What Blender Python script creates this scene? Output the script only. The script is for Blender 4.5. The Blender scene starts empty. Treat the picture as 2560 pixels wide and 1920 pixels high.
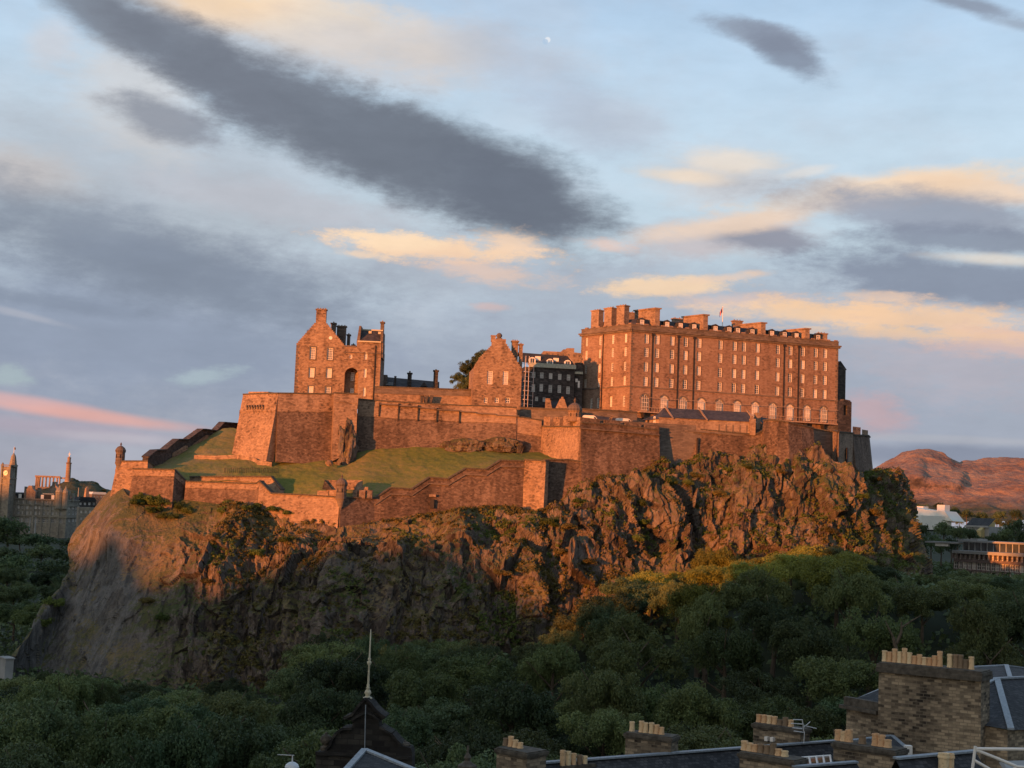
import bpy, math, random
import numpy as np
from mathutils import Vector, Matrix
random.seed(7)
R = math.radians
sc = bpy.context.scene
COL = sc.collection

# ------------------------------------------------------------------ camera, sky, sun, exposure
FPX = 3517.0                       # focal length in pixels of the 2560 x 1920 frame
PITCH, ROLL, CAMZ = R(5.28), R(2.2), 40.0
_f = Vector((0, math.cos(PITCH), math.sin(PITCH)))
_u0 = Vector((0, -math.sin(PITCH), math.cos(PITCH)))
_r0 = Vector((1, 0, 0))
CR = _r0 * math.cos(ROLL) + _u0 * math.sin(ROLL)
CU = _u0 * math.cos(ROLL) - _r0 * math.sin(ROLL)
cam_d = bpy.data.cameras.new('camera'); cam = bpy.data.objects.new('camera', cam_d); COL.objects.link(cam)
cam_d.sensor_width = 36.0; cam_d.lens = 36.0 * FPX / 2560.0
cam_d.clip_start = 0.5; cam_d.clip_end = 60000
m3 = Matrix((CR, CU, -_f)).transposed()
cam.matrix_world = Matrix.Translation((0, 0, CAMZ)) @ m3.to_4x4()
sc.camera = cam
sc.view_settings.view_transform = 'Standard'; sc.view_settings.look = 'None'
sc.view_settings.gamma = 1.0
sc.view_settings.exposure = 0.78

SUN_AZ, SUN_EL = R(38), R(2.6)     # sun stands behind the camera and to the left, very low
SUNV = Vector((-math.sin(SUN_AZ) * math.cos(SUN_EL), -math.cos(SUN_AZ) * math.cos(SUN_EL), math.sin(SUN_EL)))
sl = bpy.data.lights.new('sun', 'SUN'); so = bpy.data.objects.new('sun', sl); COL.objects.link(so)
sl.energy = 5.0; sl.angle = R(0.5); sl.color = (1.0, 0.295, 0.06)
so.rotation_euler = SUNV.to_track_quat('Z', 'Y').to_euler(); so.location = (-60, -80, 120)

# pixel windows in which the photograph was measured: origin and scale
Z = {0: (0, 0, 1.15732), 1: (560, 740, .33454), 2: (1280, 720, .41591), 3: (0, 1040, .28933), 4: (600, 1100, .36166),
     5: (1200, 1060, .36166), 6: (1860, 1040, .31646), 7: (1760, 1540, .36166), 8: (700, 1540, .52441),
     9: (720, 740, .18083), 10: (1120, 780, .18083), 11: (1440, 960, .23508), 12: (0, 1100, .12658), 13: (0, 1280, .40687),
     's': (0, 0, 1.0)}
def S(k, u, v):
    o = Z[k]; return o[0] + u * o[2], o[1] + v * o[2]
def ray(k, u, v):
    x, y = S(k, u, v)
    return _f + CR * ((x - 1280) / FPX) - CU * ((y - 960) / FPX)
def P(k, u, v, Y):
    d = ray(k, u, v); t = Y / d.y
    return Vector((d.x * t, Y, CAMZ + d.z * t))

# ---- world: Nishita sky with cloud layers laid out by azimuth and elevation
w = bpy.data.worlds.new('World'); sc.world = w; w.use_nodes = True
nt = w.node_tree; N = nt.nodes; Lk = nt.links; N.clear()
def nd(t, **kw):
    n = N.new(t)
    for a, b in kw.items(): setattr(n, a, b)
    return n
def mth(op, a, b=None, c=None, clamp=False):
    n = nd('ShaderNodeMath', operation=op); n.use_clamp = clamp
    for i, x in enumerate((a, b, c)):
        if x is None: continue
        if isinstance(x, (int, float)): n.inputs[i].default_value = x
        else: Lk.new(x, n.inputs[i])
    return n.outputs[0]
out = nd('ShaderNodeOutputWorld'); bg = nd('ShaderNodeBackground'); Lk.new(bg.outputs[0], out.inputs[0])
SKYS = 0.10
bg.inputs[1].default_value = SKYS
sky = nd('ShaderNodeTexSky', sky_type='NISHITA'); sky.sun_disc = False
sky.sun_elevation = SUN_EL + R(3.0); sky.sun_rotation = math.atan2(SUNV.x, SUNV.y)
sky.air_density = 1.0; sky.dust_density = 1.2; sky.ozone_density = 2.0; sky.altitude = 100
tc = nd('ShaderNodeTexCoord'); sep = nd('ShaderNodeSeparateXYZ'); Lk.new(tc.outputs['Generated'], sep.inputs[0])
az = mth('MULTIPLY', mth('ARCTAN2', sep.outputs[0], sep.outputs[1]), 57.29578)
el = mth('MULTIPLY', mth('ARCSINE', sep.outputs[2]), 57.29578)
cmb = nd('ShaderNodeCombineXYZ'); Lk.new(az, cmb.inputs[0]); Lk.new(el, cmb.inputs[1])
def noise(vec, scale, detail, sx=1, sy=1, rot=0, rough=0.55, dist=0, seed=0.0):
    mp = nd('ShaderNodeMapping'); Lk.new(vec, mp.inputs[0]); mp.inputs['Scale'].default_value = (sx, sy, 1)
    mp.inputs['Rotation'].default_value = (0, 0, R(rot)); mp.inputs['Location'].default_value = (seed * 17.3, seed * 9.1, seed)
    t = nd('ShaderNodeTexNoise', noise_dimensions='2D'); Lk.new(mp.outputs[0], t.inputs['Vector'])
    t.inputs['Scale'].default_value = scale; t.inputs['Detail'].default_value = detail
    t.inputs['Roughness'].default_value = rough; t.inputs['Distortion'].default_value = dist
    return t.outputs[0]
nA = noise(cmb.outputs[0], 0.35, 7, 0.7, 1.3, 12, seed=1, rough=0.6)       # streaky edges
nB = noise(cmb.outputs[0], 0.9, 9, 0.55, 1.6, 8, seed=2, rough=0.7)       # finer
nC = noise(cmb.outputs[0], 0.10, 5, 0.8, 1.6, 10, seed=3)                  # broad
nAc = mth('SUBTRACT', nA, 0.5); nBc = mth('SUBTRACT', nB, 0.5)
warp = mth('ADD', mth('MULTIPLY', nAc, 1.3), mth('MULTIPLY', nBc, 0.9))
nD = noise(cmb.outputs[0], 0.42, 6, 0.6, 1.7, 14, seed=5, rough=0.6); warpn = mth('SUBTRACT', nD, 0.5)
warpf = mth('ADD', mth('MULTIPLY', nAc, 1.5), mth('MULTIPLY', nBc, 2.8))
def azel(u, v):
    d = ray(0, u, v).normalized()
    return math.degrees(math.atan2(d.x, d.y)), math.degrees(math.asin(d.z))
def srgb(r, g, b):
    f = lambda c: ((c / 255 + 0.055) / 1.055) ** 2.4 if c > 10.3 else c / 255 / 12.92
    return (f(r), f(g), f(b))
EXPM = 2 ** sc.view_settings.exposure
def skycol(r, g, b):
    c = srgb(r, g, b); return tuple(x / (SKYS * EXPM) for x in c) + (1,)
def mix(a, b, fac):
    n = nd('ShaderNodeMix', data_type='RGBA')
    if isinstance(fac, (int, float)): n.inputs[0].default_value = fac
    else: Lk.new(fac, n.inputs[0])
    for i, x in ((6, a), (7, b)):
        if isinstance(x, tuple): n.inputs[i].default_value = x
        else: Lk.new(x, n.inputs[i])
    return n.outputs[2]
# front half of the sky: clear-sky gradient by elevation over the Nishita sky
ramp = nd('ShaderNodeValToRGB'); Lk.new(mth('DIVIDE', el, 24.0, clamp=True), ramp.inputs[0])
cr = ramp.color_ramp; cr.elements[0].position = 0; cr.elements[0].color = skycol(166, 166, 180)
cr.elements[1].position = 1; cr.elements[1].color = skycol(164, 196, 230)
for p, c in ((0.12, (162, 168, 185)), (0.28, (172, 182, 198)), (0.45, (196, 214, 226)), (0.62, (200, 221, 237)), (0.8, (188, 214, 238))):
    e = cr.elements.new(p); e.color = skycol(*c)
frontm = nd('ShaderNodeMapRange', interpolation_type='SMOOTHSTEP'); Lk.new(sep.outputs[1], frontm.inputs[0])
frontm.inputs[1].default_value = -0.1; frontm.inputs[2].default_value = 0.6; frontm.inputs[3].default_value = 0.42; frontm.inputs[4].default_value = 0.95
cur = mix(sky.outputs[0], ramp.outputs[0], frontm.outputs[0])
# bright evening sky round the setting sun, behind the viewpoint
dv = nd('ShaderNodeVectorMath', operation='DOT_PRODUCT'); Lk.new(tc.outputs['Generated'], dv.inputs[0]); dv.inputs[1].default_value = tuple(SUNV)
gl_ = nd('ShaderNodeMapRange', interpolation_type='SMOOTHSTEP'); Lk.new(dv.outputs['Value'], gl_.inputs[0]); gl_.inputs[1].default_value = 0.0; gl_.inputs[2].default_value = 1.0; gl_.inputs[4].default_value = 0.42
cur = mix(cur, tuple(x * 1.35 for x in skycol(240, 226, 210)[:3]) + (1,), gl_.outputs[0])
# general thin cloud, everywhere
gm = nd('ShaderNodeMapRange', interpolation_type='SMOOTHSTEP'); Lk.new(mth('ADD', nC, mth('MULTIPLY', nAc, 0.5)), gm.inputs[0])
gm.inputs[1].default_value = 0.42; gm.inputs[2].default_value = 0.75; gm.inputs[4].default_value = 0.3
cur = mix(cur, skycol(192, 195, 205), gm.outputs[0])
def blob(cu, cv, a, b, ang, col, strength=1.0, soft=0.5, fine=False, namp=1.0):
    """an elongated cloud, centre and size in the 2212-wide view, angle clockwise"""
    global cur
    x0, y0 = azel(cu, cv); c, s = math.cos(R(ang)), math.sin(R(ang))
    x1, y1 = azel(cu + a * c, cv + a * s); x2, y2 = azel(cu - b * s, cv + b * c)
    la, lb = math.hypot(x1 - x0, y1 - y0), math.hypot(x2 - x0, y2 - y0)
    mp = nd('ShaderNodeMapping', vector_type='TEXTURE'); Lk.new(cmb.outputs[0], mp.inputs[0])
    mp.inputs['Location'].default_value = (x0, y0, 0); mp.inputs['Scale'].default_value = (la, lb, 1)
    mp.inputs['Rotation'].default_value = (0, 0, math.atan2(y1 - y0, x1 - x0))
    ln = nd('ShaderNodeVectorMath', operation='LENGTH'); Lk.new(mp.outputs[0], ln.inputs[0])
    d = mth('ADD', ln.outputs['Value'], mth('MULTIPLY', warpf if fine else warp, namp))
    mr = nd('ShaderNodeMapRange', interpolation_type='SMOOTHSTEP'); Lk.new(d, mr.inputs[0])
    mr.inputs[1].default_value = 1 + soft; mr.inputs[2].default_value = 1 - soft
    mr.inputs[3].default_value = 0; mr.inputs[4].default_value = strength
    r_, g_, b_ = col
    if r_ > 225 and b_ < r_ - 30: g_ += 6; b_ += 26
    cur = mix(cur, skycol(r_ + 2, g_ + 5, b_ + 3) if b_ > r_ + 10 else skycol(*col), mr.outputs[0])
GREY = (150, 153, 168); DARK = (115, 119, 134); MID = (128, 133, 152)
CREAM = (240, 222, 200); WARM = (250, 212, 168)
for a in (
    (330, 430, 620, 170, 10, (176, 180, 192), .75, .8), (250, 720, 640, 170, 6, (138, 147, 170), .8, .7),
    (1700, 800, 700, 200, 4, (158, 163, 182), .6, .8), (600, 60, 420, 110, 10, (205, 205, 208), .7, .6),
    (640, 40, 330, 62, 13, CREAM, .85, .5), (480, 10, 150, 45, 5, WARM, .55, .6), (900, 110, 330, 60, 5, (200, 200, 206), .6, .7),
    (300, 210, 130, 100, 30, (214, 210, 208), .6, .6), (110, 90, 50, 60, 40, (215, 208, 208), .5, .6),
    (1290, 260, 130, 55, 8, (188, 190, 204), .6, .6), (1180, 190, 200, 70, 35, (176, 188, 210), .5, .7),
    (30, 375, 150, 50, 10, (214, 205, 200), .7, .7), (600, 440, 280, 40, 8, (190, 190, 198), .6, .6),
    (1560, 390, 160, 55, 3, (205, 203, 205), .75, .6), (1580, 350, 90, 24, 0, (238, 224, 208), .7, .6), (1480, 382, 90, 16, 5, (245, 222, 196), .7, .6),
    (1740, 372, 50, 10, -10, (235, 225, 215), .5, .6),
    (1560, 508, 190, 42, -6, (198, 188, 190), .8, .5), (1640, 512, 110, 28, 5, (140, 142, 160), .85, .5),
    (1900, 412, 300, 36, -9, (248, 220, 190), .92, .5), (2120, 412, 170, 32, 6, (242, 212, 184), .85, .5), (1600, 480, 210, 22, -9, (240, 214, 192), .8, .6),
    (2000, 458, 380, 44, 5, (150, 154, 172), .9, .55), (2120, 520, 260, 30, 2, (132, 138, 158), .85, .5),
    (2080, 610, 330, 55, 3, (132, 139, 160), .9, .45), (2150, 560, 120, 12, 3, (235, 222, 205), .6, .6),
    (220, 520, 470, 88, 15, (128, 135, 153), .8, .75), (420, 600, 280, 55, 12, (130, 138, 157), .7, .8), (100, 650, 200, 20, 8, (124, 132, 152), .5, .6),
    (50, 680, 90, 8, 14, (190, 190, 198), .4, .6),
    (350, 255, 120, 40, 18, (132, 136, 152), .8, .5),
    (1660, 80, 120, 26, 15, (138, 144, 163), .85, .5), (1710, 120, 90, 32, 30, (126, 132, 152), .85, .5), (2100, 12, 110, 16, 14, (132, 137, 156), .8, .6), (2190, 50, 60, 12, 10, (138, 143, 160), .6, .6),
    (1100, 590, 360, 60, 5, (165, 170, 186), .6, .7)):
    blob(*a)
# the great dark band
for a in ((250, 50, 210, 50, 30, DARK, .85, .5), (450, 140, 260, 66, 30, DARK, .9, .45), (700, 262, 330, 98, 24, DARK, .93, .42),
          (950, 352, 320, 96, 18, (111, 116, 131), .95, .5), (1130, 422, 185, 92, 24, (105, 110, 126), .96, .55)):
    blob(*a, namp=.72)
for a in (
    (960, 540, 215, 24, 4, (250, 214, 180), .95, .5), (860, 522, 110, 18, 4, (252, 222, 188), .9, .5), (1110, 525, 60, 24, 10, (246, 214, 186), .85, .6), (1050, 585, 130, 24, 10, (232, 200, 180), .7, .6), (780, 550, 60, 8, 4, (250, 218, 186), .7, .6),
    (1300, 528, 60, 14, 5, (236, 206, 192), .7, .6), (1060, 662, 40, 8, 3, (214, 184, 178), .6, .6),
    (1440, 618, 120, 20, -3, (250, 216, 178), .85, .6), (1560, 600, 80, 8, -6, (240, 208, 182), .6, .6), (1620, 650, 150, 14, 0, (226, 196, 182), .6, .7),
    (1760, 680, 180, 26, 2, (246, 208, 170), .8, .6), (2000, 690, 240, 34, 4, (248, 206, 166), .8, .6), (2160, 740, 150, 30, 4, (226, 188, 172), .7, .6), (1900, 640, 90, 10, 2, (236, 204, 180), .6, .6),
    (1960, 720, 220, 14, 3, (248, 206, 160), .6, .7),
    (440, 815, 62, 16, -8, (172, 186, 196), .75, .7), (20, 815, 40, 22, 0, (170, 184, 190), .7, .6),
    (2080, 800, 260, 60, 8, (190, 178, 184), .45, .8), (1880, 890, 60, 34, 20, (208, 168, 168), .55, .8)):
    blob(*a, fine=True, namp=.9)
for a in (((60, 872, 190, 16, 9, (222, 176, 172), .75, .6)), (220, 902, 190, 13, 7, (226, 172, 162), .75, .7), (120, 925, 260, 20, 6, (184, 166, 178), .5, .7),
          (250, 945, 120, 9, 4, (190, 186, 194), .5, .7), (2060, 950, 240, 9, 2, (172, 172, 184), .7, .5), (2060, 985, 320, 24, 1, (124, 130, 152), .7, .5)):
    blob(*a, namp=.4)
# inner light and shade of the cloud layers
tone = nd('ShaderNodeMapRange'); Lk.new(warpn, tone.inputs[0]); tone.inputs[1].default_value = -.3; tone.inputs[2].default_value = .3; tone.inputs[3].default_value = .94; tone.inputs[4].default_value = 1.07
vs = nd('ShaderNodeVectorMath', operation='SCALE'); Lk.new(cur, vs.inputs[0]); Lk.new(tone.outputs[0], vs.inputs['Scale']); cur = vs.outputs[0]
# half moon
mx, my = azel(1183, 85)
blob(1183, 86, 6, 6, 0, (236, 238, 242), .8, .25, namp=0)
blob(1178, 90, 6, 6, 0, (176, 196, 222), .85, .25, namp=0)
Lk.new(cur, bg.inputs[0])

# ------------------------------------------------------------------ numpy noise
def _hash(ix, iy, iz, seed):
    h = (ix.astype(np.int64) * 374761393 + iy.astype(np.int64) * 668265263 + iz.astype(np.int64) * 2147483647 + seed * 974711) & 0xffffffff
    h = ((h ^ (h >> 13)) * 1274126177) & 0xffffffff
    h = ((h ^ (h >> 16)) * 2246822519) & 0xffffffff
    return ((h ^ (h >> 15)) & 0xffffff) / float(0xffffff)
def vnoise(p, seed=0):
    f = np.floor(p); t = p - f; t = t * t * (3 - 2 * t); i = f.astype(np.int64)
    r = 0
    for a in (0, 1):
        for b in (0, 1):
            for c in (0, 1):
                wgt = (t[..., 0] if a else 1 - t[..., 0]) * (t[..., 1] if b else 1 - t[..., 1]) * (t[..., 2] if c else 1 - t[..., 2])
                r = r + wgt * _hash(i[..., 0] + a, i[..., 1] + b, i[..., 2] + c, seed)
    return r * 2 - 1
def fbm(p, octv=4, seed=0, gain=.5):
    r = 0; a = 1; s = 0
    for o in range(octv):
        r = r + a * vnoise(p * (2 ** o) + o * 7.7, seed + o); s += a; a *= gain
    return r / s
def ridged(p, octv=4, seed=0):
    r = 0; a = 1; s = 0
    for o in range(octv):
        r = r + a * (1 - np.abs(vnoise(p * (2 ** o) + o * 5.3, seed + o)) * 2); s += a; a *= .5
    return r / s

def facets(p, cell, seed):
    """cellular blocks: each cell has its own offset and tilt (-1..1)"""
    q = p / np.array(cell); base = np.floor(q).astype(np.int64); best = np.full(q.shape[:-1], 1e9); val = np.zeros(q.shape[:-1])
    for dx in (-1, 0, 1):
        for dy in (-1, 0, 1):
            for dz in (-1, 0, 1):
                c = base + np.array([dx, dy, dz]); h = [_hash(c[..., 0], c[..., 1], c[..., 2], seed + k) for k in range(7)]
                d = q - (c + np.stack(h[:3], -1)); dd = (d ** 2).sum(-1); v = (h[3] - .5) * 2 + d[..., 0] * (h[4] - .5) * 1.8 + d[..., 1] * (h[5] - .5) * 1.8 + d[..., 2] * (h[6] - .5) * 1.8
                m = dd < best; best = np.where(m, dd, best); val = np.where(m, v, val)
    return val

# ------------------------------------------------------------------ mesh builder
WL = {}                                         # world place of every object's origin
def auto_uv(me):
    uv = me.uv_layers.new(name='UVMap')
    n = len(me.polygons)
    if not n: return
    co = np.empty(len(me.vertices) * 3); me.vertices.foreach_get('co', co); co = co.reshape(-1, 3)
    nl = len(me.loops); vi = np.empty(nl, np.int32); me.loops.foreach_get('vertex_index', vi)
    nr = np.empty(n * 3); me.polygons.foreach_get('normal', nr); nr = nr.reshape(-1, 3)
    lt = np.empty(n, np.int32); me.polygons.foreach_get('loop_total', lt)
    fi = np.repeat(np.arange(n), lt); nn = nr[fi]
    t = np.stack([-nn[:, 1], nn[:, 0]], 1); ln = np.linalg.norm(t, axis=1)
    flat = np.abs(nn[:, 2]) > .93
    t = t / np.maximum(ln, 1e-6)[:, None]; t[flat] = (1, 0)
    p = co[vi]; u = (p[:, :2] * t).sum(1); v = np.where(flat, p[:, 1], p[:, 2] / np.maximum(np.sqrt(np.maximum(1 - nn[:, 2] ** 2, 0)), .3))
    uv.data.foreach_set('uv', np.stack([u, v], 1).ravel())
class MB:
    def __init__(s): s.v = []; s.f = []; s.m = []; s.cm = 0
    def poly(s, pts, m=None):
        i = len(s.v); s.v += [tuple(p) for p in pts]; s.f.append(list(range(i, i + len(pts)))); s.m.append(s.cm if m is None else m)
    def prism(s, poly, vec, m=None):
        """closed solid: polygon pushed along vec"""
        a = [Vector(p) for p in poly]; b = [p + Vector(vec) for p in a]; i = len(s.v); n = len(a); m = s.cm if m is None else m
        s.v += [tuple(p) for p in a + b]
        s.f.append(list(range(i, i + n))); s.f.append(list(range(i + 2 * n - 1, i + n - 1, -1))); s.m += [m, m]
        for k in range(n):
            j = (k + 1) % n; s.f.append([i + j, i + k, i + n + k, i + n + j]); s.m.append(m)
    def box(s, c, half, rz=0, m=None):
        ca, sa = math.cos(rz), math.sin(rz); x, y, z = half
        p = [Vector((c[0] + a * x * ca - b * y * sa, c[1] + a * x * sa + b * y * ca, c[2] - z)) for a, b in ((-1, -1), (1, -1), (1, 1), (-1, 1))]
        s.prism(p, (0, 0, 2 * z), m)
    def lathe(s, c, prof, n=16, m=None, cap=True, ax=None):
        """prof: list of (r, z); ax: optional axis matrix"""
        m = s.cm if m is None else m; i = len(s.v); A = ax or Matrix.Identity(3); c = Vector(c)
        for r, z in prof:
            for k in range(n):
                a = 2 * math.pi * k / n; s.v.append(tuple(c + A @ Vector((r * math.cos(a), r * math.sin(a), z))))
        for q in range(len(prof) - 1):
            for k in range(n):
                j = (k + 1) % n; s.f.append([i + q * n + k, i + q * n + j, i + (q + 1) * n + j, i + (q + 1) * n + k]); s.m.append(m)
        if cap:
            s.f.append([i + k for k in range(n - 1, -1, -1)]); s.m.append(m)
            t = i + (len(prof) - 1) * n; s.f.append([t + k for k in range(n)]); s.m.append(m)
    def tube(s, a, b, r, r2=None, n=6, m=None):
        a, b = Vector(a), Vector(b); d = b - a; q = d.to_track_quat('Z', 'Y').to_matrix()
        s.lathe(a, [(r, 0), (r if r2 is None else r2, d.length)], n, m, True, q)
    def build(s, name, mats, parent=None, smooth=False, loc=None):
        me = bpy.data.meshes.new(name); base = Vector(loc) if loc is not None else (WL.get(parent.name, Vector()) if parent else Vector())
        me.from_pydata([(a - base.x, b - base.y, c - base.z) for a, b, c in s.v], [], s.f)
        if not isinstance(mats, (list, tuple)): mats = [mats]
        for m in mats: me.materials.append(m)
        me.polygons.foreach_set('material_index', [min(x, len(mats) - 1) for x in s.m])
        if smooth: me.polygons.foreach_set('use_smooth', [True] * len(me.polygons))
        me.update(); auto_uv(me)
        o = bpy.data.objects.new(name, me); COL.objects.link(o); WL[o.name] = base.copy()
        if parent:
            o.parent = parent; o.location = base - WL[parent.name]
        else: o.location = base
        return o
def tag(o, label=None, cat=None, group=None, kind=None):
    if label: o['label'] = label
    if cat: o['category'] = cat
    if group: o['group'] = group
    if kind: o['kind'] = kind
    return o
def thing(name, label, cat, loc, group=None):
    o = bpy.data.objects.new(name, None); COL.objects.link(o); o.location = loc; o.empty_display_size = 1
    WL[o.name] = Vector(loc); return tag(o, label, cat, group)
def npmesh(name, verts, faces, mats, smooth=True, mi=None):
    me = bpy.data.meshes.new(name); nv = len(verts); nf = len(faces)
    me.vertices.add(nv); me.vertices.foreach_set('co', np.asarray(verts, np.float32).ravel())
    me.loops.add(nf * 4); me.polygons.add(nf)
    me.loops.foreach_set('vertex_index', np.asarray(faces, np.int32).ravel())
    me.polygons.foreach_set('loop_start', np.arange(nf, dtype=np.int32) * 4)
    me.polygons.foreach_set('loop_total', np.full(nf, 4, np.int32))
    for m in (mats if isinstance(mats, (list, tuple)) else [mats]): me.materials.append(m)
    if mi is not None: me.polygons.foreach_set('material_index', mi)
    me.polygons.foreach_set('use_smooth', [smooth] * nf)
    me.update(calc_edges=True); me.validate(); return me
def grid_faces(r, c):
    i = np.arange(r - 1)[:, None] * c + np.arange(c - 1)[None, :]
    return np.stack([i, i + c, i + c + 1, i + 1], -1).reshape(-1, 4)

# ------------------------------------------------------------------ materials
def new_mat(name):
    m = bpy.data.materials.new(name); m.use_nodes = True; t = m.node_tree; b = t.nodes['Principled BSDF']
    b.inputs['Specular IOR Level'].default_value = 0.25
    return m, t, b
class NT:
    def __init__(s, t): s.t = t
    def n(s, typ, **kw):
        x = s.t.nodes.new(typ)
        for a, b in kw.items(): setattr(x, a, b)
        return x
    def l(s, a, b): s.t.links.new(a, b)
    def coord(s, uv=False, scale=(1, 1, 1), rot=(0, 0, 0)):
        tc = s.n('ShaderNodeTexCoord'); mp = s.n('ShaderNodeMapping'); s.l(tc.outputs['UV' if uv else 'Object'], mp.inputs[0])
        mp.inputs['Scale'].default_value = scale; mp.inputs['Rotation'].default_value = rot; return mp.outputs[0]
    def noise(s, vec, scale, detail=4, rough=.55, dist=0):
        x = s.n('ShaderNodeTexNoise'); s.l(vec, x.inputs['Vector']); x.inputs['Scale'].default_value = scale
        x.inputs['Detail'].default_value = detail; x.inputs['Roughness'].default_value = rough; x.inputs['Distortion'].default_value = dist
        return x.outputs[0]
    def ramp(s, fac, stops):
        r = s.n('ShaderNodeValToRGB'); s.l(fac, r.inputs[0]); e = r.color_ramp.elements
        e[0].position, e[0].color = stops[0][0], tuple(stops[0][1]) + (1,)
        e[1].position, e[1].color = stops[-1][0], tuple(stops[-1][1]) + (1,)
        for p, c in stops[1:-1]: q = e.new(p); q.color = tuple(c) + (1,)
        return r.outputs[0]
    def mr(s, v, a, b, c=0, d=1):
        x = s.n('ShaderNodeMapRange'); s.l(v, x.inputs[0])
        for i, q in enumerate((a, b, c, d)): x.inputs[i + 1].default_value = q
        return x.outputs[0]
    def mix(s, a, b, fac, mode='MIX'):
        x = s.n('ShaderNodeMix', data_type='RGBA', blend_type=mode)
        if isinstance(fac, (int, float)): x.inputs[0].default_value = fac
        else: s.l(fac, x.inputs[0])
        for i, q in ((6, a), (7, b)):
            if isinstance(q, tuple): x.inputs[i].default_value = q if len(q) == 4 else q + (1,)
            else: s.l(q, x.inputs[i])
        return x.outputs[2]
    def math(s, op, a, b=0.0):
        x = s.n('ShaderNodeMath', operation=op)
        for i, q in enumerate((a, b)):
            if isinstance(q, (int, float)): x.inputs[i].default_value = q
            else: s.l(q, x.inputs[i])
        return x.outputs[0]
    def bump(s, h, bsdf, strength=.5, dist=.1):
        x = s.n('ShaderNodeBump'); s.l(h, x.inputs['Height']); x.inputs['Strength'].default_value = strength; x.inputs['Distance'].default_value = dist
        s.l(x.outputs[0], bsdf.inputs['Normal'])
def stone(name, dark, mid, light, bw=.8, bh=.36, mortar=None, patch=.5, big=.06, rough=.92, bumpd=.12, mort=.7, irr=0.0):
    """coursed masonry: blocks of mixed tone, weather stains, mortar"""
    m, t, b = new_mat(name); g = NT(t); uv = g.coord(True); ob = g.coord(False)
    br = g.n('ShaderNodeTexBrick'); g.l(uv, br.inputs['Vector']); br.offset = .5; br.inputs['Scale'].default_value = 1
    br.inputs['Brick Width'].default_value = bw; br.inputs['Row Height'].default_value = bh; br.inputs['Mortar Size'].default_value = .02
    br.inputs['Mortar Smooth'].default_value = .3; br.inputs['Bias'].default_value = 0
    br.inputs['Color1'].default_value = (0, 0, 0, 1); br.inputs['Color2'].default_value = (1, 1, 1, 1); br.inputs['Mortar'].default_value = (.5, .5, .5, 1)
    n1 = g.noise(g.coord(True, (1 / bw * .9, 1 / bh * .8, 1)), 1.0, 3, .6); n2 = g.noise(ob, big, 5, .6); n3 = g.noise(g.coord(True, (.35, .09, 1)), 1.0, 5, .65)
    if irr:
        vo = g.n('ShaderNodeTexVoronoi'); g.l(g.coord(True, (1.5, 2.6, 1)), vo.inputs['Vector']); vo.inputs['Scale'].default_value = 1; vb = g.n('ShaderNodeRGBToBW'); g.l(vo.outputs['Color'], vb.inputs[0])
        n1 = g.math('ADD', g.math('MULTIPLY', n1, 1 - irr), g.math('MULTIPLY', vb.outputs[0], irr))
    bw_ = g.n('ShaderNodeRGBToBW'); g.l(br.outputs['Color'], bw_.inputs[0])
    v = g.math('ADD', g.math('MULTIPLY', bw_.outputs[0], patch), g.math('MULTIPLY', n1, 1 - patch))
    v = g.math('ADD', v, g.math('MULTIPLY', g.math('SUBTRACT', n2, .5), .9)); v = g.math('ADD', v, g.math('MULTIPLY', g.math('SUBTRACT', n3, .5), .85))
    c = g.ramp(v, [(.12, dark), (.45, mid), (.85, light)])
    c = g.mix(c, mortar or tuple(x * .75 for x in mid), g.math('MULTIPLY', br.outputs['Fac'], mort))
    g.l(c, b.inputs['Base Color']); b.inputs['Roughness'].default_value = rough
    h = g.math('SUBTRACT', g.math('MULTIPLY', n1, .7), br.outputs['Fac']); g.bump(h, b, .6, bumpd)
    return m
def plain(name, col, rough=.7, metal=0, var=.25, scale=2.0, spec=None):
    m, t, b = new_mat(name); g = NT(t); n = g.noise(g.coord(), scale, 4)
    c = g.ramp(n, [(.3, tuple(x * (1 - var) for x in col)), (.7, tuple(min(1, x * (1 + var)) for x in col))])
    g.l(c, b.inputs['Base Color']); b.inputs['Roughness'].default_value = rough; b.inputs['Metallic'].default_value = metal
    if spec is not None: b.inputs['Specular IOR Level'].default_value = spec
    return m
M = {}
M['ashlar'] = stone('sandstone_ashlar', (.08, .058, .045), (.25, .178, .132), (.38, .285, .215), .8, .4, patch=.2, mort=.3, irr=.35)
M['rubble_warm'] = stone('rubble_sandstone', (.05, .035, .027), (.24, .163, .112), (.39, .275, .19), .9, .42, patch=.12, bumpd=.2, mort=.25, irr=.5)
M['barrack'] = stone('barracks_sandstone', (.08, .053, .042), (.235, .152, .110), (.34, .238, .178), .8, .36, patch=.2, big=.09, mort=.3, irr=.3)
M['trim'] = stone('dressed_stone', (.08, .063, .054), (.14, .112, .095), (.21, .17, .14), 1.2, .4, patch=.4)
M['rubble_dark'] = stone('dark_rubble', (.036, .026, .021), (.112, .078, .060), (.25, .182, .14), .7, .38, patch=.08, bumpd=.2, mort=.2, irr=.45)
M['black_stone'] = stone('sooty_stone', (.03, .027, .026), (.06, .052, .048), (.12, .10, .09), .8, .4)  # dark stone; on shaded block and stepped wall, shade put into the colour
M['hotel'] = stone('hotel_stone', (.12, .105, .085), (.21, .185, .15), (.30, .27, .21), 2.5, 1.2, patch=.3, big=.03)
M['town_stone'] = stone('tenement_stone', (.024, .019, .015), (.165, .127, .087), (.40, .31, .205), .46, .19, mortar=(.17, .14, .10), patch=.5, big=.3, bumpd=.03)
M['town_dark'] = stone('soot_blackened_stone', (.010, .009, .009), (.024, .022, .02), (.06, .054, .045), .7, .3, patch=.5, big=.3, bumpd=.03)
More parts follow.
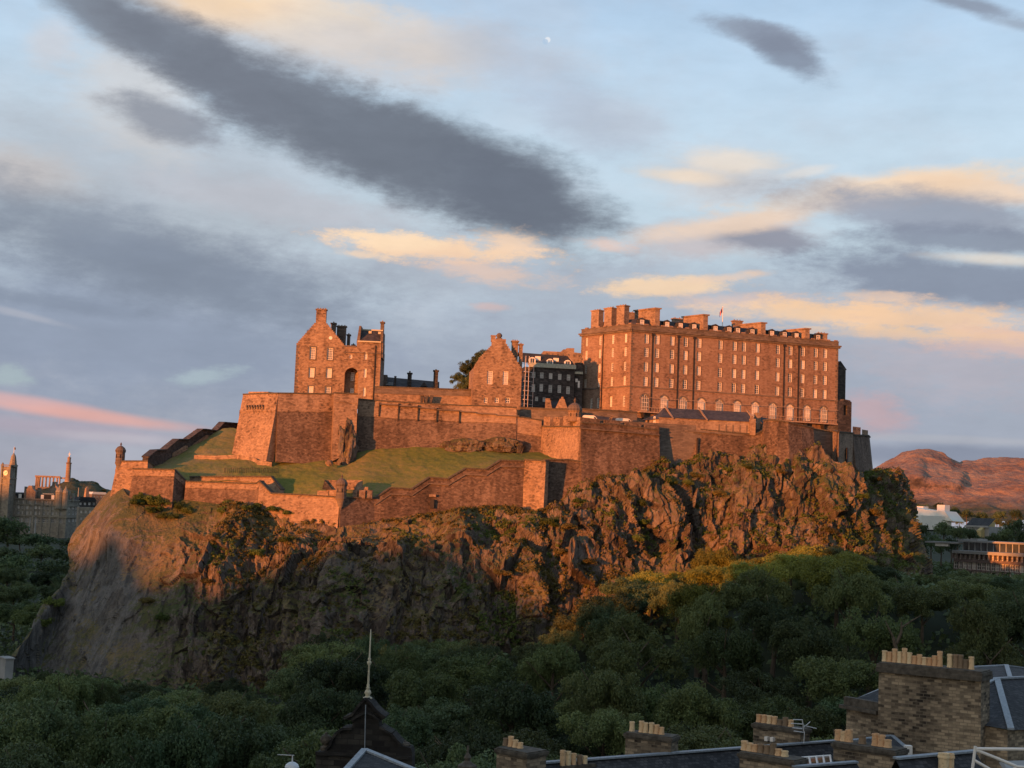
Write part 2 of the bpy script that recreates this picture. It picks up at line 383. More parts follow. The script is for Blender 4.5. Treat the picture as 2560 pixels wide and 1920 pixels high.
M['coping'] = plain('weathered_coping', (.085, .072, .056), .9, var=.5, scale=3)
M['slate'] = stone('roof_slate', (.018, .019, .021), (.036, .037, .040), (.07, .069, .071), .3, .22, mortar=(.015, .016, .018), rough=.85, bumpd=.03, patch=.6)
M['slate_far'] = stone('castle_slate', (.03, .028, .03), (.05, .046, .05), (.075, .068, .07), .8, .5, rough=.7, bumpd=.03)
M['lead'] = plain('lead_flashing', (.22, .25, .275), .5, .0, .25, 6)
M['white'] = plain('white_paint', (.72, .68, .62), .5, 0, .06)
M['cream'] = plain('cream_metal', (.46, .42, .30), .45, 0, .15, 8)
M['iron'] = plain('dark_iron', (.03, .025, .025), .6)
M['rail'] = plain('balcony_metal', (.30, .22, .17), .6)
def pane_mat():
    m, t, b = new_mat('window_glass'); g = NT(t); oi = g.n('ShaderNodeObjectInfo'); n = g.noise(g.coord(), 1.3, 2)
    v = g.math('ADD', g.math('MULTIPLY', oi.outputs['Random'], .6), g.math('MULTIPLY', n, .5)); g.l(g.ramp(v, [(.2, (.06, .06, .065)), (.5, (.25, .23, .21)), (.8, (.52, .47, .42))]), b.inputs['Base Color'])
    b.inputs['Roughness'].default_value = .12; b.inputs['Specular IOR Level'].default_value = .5; return m
M['pane'] = pane_mat()
M['pane_dark'] = plain('dark_glass', (.05, .06, .07), .08, 0, .6, .5, .6)
M['green_band'] = plain('pale_gutter_paint', (.38, .38, .30), .6)
M['white_roof'] = plain('white_roofing', (.62, .63, .58), .6, 0, .08, .1)
M['concrete'] = plain('pale_concrete', (.27, .27, .26), .8, 0, .15, .3)
M['brick_red'] = plain('red_cladding', (.17, .13, .12), .8, 0, .2, .5)
M['yellow_wall'] = plain('ochre_render', (.42, .33, .15), .8, 0, .1, .3)
M['clock'] = plain('clock_face', (.85, .75, .58), .5, 0, .04)
M['scaff'] = plain('scaffold_tube', (.55, .47, .44), .5)
M['steel'] = plain('galvanised_steel', (.55, .57, .58), .4, .2, .1)
def pot_mat(name, c1, c2):
    m, t, b = new_mat(name); g = NT(t); ob = g.coord(); oi = g.n('ShaderNodeObjectInfo')
    n = g.noise(ob, 5, 4); base = g.mix(c1, c2, oi.outputs['Random']); c = g.mix(base, (.06, .05, .04), g.mr(n, .5, .85, 0, .8))
    g.l(c, b.inputs['Base Color']); b.inputs['Roughness'].default_value = .85; return m
M['pot'] = pot_mat('buff_clay', (.70, .54, .32), (.58, .32, .16)); M['pot_dark'] = pot_mat('sooty_clay', (.16, .12, .08), (.30, .20, .12))

def rock_mat(name, net=False):
    m, t, b = new_mat(name); g = NT(t); ob = g.coord()
    nL = g.noise(ob, .035, 5, .6); nM = g.noise(g.coord(scale=(1, 1, .4)), .22, 6, .65, .6); nS = g.noise(g.coord(scale=(1, 1, .55)), .9, 5, .7)
    rock = g.ramp(g.math('ADD', g.math('MULTIPLY', nM, .55), g.math('MULTIPLY', nS, .45)), [(.30, (.028, .023, .021)), (.43, (.078, .061, .052)), (.54, (.15, .115, .093)), (.70, (.28, .21, .165))])
    grey = g.ramp(g.math('ADD', g.math('MULTIPLY', nM, .5), g.math('MULTIPLY', nS, .5)), [(.3, (.055, .054, .052)), (.5, (.11, .106, .098)), (.72, (.19, .18, .165))])
    sx = g.n('ShaderNodeSeparateXYZ'); tcn = g.n('ShaderNodeTexCoord'); g.l(tcn.outputs['Object'], sx.inputs[0])
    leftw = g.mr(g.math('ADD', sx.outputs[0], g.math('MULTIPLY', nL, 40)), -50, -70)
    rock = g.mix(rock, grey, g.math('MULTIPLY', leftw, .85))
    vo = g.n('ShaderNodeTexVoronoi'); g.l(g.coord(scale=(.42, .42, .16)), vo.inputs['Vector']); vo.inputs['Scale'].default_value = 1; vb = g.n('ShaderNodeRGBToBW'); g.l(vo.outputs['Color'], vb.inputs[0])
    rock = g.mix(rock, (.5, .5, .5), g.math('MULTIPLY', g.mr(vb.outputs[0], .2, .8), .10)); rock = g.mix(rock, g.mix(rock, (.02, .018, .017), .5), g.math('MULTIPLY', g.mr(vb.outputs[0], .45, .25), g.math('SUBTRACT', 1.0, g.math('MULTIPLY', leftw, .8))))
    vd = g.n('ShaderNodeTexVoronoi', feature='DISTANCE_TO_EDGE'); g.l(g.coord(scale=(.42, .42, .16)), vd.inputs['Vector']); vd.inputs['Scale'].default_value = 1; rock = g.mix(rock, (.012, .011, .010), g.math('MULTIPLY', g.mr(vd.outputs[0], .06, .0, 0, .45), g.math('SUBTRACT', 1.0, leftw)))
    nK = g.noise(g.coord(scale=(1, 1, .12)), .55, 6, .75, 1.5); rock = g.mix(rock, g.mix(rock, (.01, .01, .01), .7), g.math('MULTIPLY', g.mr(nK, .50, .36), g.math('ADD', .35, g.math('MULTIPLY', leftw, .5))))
    # vegetation where the face is less steep
    geo = g.n('ShaderNodeNewGeometry'); sn = g.n('ShaderNodeSeparateXYZ'); g.l(geo.outputs['Normal'], sn.inputs[0])
    nV = g.noise(ob, .09, 6, .7); vegv = g.math('ADD', g.math('MULTIPLY', sn.outputs[2], .95), g.math('SUBTRACT', g.math('MULTIPLY', nV, 1.5), .75))
    vegv = g.math('SUBTRACT', vegv, g.math('MULTIPLY', leftw, .22)); veg = g.mr(vegv, .26, .44)
    nG = g.noise(ob, .05, 5, .7); nF = g.noise(ob, 1.4, 4, .7)
    grs = g.ramp(g.math('ADD', g.math('MULTIPLY', nG, .7), g.math('MULTIPLY', nF, .3)), [(.36, (.050, .070, .022)), (.47, (.085, .090, .032)), (.56, (.17, .13, .06)), (.70, (.26, .18, .10))])
    c = g.mix(rock, grs, g.math('MULTIPLY', veg, .9))
    g.l(c, b.inputs['Base Color']); b.inputs['Roughness'].default_value = .95
    h = g.math('ADD', g.math('MULTIPLY', nM, 1.0), g.math('MULTIPLY', nS, .6)); g.bump(h, b, .9, 1.4)
    return m
M['rock'] = rock_mat('crag_rock')
def grass_mat():
    m, t, b = new_mat('mown_grass'); g = NT(t); ob = g.coord(); nL = g.noise(ob, .045, 5, .6); nS = g.noise(g.coord(scale=(1, 1, 2.5)), .8, 5, .7)
    c = g.ramp(g.math('ADD', g.math('MULTIPLY', nL, .6), g.math('MULTIPLY', nS, .4)), [(.36, (.085, .115, .022)), (.47, (.13, .14, .034)), (.56, (.18, .155, .055)), (.70, (.26, .18, .09))])
    g.l(c, b.inputs['Base Color']); b.inputs['Roughness'].default_value = .95; g.bump(nS, b, .6, .5); return m
M['grass'] = grass_mat()
def ground_mat():
    m, t, b = new_mat('wood_floor'); g = NT(t); n = g.noise(g.coord(), .05, 5)
    g.l(g.ramp(n, [(.3, (.012, .018, .009)), (.7, (.028, .036, .015))]), b.inputs['Base Color']); b.inputs['Roughness'].default_value = 1; return m
M['ground'] = ground_mat()
def hill_mat():
    m, t, b = new_mat('heath_hill'); g = NT(t); ob = g.coord(); nL = g.noise(ob, .006, 6, .65, 1.2); nS = g.noise(g.coord(scale=(1, 1, 2)), .04, 6, .7)
    geo = g.n('ShaderNodeNewGeometry'); sn = g.n('ShaderNodeSeparateXYZ'); g.l(geo.outputs['Normal'], sn.inputs[0])
    grass = g.ramp(g.math('ADD', g.math('MULTIPLY', nL, .6), g.math('MULTIPLY', nS, .4)), [(.38, (.10, .062, .056)), (.47, (.20, .125, .098)), (.56, (.27, .18, .135)), (.68, (.33, .24, .17))])
    rk = g.ramp(nS, [(.35, (.05, .04, .038)), (.65, (.16, .12, .10))])
    c = g.mix(grass, rk, g.mr(sn.outputs[2], .62, .40)); sz = g.n('ShaderNodeSeparateXYZ'); tcn = g.n('ShaderNodeTexCoord'); g.l(tcn.outputs['Object'], sz.inputs[0])
    low = g.mr(g.math('ADD', sz.outputs[2], g.math('MULTIPLY', nL, 60)), 130, 98)
    scrub = g.ramp(nS, [(.35, (.03, .035, .018)), (.65, (.075, .075, .035))]); c = g.mix(c, scrub, low)  # scrub on the lower slopes, its dark tone also painted in for missing shade
    g.l(c, b.inputs['Base Color']); b.inputs['Roughness'].default_value = 1; g.bump(nS, b, .8, 12); return m
M['hill'] = hill_mat()
def leaf_mat(name, a, bcol, c3):
    m, t, b = new_mat(name); g = NT(t); ob = g.coord(); oi = g.n('ShaderNodeObjectInfo'); n = g.noise(ob, .35, 3); n2 = g.noise(ob, 3.0, 2)
    c = g.mix(a, bcol, g.mr(n, .35, .65)); c = g.mix(c, c3, g.math('MULTIPLY', oi.outputs['Random'], .75)); hv = g.n('ShaderNodeHueSaturation'); g.l(c, hv.inputs['Color']); g.l(g.mr(g.math('FRACT', g.math('MULTIPLY', oi.outputs['Random'], 7.3)), 0, 1, .5, 1.5), hv.inputs['Value']); c = hv.outputs[0]; c = g.mix(c, g.mix(c, (.0, .0, .0), .3), g.mr(n2, .35, .7))
    g.l(c, b.inputs['Base Color']); b.inputs['Roughness'].default_value = .6; b.inputs['Specular IOR Level'].default_value = .2
    tr = g.n('ShaderNodeBsdfTranslucent'); g.l(c, tr.inputs[0]); mx_ = g.n('ShaderNodeMixShader'); mx_.inputs[0].default_value = .22
    g.l(b.outputs[0], mx_.inputs[1]); g.l(tr.outputs[0], mx_.inputs[2]); g.l(mx_.outputs[0], t.nodes['Material Output'].inputs[0]); return m
M['leaf'] = leaf_mat('broad_leaf', (.080, .122, .046), (.115, .155, .050), (.13, .138, .05))
M['leaf_dark'] = leaf_mat('dark_leaf', (.050, .088, .042), (.078, .118, .048), (.10, .126, .052))
M['leaf_gold'] = leaf_mat('autumn_leaf', (.19, .20, .036), (.25, .24, .045), (.15, .18, .036))  # evening sunlight painted into the leaf colour of the lit crowns
M['shrub'] = leaf_mat('shrub_leaf', (.05, .075, .02), (.10, .095, .028), (.15, .11, .035))
M['bark'] = plain('bark', (.09, .07, .05), .95, 0, .4, 3)
M['hedge'] = leaf_mat('bush_leaf', (.055, .10, .02), (.09, .13, .03), (.1, .12, .03))

# ------------------------------------------------------------------ lofted terrain from control columns
def cat_rom(a, n):
    """a: (k, ...) control values -> (n, ...) smooth samples"""
    k = len(a); t = np.linspace(0, k - 1, n); i = np.minimum(t.astype(int), k - 2); f = (t - i).reshape((-1,) + (1,) * (a.ndim - 1))
    p0 = a[np.maximum(i - 1, 0)]; p1 = a[i]; p2 = a[i + 1]; p3 = a[np.minimum(i + 2, k - 1)]
    m1 = (p2 - p0) * .5; m2 = (p3 - p1) * .5
    return (2 * f ** 3 - 3 * f ** 2 + 1) * p1 + (f ** 3 - 2 * f ** 2 + f) * m1 + (-2 * f ** 3 + 3 * f ** 2) * p2 + (f ** 3 - f ** 2) * m2
def loft(cols, nr, nc):
    """cols: list of columns of (sx, sy, Y)"""
    A = np.array([[list(P('s', *q)) for q in c] for c in cols])          # cols x rows x 3
    A = cat_rom(A, nc); A = cat_rom(np.swapaxes(A, 0, 1), nr)             # rows x cols x 3
    return A
def gnormals(A):
    du = np.gradient(A, axis=1); dv = np.gradient(A, axis=0); n = np.cross(dv, du); n /= np.maximum(np.linalg.norm(n, axis=-1, keepdims=True), 1e-6)
    return n
def sstep(x, a, b):
    t = np.clip((x - a) / (b - a), 0, 1); return t * t * (3 - 2 * t)

# ground of the gardens, one sheet to the horizon
def gz(x, y):
    x = np.asarray(x, float); y = np.asarray(y, float)
    z = 20 * sstep(x, 5, 85) * sstep(y, 170, 320)
    z = z + 11 * sstep(y, 235, 318) * sstep(x, -55, 25) * (1 - .4 * sstep(x, 60, 110))
    z = z + 13 * sstep(-y, -122, -96) * (1 - sstep(np.abs(x), 300, 400)) * sstep(y, -150, -60)
    z = z + 16 * sstep(y, 600, 1000) * sstep(x, 40, 150)
    z = z + 6 * sstep(-x, 90, 200) * sstep(y, 450, 900)
    return z
gx = np.concatenate([-np.geomspace(15000, 320, 22), np.linspace(-300, 300, 76), np.geomspace(320, 15000, 22)])
gy = np.concatenate([-np.geomspace(6000, 200, 12), np.linspace(-180, 500, 86), np.geomspace(520, 30000, 34)])
X, Yy = np.meshgrid(gx, gy); A = np.stack([X, Yy, gz(X, Yy) + .4 * fbm(np.stack([X / 9, Yy / 9, X * 0], -1), 3)], -1)
me = npmesh('ground', A.reshape(-1, 3), grid_faces(len(gy), len(gx))[:, ::-1], M['ground']); o = bpy.data.objects.new('ground', me); COL.objects.link(o); tag(o, 'dark wooded ground of the gardens below the crag', kind='structure')

# unseen ridge added behind the viewpoint; its profile is shaped to cast the shade
rx = np.array([-2600, -1900, -1600, -1380, -1250, -900, -670, -608, -600, -588, -578, -565, -548, -538, -525, -508, -495, -470, -455, -442, -425, -410, -395, -378, -368, -300, -240, -150, 0, 120])
rz = np.array([190, 150, 122, 119, 116, 116, 122, 120, 96, 66, 59, 60, 67, 60, 55, 55, 61, 64, 61, 52, 47, 50, 54, 60, 78, 82, 74, 62, 35, 4])
xs = np.linspace(-2600, 160, 2400); hz = np.interp(xs, rx, rz) + 3.5 * fbm(np.stack([xs / 14, xs * 0, xs * 0], -1), 4, 3) + 3.5 * fbm(np.stack([xs / 3.5, xs * 0, xs * 0 + 3], -1), 3, 5)
rows = []
for q, (yy, fz) in enumerate(((-700, 0), (-420, .6), (-300, .93), (-252, 1), (-235, .9), (-205, .4), (-180, 0))):
    rows.append(np.stack([xs + (yy + 252) * math.tan(SUN_AZ), xs * 0 + yy, hz * fz - (1.5 if fz == 0 else 0)], -1))
me = npmesh('hill', np.array(rows).reshape(-1, 3), grid_faces(7, 2400)[:, ::-1], M['ground'], smooth=False); o = bpy.data.objects.new('hill', me); COL.objects.link(o); tag(o, 'wooded rise west of the rooftops', kind='structure')

# ------------------------------------------------------------------ the crag
crag_cols = [
 [(360,1211,430),(340,1290,425),(320,1367,420),(320,1450,410),(310,1560,400),(300,1700,380)],
 [(288,1213,372),(226,1292,366),(180,1367,356),(176,1430,346),(116,1530,332),(36,1655,316)],
 [(300,1216,352),(240,1310,344),(200,1400,334),(186,1480,324),(134,1590,310),(80,1730,292)],
 [(330,1238,344.5),(290,1330,334),(262,1420,324),(240,1510,314),(210,1620,300),(180,1790,284)],
 [(430,1240,345),(400,1320,334),(370,1420,320),(340,1520,308),(310,1640,294),(280,1800,280)],
 [(545,1255,342),(535,1340,331),(520,1430,319),(500,1530,307),(480,1650,295),(460,1800,280)],
 [(640,1262,341),(630,1340,331),(620,1430,317),(610,1530,306),(600,1650,295),(590,1800,280)],
 [(735,1272,340),(730,1345,330),(720,1435,319),(710,1535,309),(700,1650,296),(690,1800,282)],
 [(855,1308,336),(850,1370,329),(850,1450,319),(850,1550,308),(850,1650,296),(850,1800,282)],
 [(1000,1288,341),(1000,1365,331),(1000,1450,319),(1000,1550,308),(1000,1650,296),(1000,1800,282)],
 [(1130,1272,344),(1130,1350,334),(1130,1450,320),(1130,1550,309),(1130,1650,297),(1130,1800,282)],
 [(1225,1262,347),(1230,1335,338),(1240,1430,326),(1245,1530,314),(1250,1640,300),(1250,1800,286)],
 [(1300,1268,347),(1300,1345,340),(1305,1440,329),(1305,1540,316),(1310,1640,303),(1310,1800,288)],
 [(1370,1276,349),(1368,1350,341),(1372,1440,331),(1376,1540,319),(1380,1640,306),(1380,1800,290)],
 [(1480,1215,355),(1480,1290,347),(1480,1375,338),(1480,1460,328),(1480,1560,316),(1480,1750,296)],
 [(1560,1195,359),(1560,1275,349),(1560,1350,343),(1560,1440,333),(1560,1550,319),(1560,1740,299)],
 [(1640,1170,366),(1640,1262,354),(1640,1345,344),(1640,1435,334),(1640,1540,322),(1640,1720,303)],
 [(1760,1152,371),(1760,1215,361),(1760,1325,348),(1760,1415,338),(1760,1520,326),(1760,1700,307)],
 [(1900,1150,372),(1900,1198,362),(1900,1310,352),(1900,1400,342),(1900,1500,331),(1900,1680,312)],
 [(2020,1155,374),(2018,1205,364),(2015,1315,354),(2015,1400,345),(2015,1490,335),(2020,1660,318)],
 [(2110,1190,375),(2112,1270,366),(2115,1340,359),(2120,1410,351),(2125,1490,343),(2140,1640,326)],
 [(2165,1180,388),(2172,1250,379),(2185,1325,372),(2200,1395,365),(2215,1470,358),(2250,1620,344)],
 [(2194,1178,400),(2226,1222,396),(2244,1268,391),(2254,1330,386),(2285,1420,378),(2350,1560,366)],
 [(2160,1180,440),(2180,1222,440),(2200,1275,440),(2220,1340,436),(2260,1440,430),(2330,1560,420)],
]
NR, NC = 360, 960
# the faces stand steeper than the grass slope above them: distances re-stepped down each column
for ci, c_ in enumerate(crag_cols):
    t0 = c_[0][2]
    if ci in (0, 1, 22, 23): continue
    drop = (0, 5, 11, 16, 21, 30) if ci <= 3 else (0, 9, 20, 25, 30, 40) if ci <= 12 else (0, 8, 15, 21, 28, 44)
    crag_cols[ci] = [(q_[0], q_[1], t0 - d_ if i_ != 1 else min(t0 - d_, q_[2])) for i_, (q_, d_) in enumerate(zip(c_, drop))]
A = loft(crag_cols, NR, NC); n = gnormals(A)
# spread rows a little; displacement in layers: buttresses, ribs, blocks
vv = np.linspace(0, 1, NR)[:, None]
p = A.copy()
big = ridged(p / np.array([26, 26, 90]), 3, 11) * 5.5
pw = p + 2.5 * fbm(p / 10, 3, 9)[..., None]; rib = ridged(pw / np.array([7.0, 7.0, 30]), 4, 21) * 2.8 + ridged(pw / np.array([2.6, 2.6, 14]), 3, 25) * 1.1
blk = fbm(p / np.array([2.6, 2.6, 3.6]), 4, 31); blk = np.sign(blk) * np.abs(blk) ** .7 * 1.2
fine = ridged(p / np.array([1.1, 1.1, 3.2]), 3, 41) * .6
fac = facets(pw, (5.5, 5.5, 15), 61) * 1.5 + facets(pw, (2.2, 2.2, 5.5), 71) * .7
led = np.abs(((p[..., 2] + 3 * fbm(p / 20, 3, 51)) / 5.0) % 1 - .5) * 1.5
leftsoft = sstep(-p[..., 0], 62, 82)                                    # the smoother netted nose
amp = sstep(vv, 0, .10) * (1 - .65 * leftsoft)
gen = 1 - .6 * sstep(-p[..., 0], -12, 4) * sstep(-p[..., 0], -200, -100) * (1 - sstep(vv + .05 * fbm(p / 9, 3, 88), .17, .26))
D = (big - 1.4) * amp + rib * gen * amp * (1 - .35 * leftsoft) + gen * (blk * .6 + fac + fine + led * .6) * (.12 + .88 * sstep(vv, 0, .05)) * (1 - .78 * leftsoft) - .6
nn = n * np.sign(-(n[..., 1:2]).mean())
if nn[..., 1].mean() > 0: nn = -nn
CRAG = A + nn * D[..., None]
CRAG_N = gnormals(CRAG); CRAG_N *= np.sign(-CRAG_N[..., 1].mean())
me = npmesh('crag', CRAG.reshape(-1, 3), grid_faces(NR, NC)[:, ::-1], M['rock'], smooth=False); o = bpy.data.objects.new('crag', me); COL.objects.link(o)
tag(o, 'craggy volcanic rock face with dry grass ledges under the fortress', kind='structure')

# plateau the buildings stand on (hidden behind the walls, closes the rock top)
mb = MB()
pl = [P('s', 600, 1000, 377), P('s', 1000, 1000, 370), P('s', 1370, 1000, 378), P('s', 1450, 1000, 358), P('s', 1645, 1000, 365), P('s', 2100, 1000, 380), P('s', 2165, 1000, 397), P('s', 2130, 1000, 470), P('s', 620, 1000, 470)]
mb.prism([(q.x, q.y, 40) for q in pl], (0, 0, 25)); tag(mb.build('plateau', M['trim']), 'level castle yard behind the upper walls', kind='structure')

# ------------------------------------------------------------------ grass bank
gr_cols = [
 [(372,1160,363),(375,1166,358),(380,1172,354),(384,1200,350)],
 [(405,1147,372),(418,1158,364),(430,1172,356),(447,1190,348)],
 [(463,1112,382),(462,1140,372),(466,1168,358),(472,1204,349)],
 [(521,1086,390),(522,1120,376),(530,1160,361),(545,1204,348)],
 [(585,1070,394),(590,1112,377),(600,1155,362),(612,1204,347)],
 [(640,1108,377),(648,1135,369),(660,1165,359),(668,1208,346)],
 [(700,1112,372),(705,1140,367),(715,1180,356),(722,1240,345)],
 [(800,1124,368),(800,1150,363),(800,1190,353),(800,1250,341)],
 [(850,1130,367),(855,1156,362),(860,1196,352),(862,1256,339)],
 [(925,1104,370),(925,1140,363),(925,1180,354),(925,1254,341)],
 [(1030,1104,371),(1030,1140,364),(1030,1175,357),(1032,1234,345)],
 [(1110,1108,372),(1112,1135,366),(1118,1165,359),(1122,1204,350)],
 [(1180,1112,373),(1182,1130,368),(1188,1150,362),(1192,1174,353)],
 [(1262,1118,374),(1262,1130,370),(1262,1142,364),(1264,1160,355)],
 [(1330,1126,375),(1332,1134,371),(1334,1144,365),(1338,1158,356)],
 [(1392,1136,372),(1392,1142,368),(1392,1150,362),(1392,1160,355.5)]]
G = loft(gr_cols, 90, 420); G[..., 2] += .5 * fbm(G / 7, 4, 5) + .25 * fbm(G / 1.5, 3, 6)
o = bpy.data.objects.new('grass_bank', npmesh('grass_bank', G.reshape(-1, 3), grid_faces(90, 420)[:, ::-1], M['grass'])); COL.objects.link(o)
tag(o, 'mown green slope between the lower and upper walls', kind='structure')
Gf = G.reshape(-1, 3)
def project(A):
    q = A - np.array([0, 0, CAMZ]); f = np.array(_f); r = np.array(CR); u = np.array(CU); d = q @ f
    return 1280 + FPX * (q @ r) / d, 960 - FPX * (q @ u) / d
Gx, Gy = project(Gf); CRf = CRAG.reshape(-1, 3); Cx, Cy = project(CRf)
def on_bank(k, u, v):
    x, y = S(k, u, v); i = np.argmin((Gx - x) ** 2 + (Gy - y) ** 2); return Vector(Gf[i])
def on_crag(k, u, v):
    x, y = S(k, u, v); d2 = (Cx - x) ** 2 + (Cy - y) ** 2; c = np.where(d2 < 60)[0]
    if not len(c): c = [np.argmin(d2)]
    i = min(c, key=lambda j: CRf[j, 1]); return Vector(CRf[i])

# ------------------------------------------------------------------ fortress walls
def zpx(k, u, v, Y): return P(k, u, v, Y).z
def wall(name, label, pts, mats, thick=1.6, batter=1.2, cope=.35, band=None, merlon=None, joints=None, ends=True):
    """pts: (k, u, vtop, vbottom, Y). A battered wall run with coping; band = parapet depth (m) in lighter stone"""
    tops = [P(k, u, vt, Y) for k, u, vt, vb, Y in pts]
    zb = [zpx(k, u, vb, Y - batter) - 3.0 for k, u, vt, vb, Y in pts]
    nrm = []
    for i in range(len(tops)):
        a = tops[max(i - 1, 0)]; b = tops[min(i + 1, len(tops) - 1)]; d = Vector((b.x - a.x, b.y - a.y, 0)).normalized(); nrm.append(Vector((d.y, -d.x, 0)))
    root = thing(name, label, 'wall', (tops[0].x, tops[0].y, zb[0]))
    mb = MB(); pb = MB(); cp = MB()
    for i in range(len(tops) - 1):
        a, b, na, nb = tops[i], tops[i + 1], nrm[i], nrm[i + 1]
        bd = band or 0
        A1 = a - Vector((0, 0, bd)); B1 = b - Vector((0, 0, bd))
        fa = batter * (bd / max(a.z - zb[i], 1)); fb = batter * (bd / max(b.z - zb[i + 1], 1))
        Ab = Vector((a.x, a.y, zb[i])) + na * batter; Bb = Vector((b.x, b.y, zb[i + 1])) + nb * batter
        A1 += na * fa; B1 += nb * fb
        L = (b - a).length; nseg = max(1, int(L / 4))
        mb.poly([Ab, Bb, B1, A1])
        k1 = -na * thick; k2 = -nb * thick
        mb.poly([Bb + k2 * 1.5, Ab + k1 * 1.5, a + k1, b + k2])
        if i == 0: mb.poly([Ab + k1 * 1.5, Ab, A1, A1 + k1])
        if i == len(tops) - 2: mb.poly([Bb, Bb + k2 * 1.5, B1 + k2, B1])
        if bd:
            o1, o2 = na * .12, nb * .12
            pb.poly([A1 + o1, B1 + o2, b + o2, a + o1]); pb.poly([A1 + o1, A1 - o1, B1 - o2, B1 + o2])
            if i == 0: pb.poly([A1 + k1, A1 + o1, a + o1, a + k1])
            if i == len(tops) - 2: pb.poly([B1 + o2, B1 + k2, b + k2, b + o2])
        c1 = na * .3; c2 = nb * .3; up = Vector((0, 0, cope))
        q = [a + c1, b + c2, b + k2 - c2, a + k1 - c1]
        cp.prism(q, up)
    mb.build('wall_face', mats[0], root)
    if band: pb.build('parapet', mats[1], root)
    cp.build('coping', mats[2], root)
    root['_n'] = 0; del root['_n']
    return root, tops, nrm, zb
def merlons(root, a, b, nrm, n, w, h, t, mat, z0=0, phase=.5):
    """merlons along a-b standing on the coping"""
    a, b = Vector(a), Vector(b); d = (b - a); L = d.length; d.normalize(); mb = MB(); m = Vector((-nrm.x, -nrm.y, 0))
    for i in range(n):
        c = a + d * (L * (i + phase) / n) + Vector((0, 0, z0)); p0 = c - d * (w / 2) + nrm * .05; p1 = c + d * (w / 2) + nrm * .05
        mb.prism([p0, p1, p1 + m * t, p0 + m * t], (0, 0, h * random.uniform(.85, 1.1)))
    return mb.build('merlons', mat, root)
def pepperpot(name, label, c, r, zb, zt, mat, capmat, corbel=2.5, n=14):
    root = thing(name, label, 'turret', (c.x, c.y, zb)); mb = MB(); h = zt - zb
    mb.lathe((c.x, c.y, 0), [(r * .25, zb - corbel), (r * .6, zb - corbel * .6), (r * .8, zb - corbel * .3), (r * 1.06, zb - .15), (r * 1.06, zb + .15), (r, zb + .2), (r, zt - .3), (r * 1.12, zt - .25), (r * 1.12, zt)], n)
    mb.build('shaft', mat, root); cp = MB()
    cp.lathe((c.x, c.y, 0), [(r * 1.18, zt + .02), (r * 1.12, zt + r * .35), (r * .85, zt + r * .8), (r * .45, zt + r * 1.1), (r * .14, zt + r * 1.22), (r * .12, zt + r * 1.4), (r * .25, zt + r * 1.55), (r * .12, zt + r * 1.75), (.02, zt + r * 2.0)], n)
    cp.build('stone_cap', capmat, root, smooth=False)
    for a in (-2.2, -1.35, -.5):
        sl_ = MB(); sl_.box((c.x + math.cos(a) * r * .97, c.y + math.sin(a) * r * .97, (zb + zt) / 2 + .2), (.12, .12, .45), a + math.pi / 2); sl_.build('arrow_slit', M['iron'], root)
    return root
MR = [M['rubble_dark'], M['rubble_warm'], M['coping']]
# upper bastion, left
wall('bastion_wall', 'tall battered stone bastion at the left end of the upper fortress', [(1, 145, 740, 1128, 371), (1, 190, 738, 1132, 369.5), (1, 330, 733, 1140, 364.8), (1, 410, 731, 1150, 362)], [M['rubble_warm'], M['rubble_warm'], M['coping']], band=4.6, batter=3.0)
r_, tp, nr_, zb_ = wall('curtain_wall', 'broad dark rubble wall between the left bastion and the square buttress tower', [(1, 406, 731, 1150, 362.1), (1, 600, 733, 1165, 364), (1, 826, 737, 1185, 366)], MR, band=4.6, batter=3.0)
# raised block and corbels on the bastion
t = thing('lookout_block', 'raised stone block with corbels on the left bastion', 'wall', P(1, 190, 735, 373)); mb = MB()
a, b = P(1, 190, 716, 369.6), P(1, 338, 716, 364.6); d = (b - a).normalized(); nn_ = Vector((d.y, -d.x, 0)); a += nn_ * .3; b += nn_ * .3
mb.prism([a, b, b - nn_ * 3, a - nn_ * 3], (0, 0, -5.6)); mb.build('block', M['rubble_warm'], t); mb = MB()
cz = zpx(1, 260, 830, 366.5)
for i in range(7):
    c = a + d * ((b - a).length * (i + .4) / 7.6); c = Vector((c.x, c.y, cz))
    mb.prism([c + nn_ * 1.1, c + d * .45 + nn_ * 1.1, c + d * .45 - nn_ * .5, c - nn_ * .5], (0, 0, .5)); mb.prism([c + nn_ * .8, c + d * .45 + nn_ * .8, c + d * .45 - nn_ * .5, c - nn_ * .5], (0, 0, -.6))
mb.build('corbels', M['trim'], t)
# square buttress tower
r_, tp, nr_, zb_ = wall('buttress_tower', 'square sunlit buttress tower beside its black shadow', [(1, 826, 728, 1150, 361.4), (1, 1000, 738, 1060, 362.6)], [M['rubble_warm'], M['rubble_warm'], M['coping']], band=2.2, batter=1.6, thick=5.5)
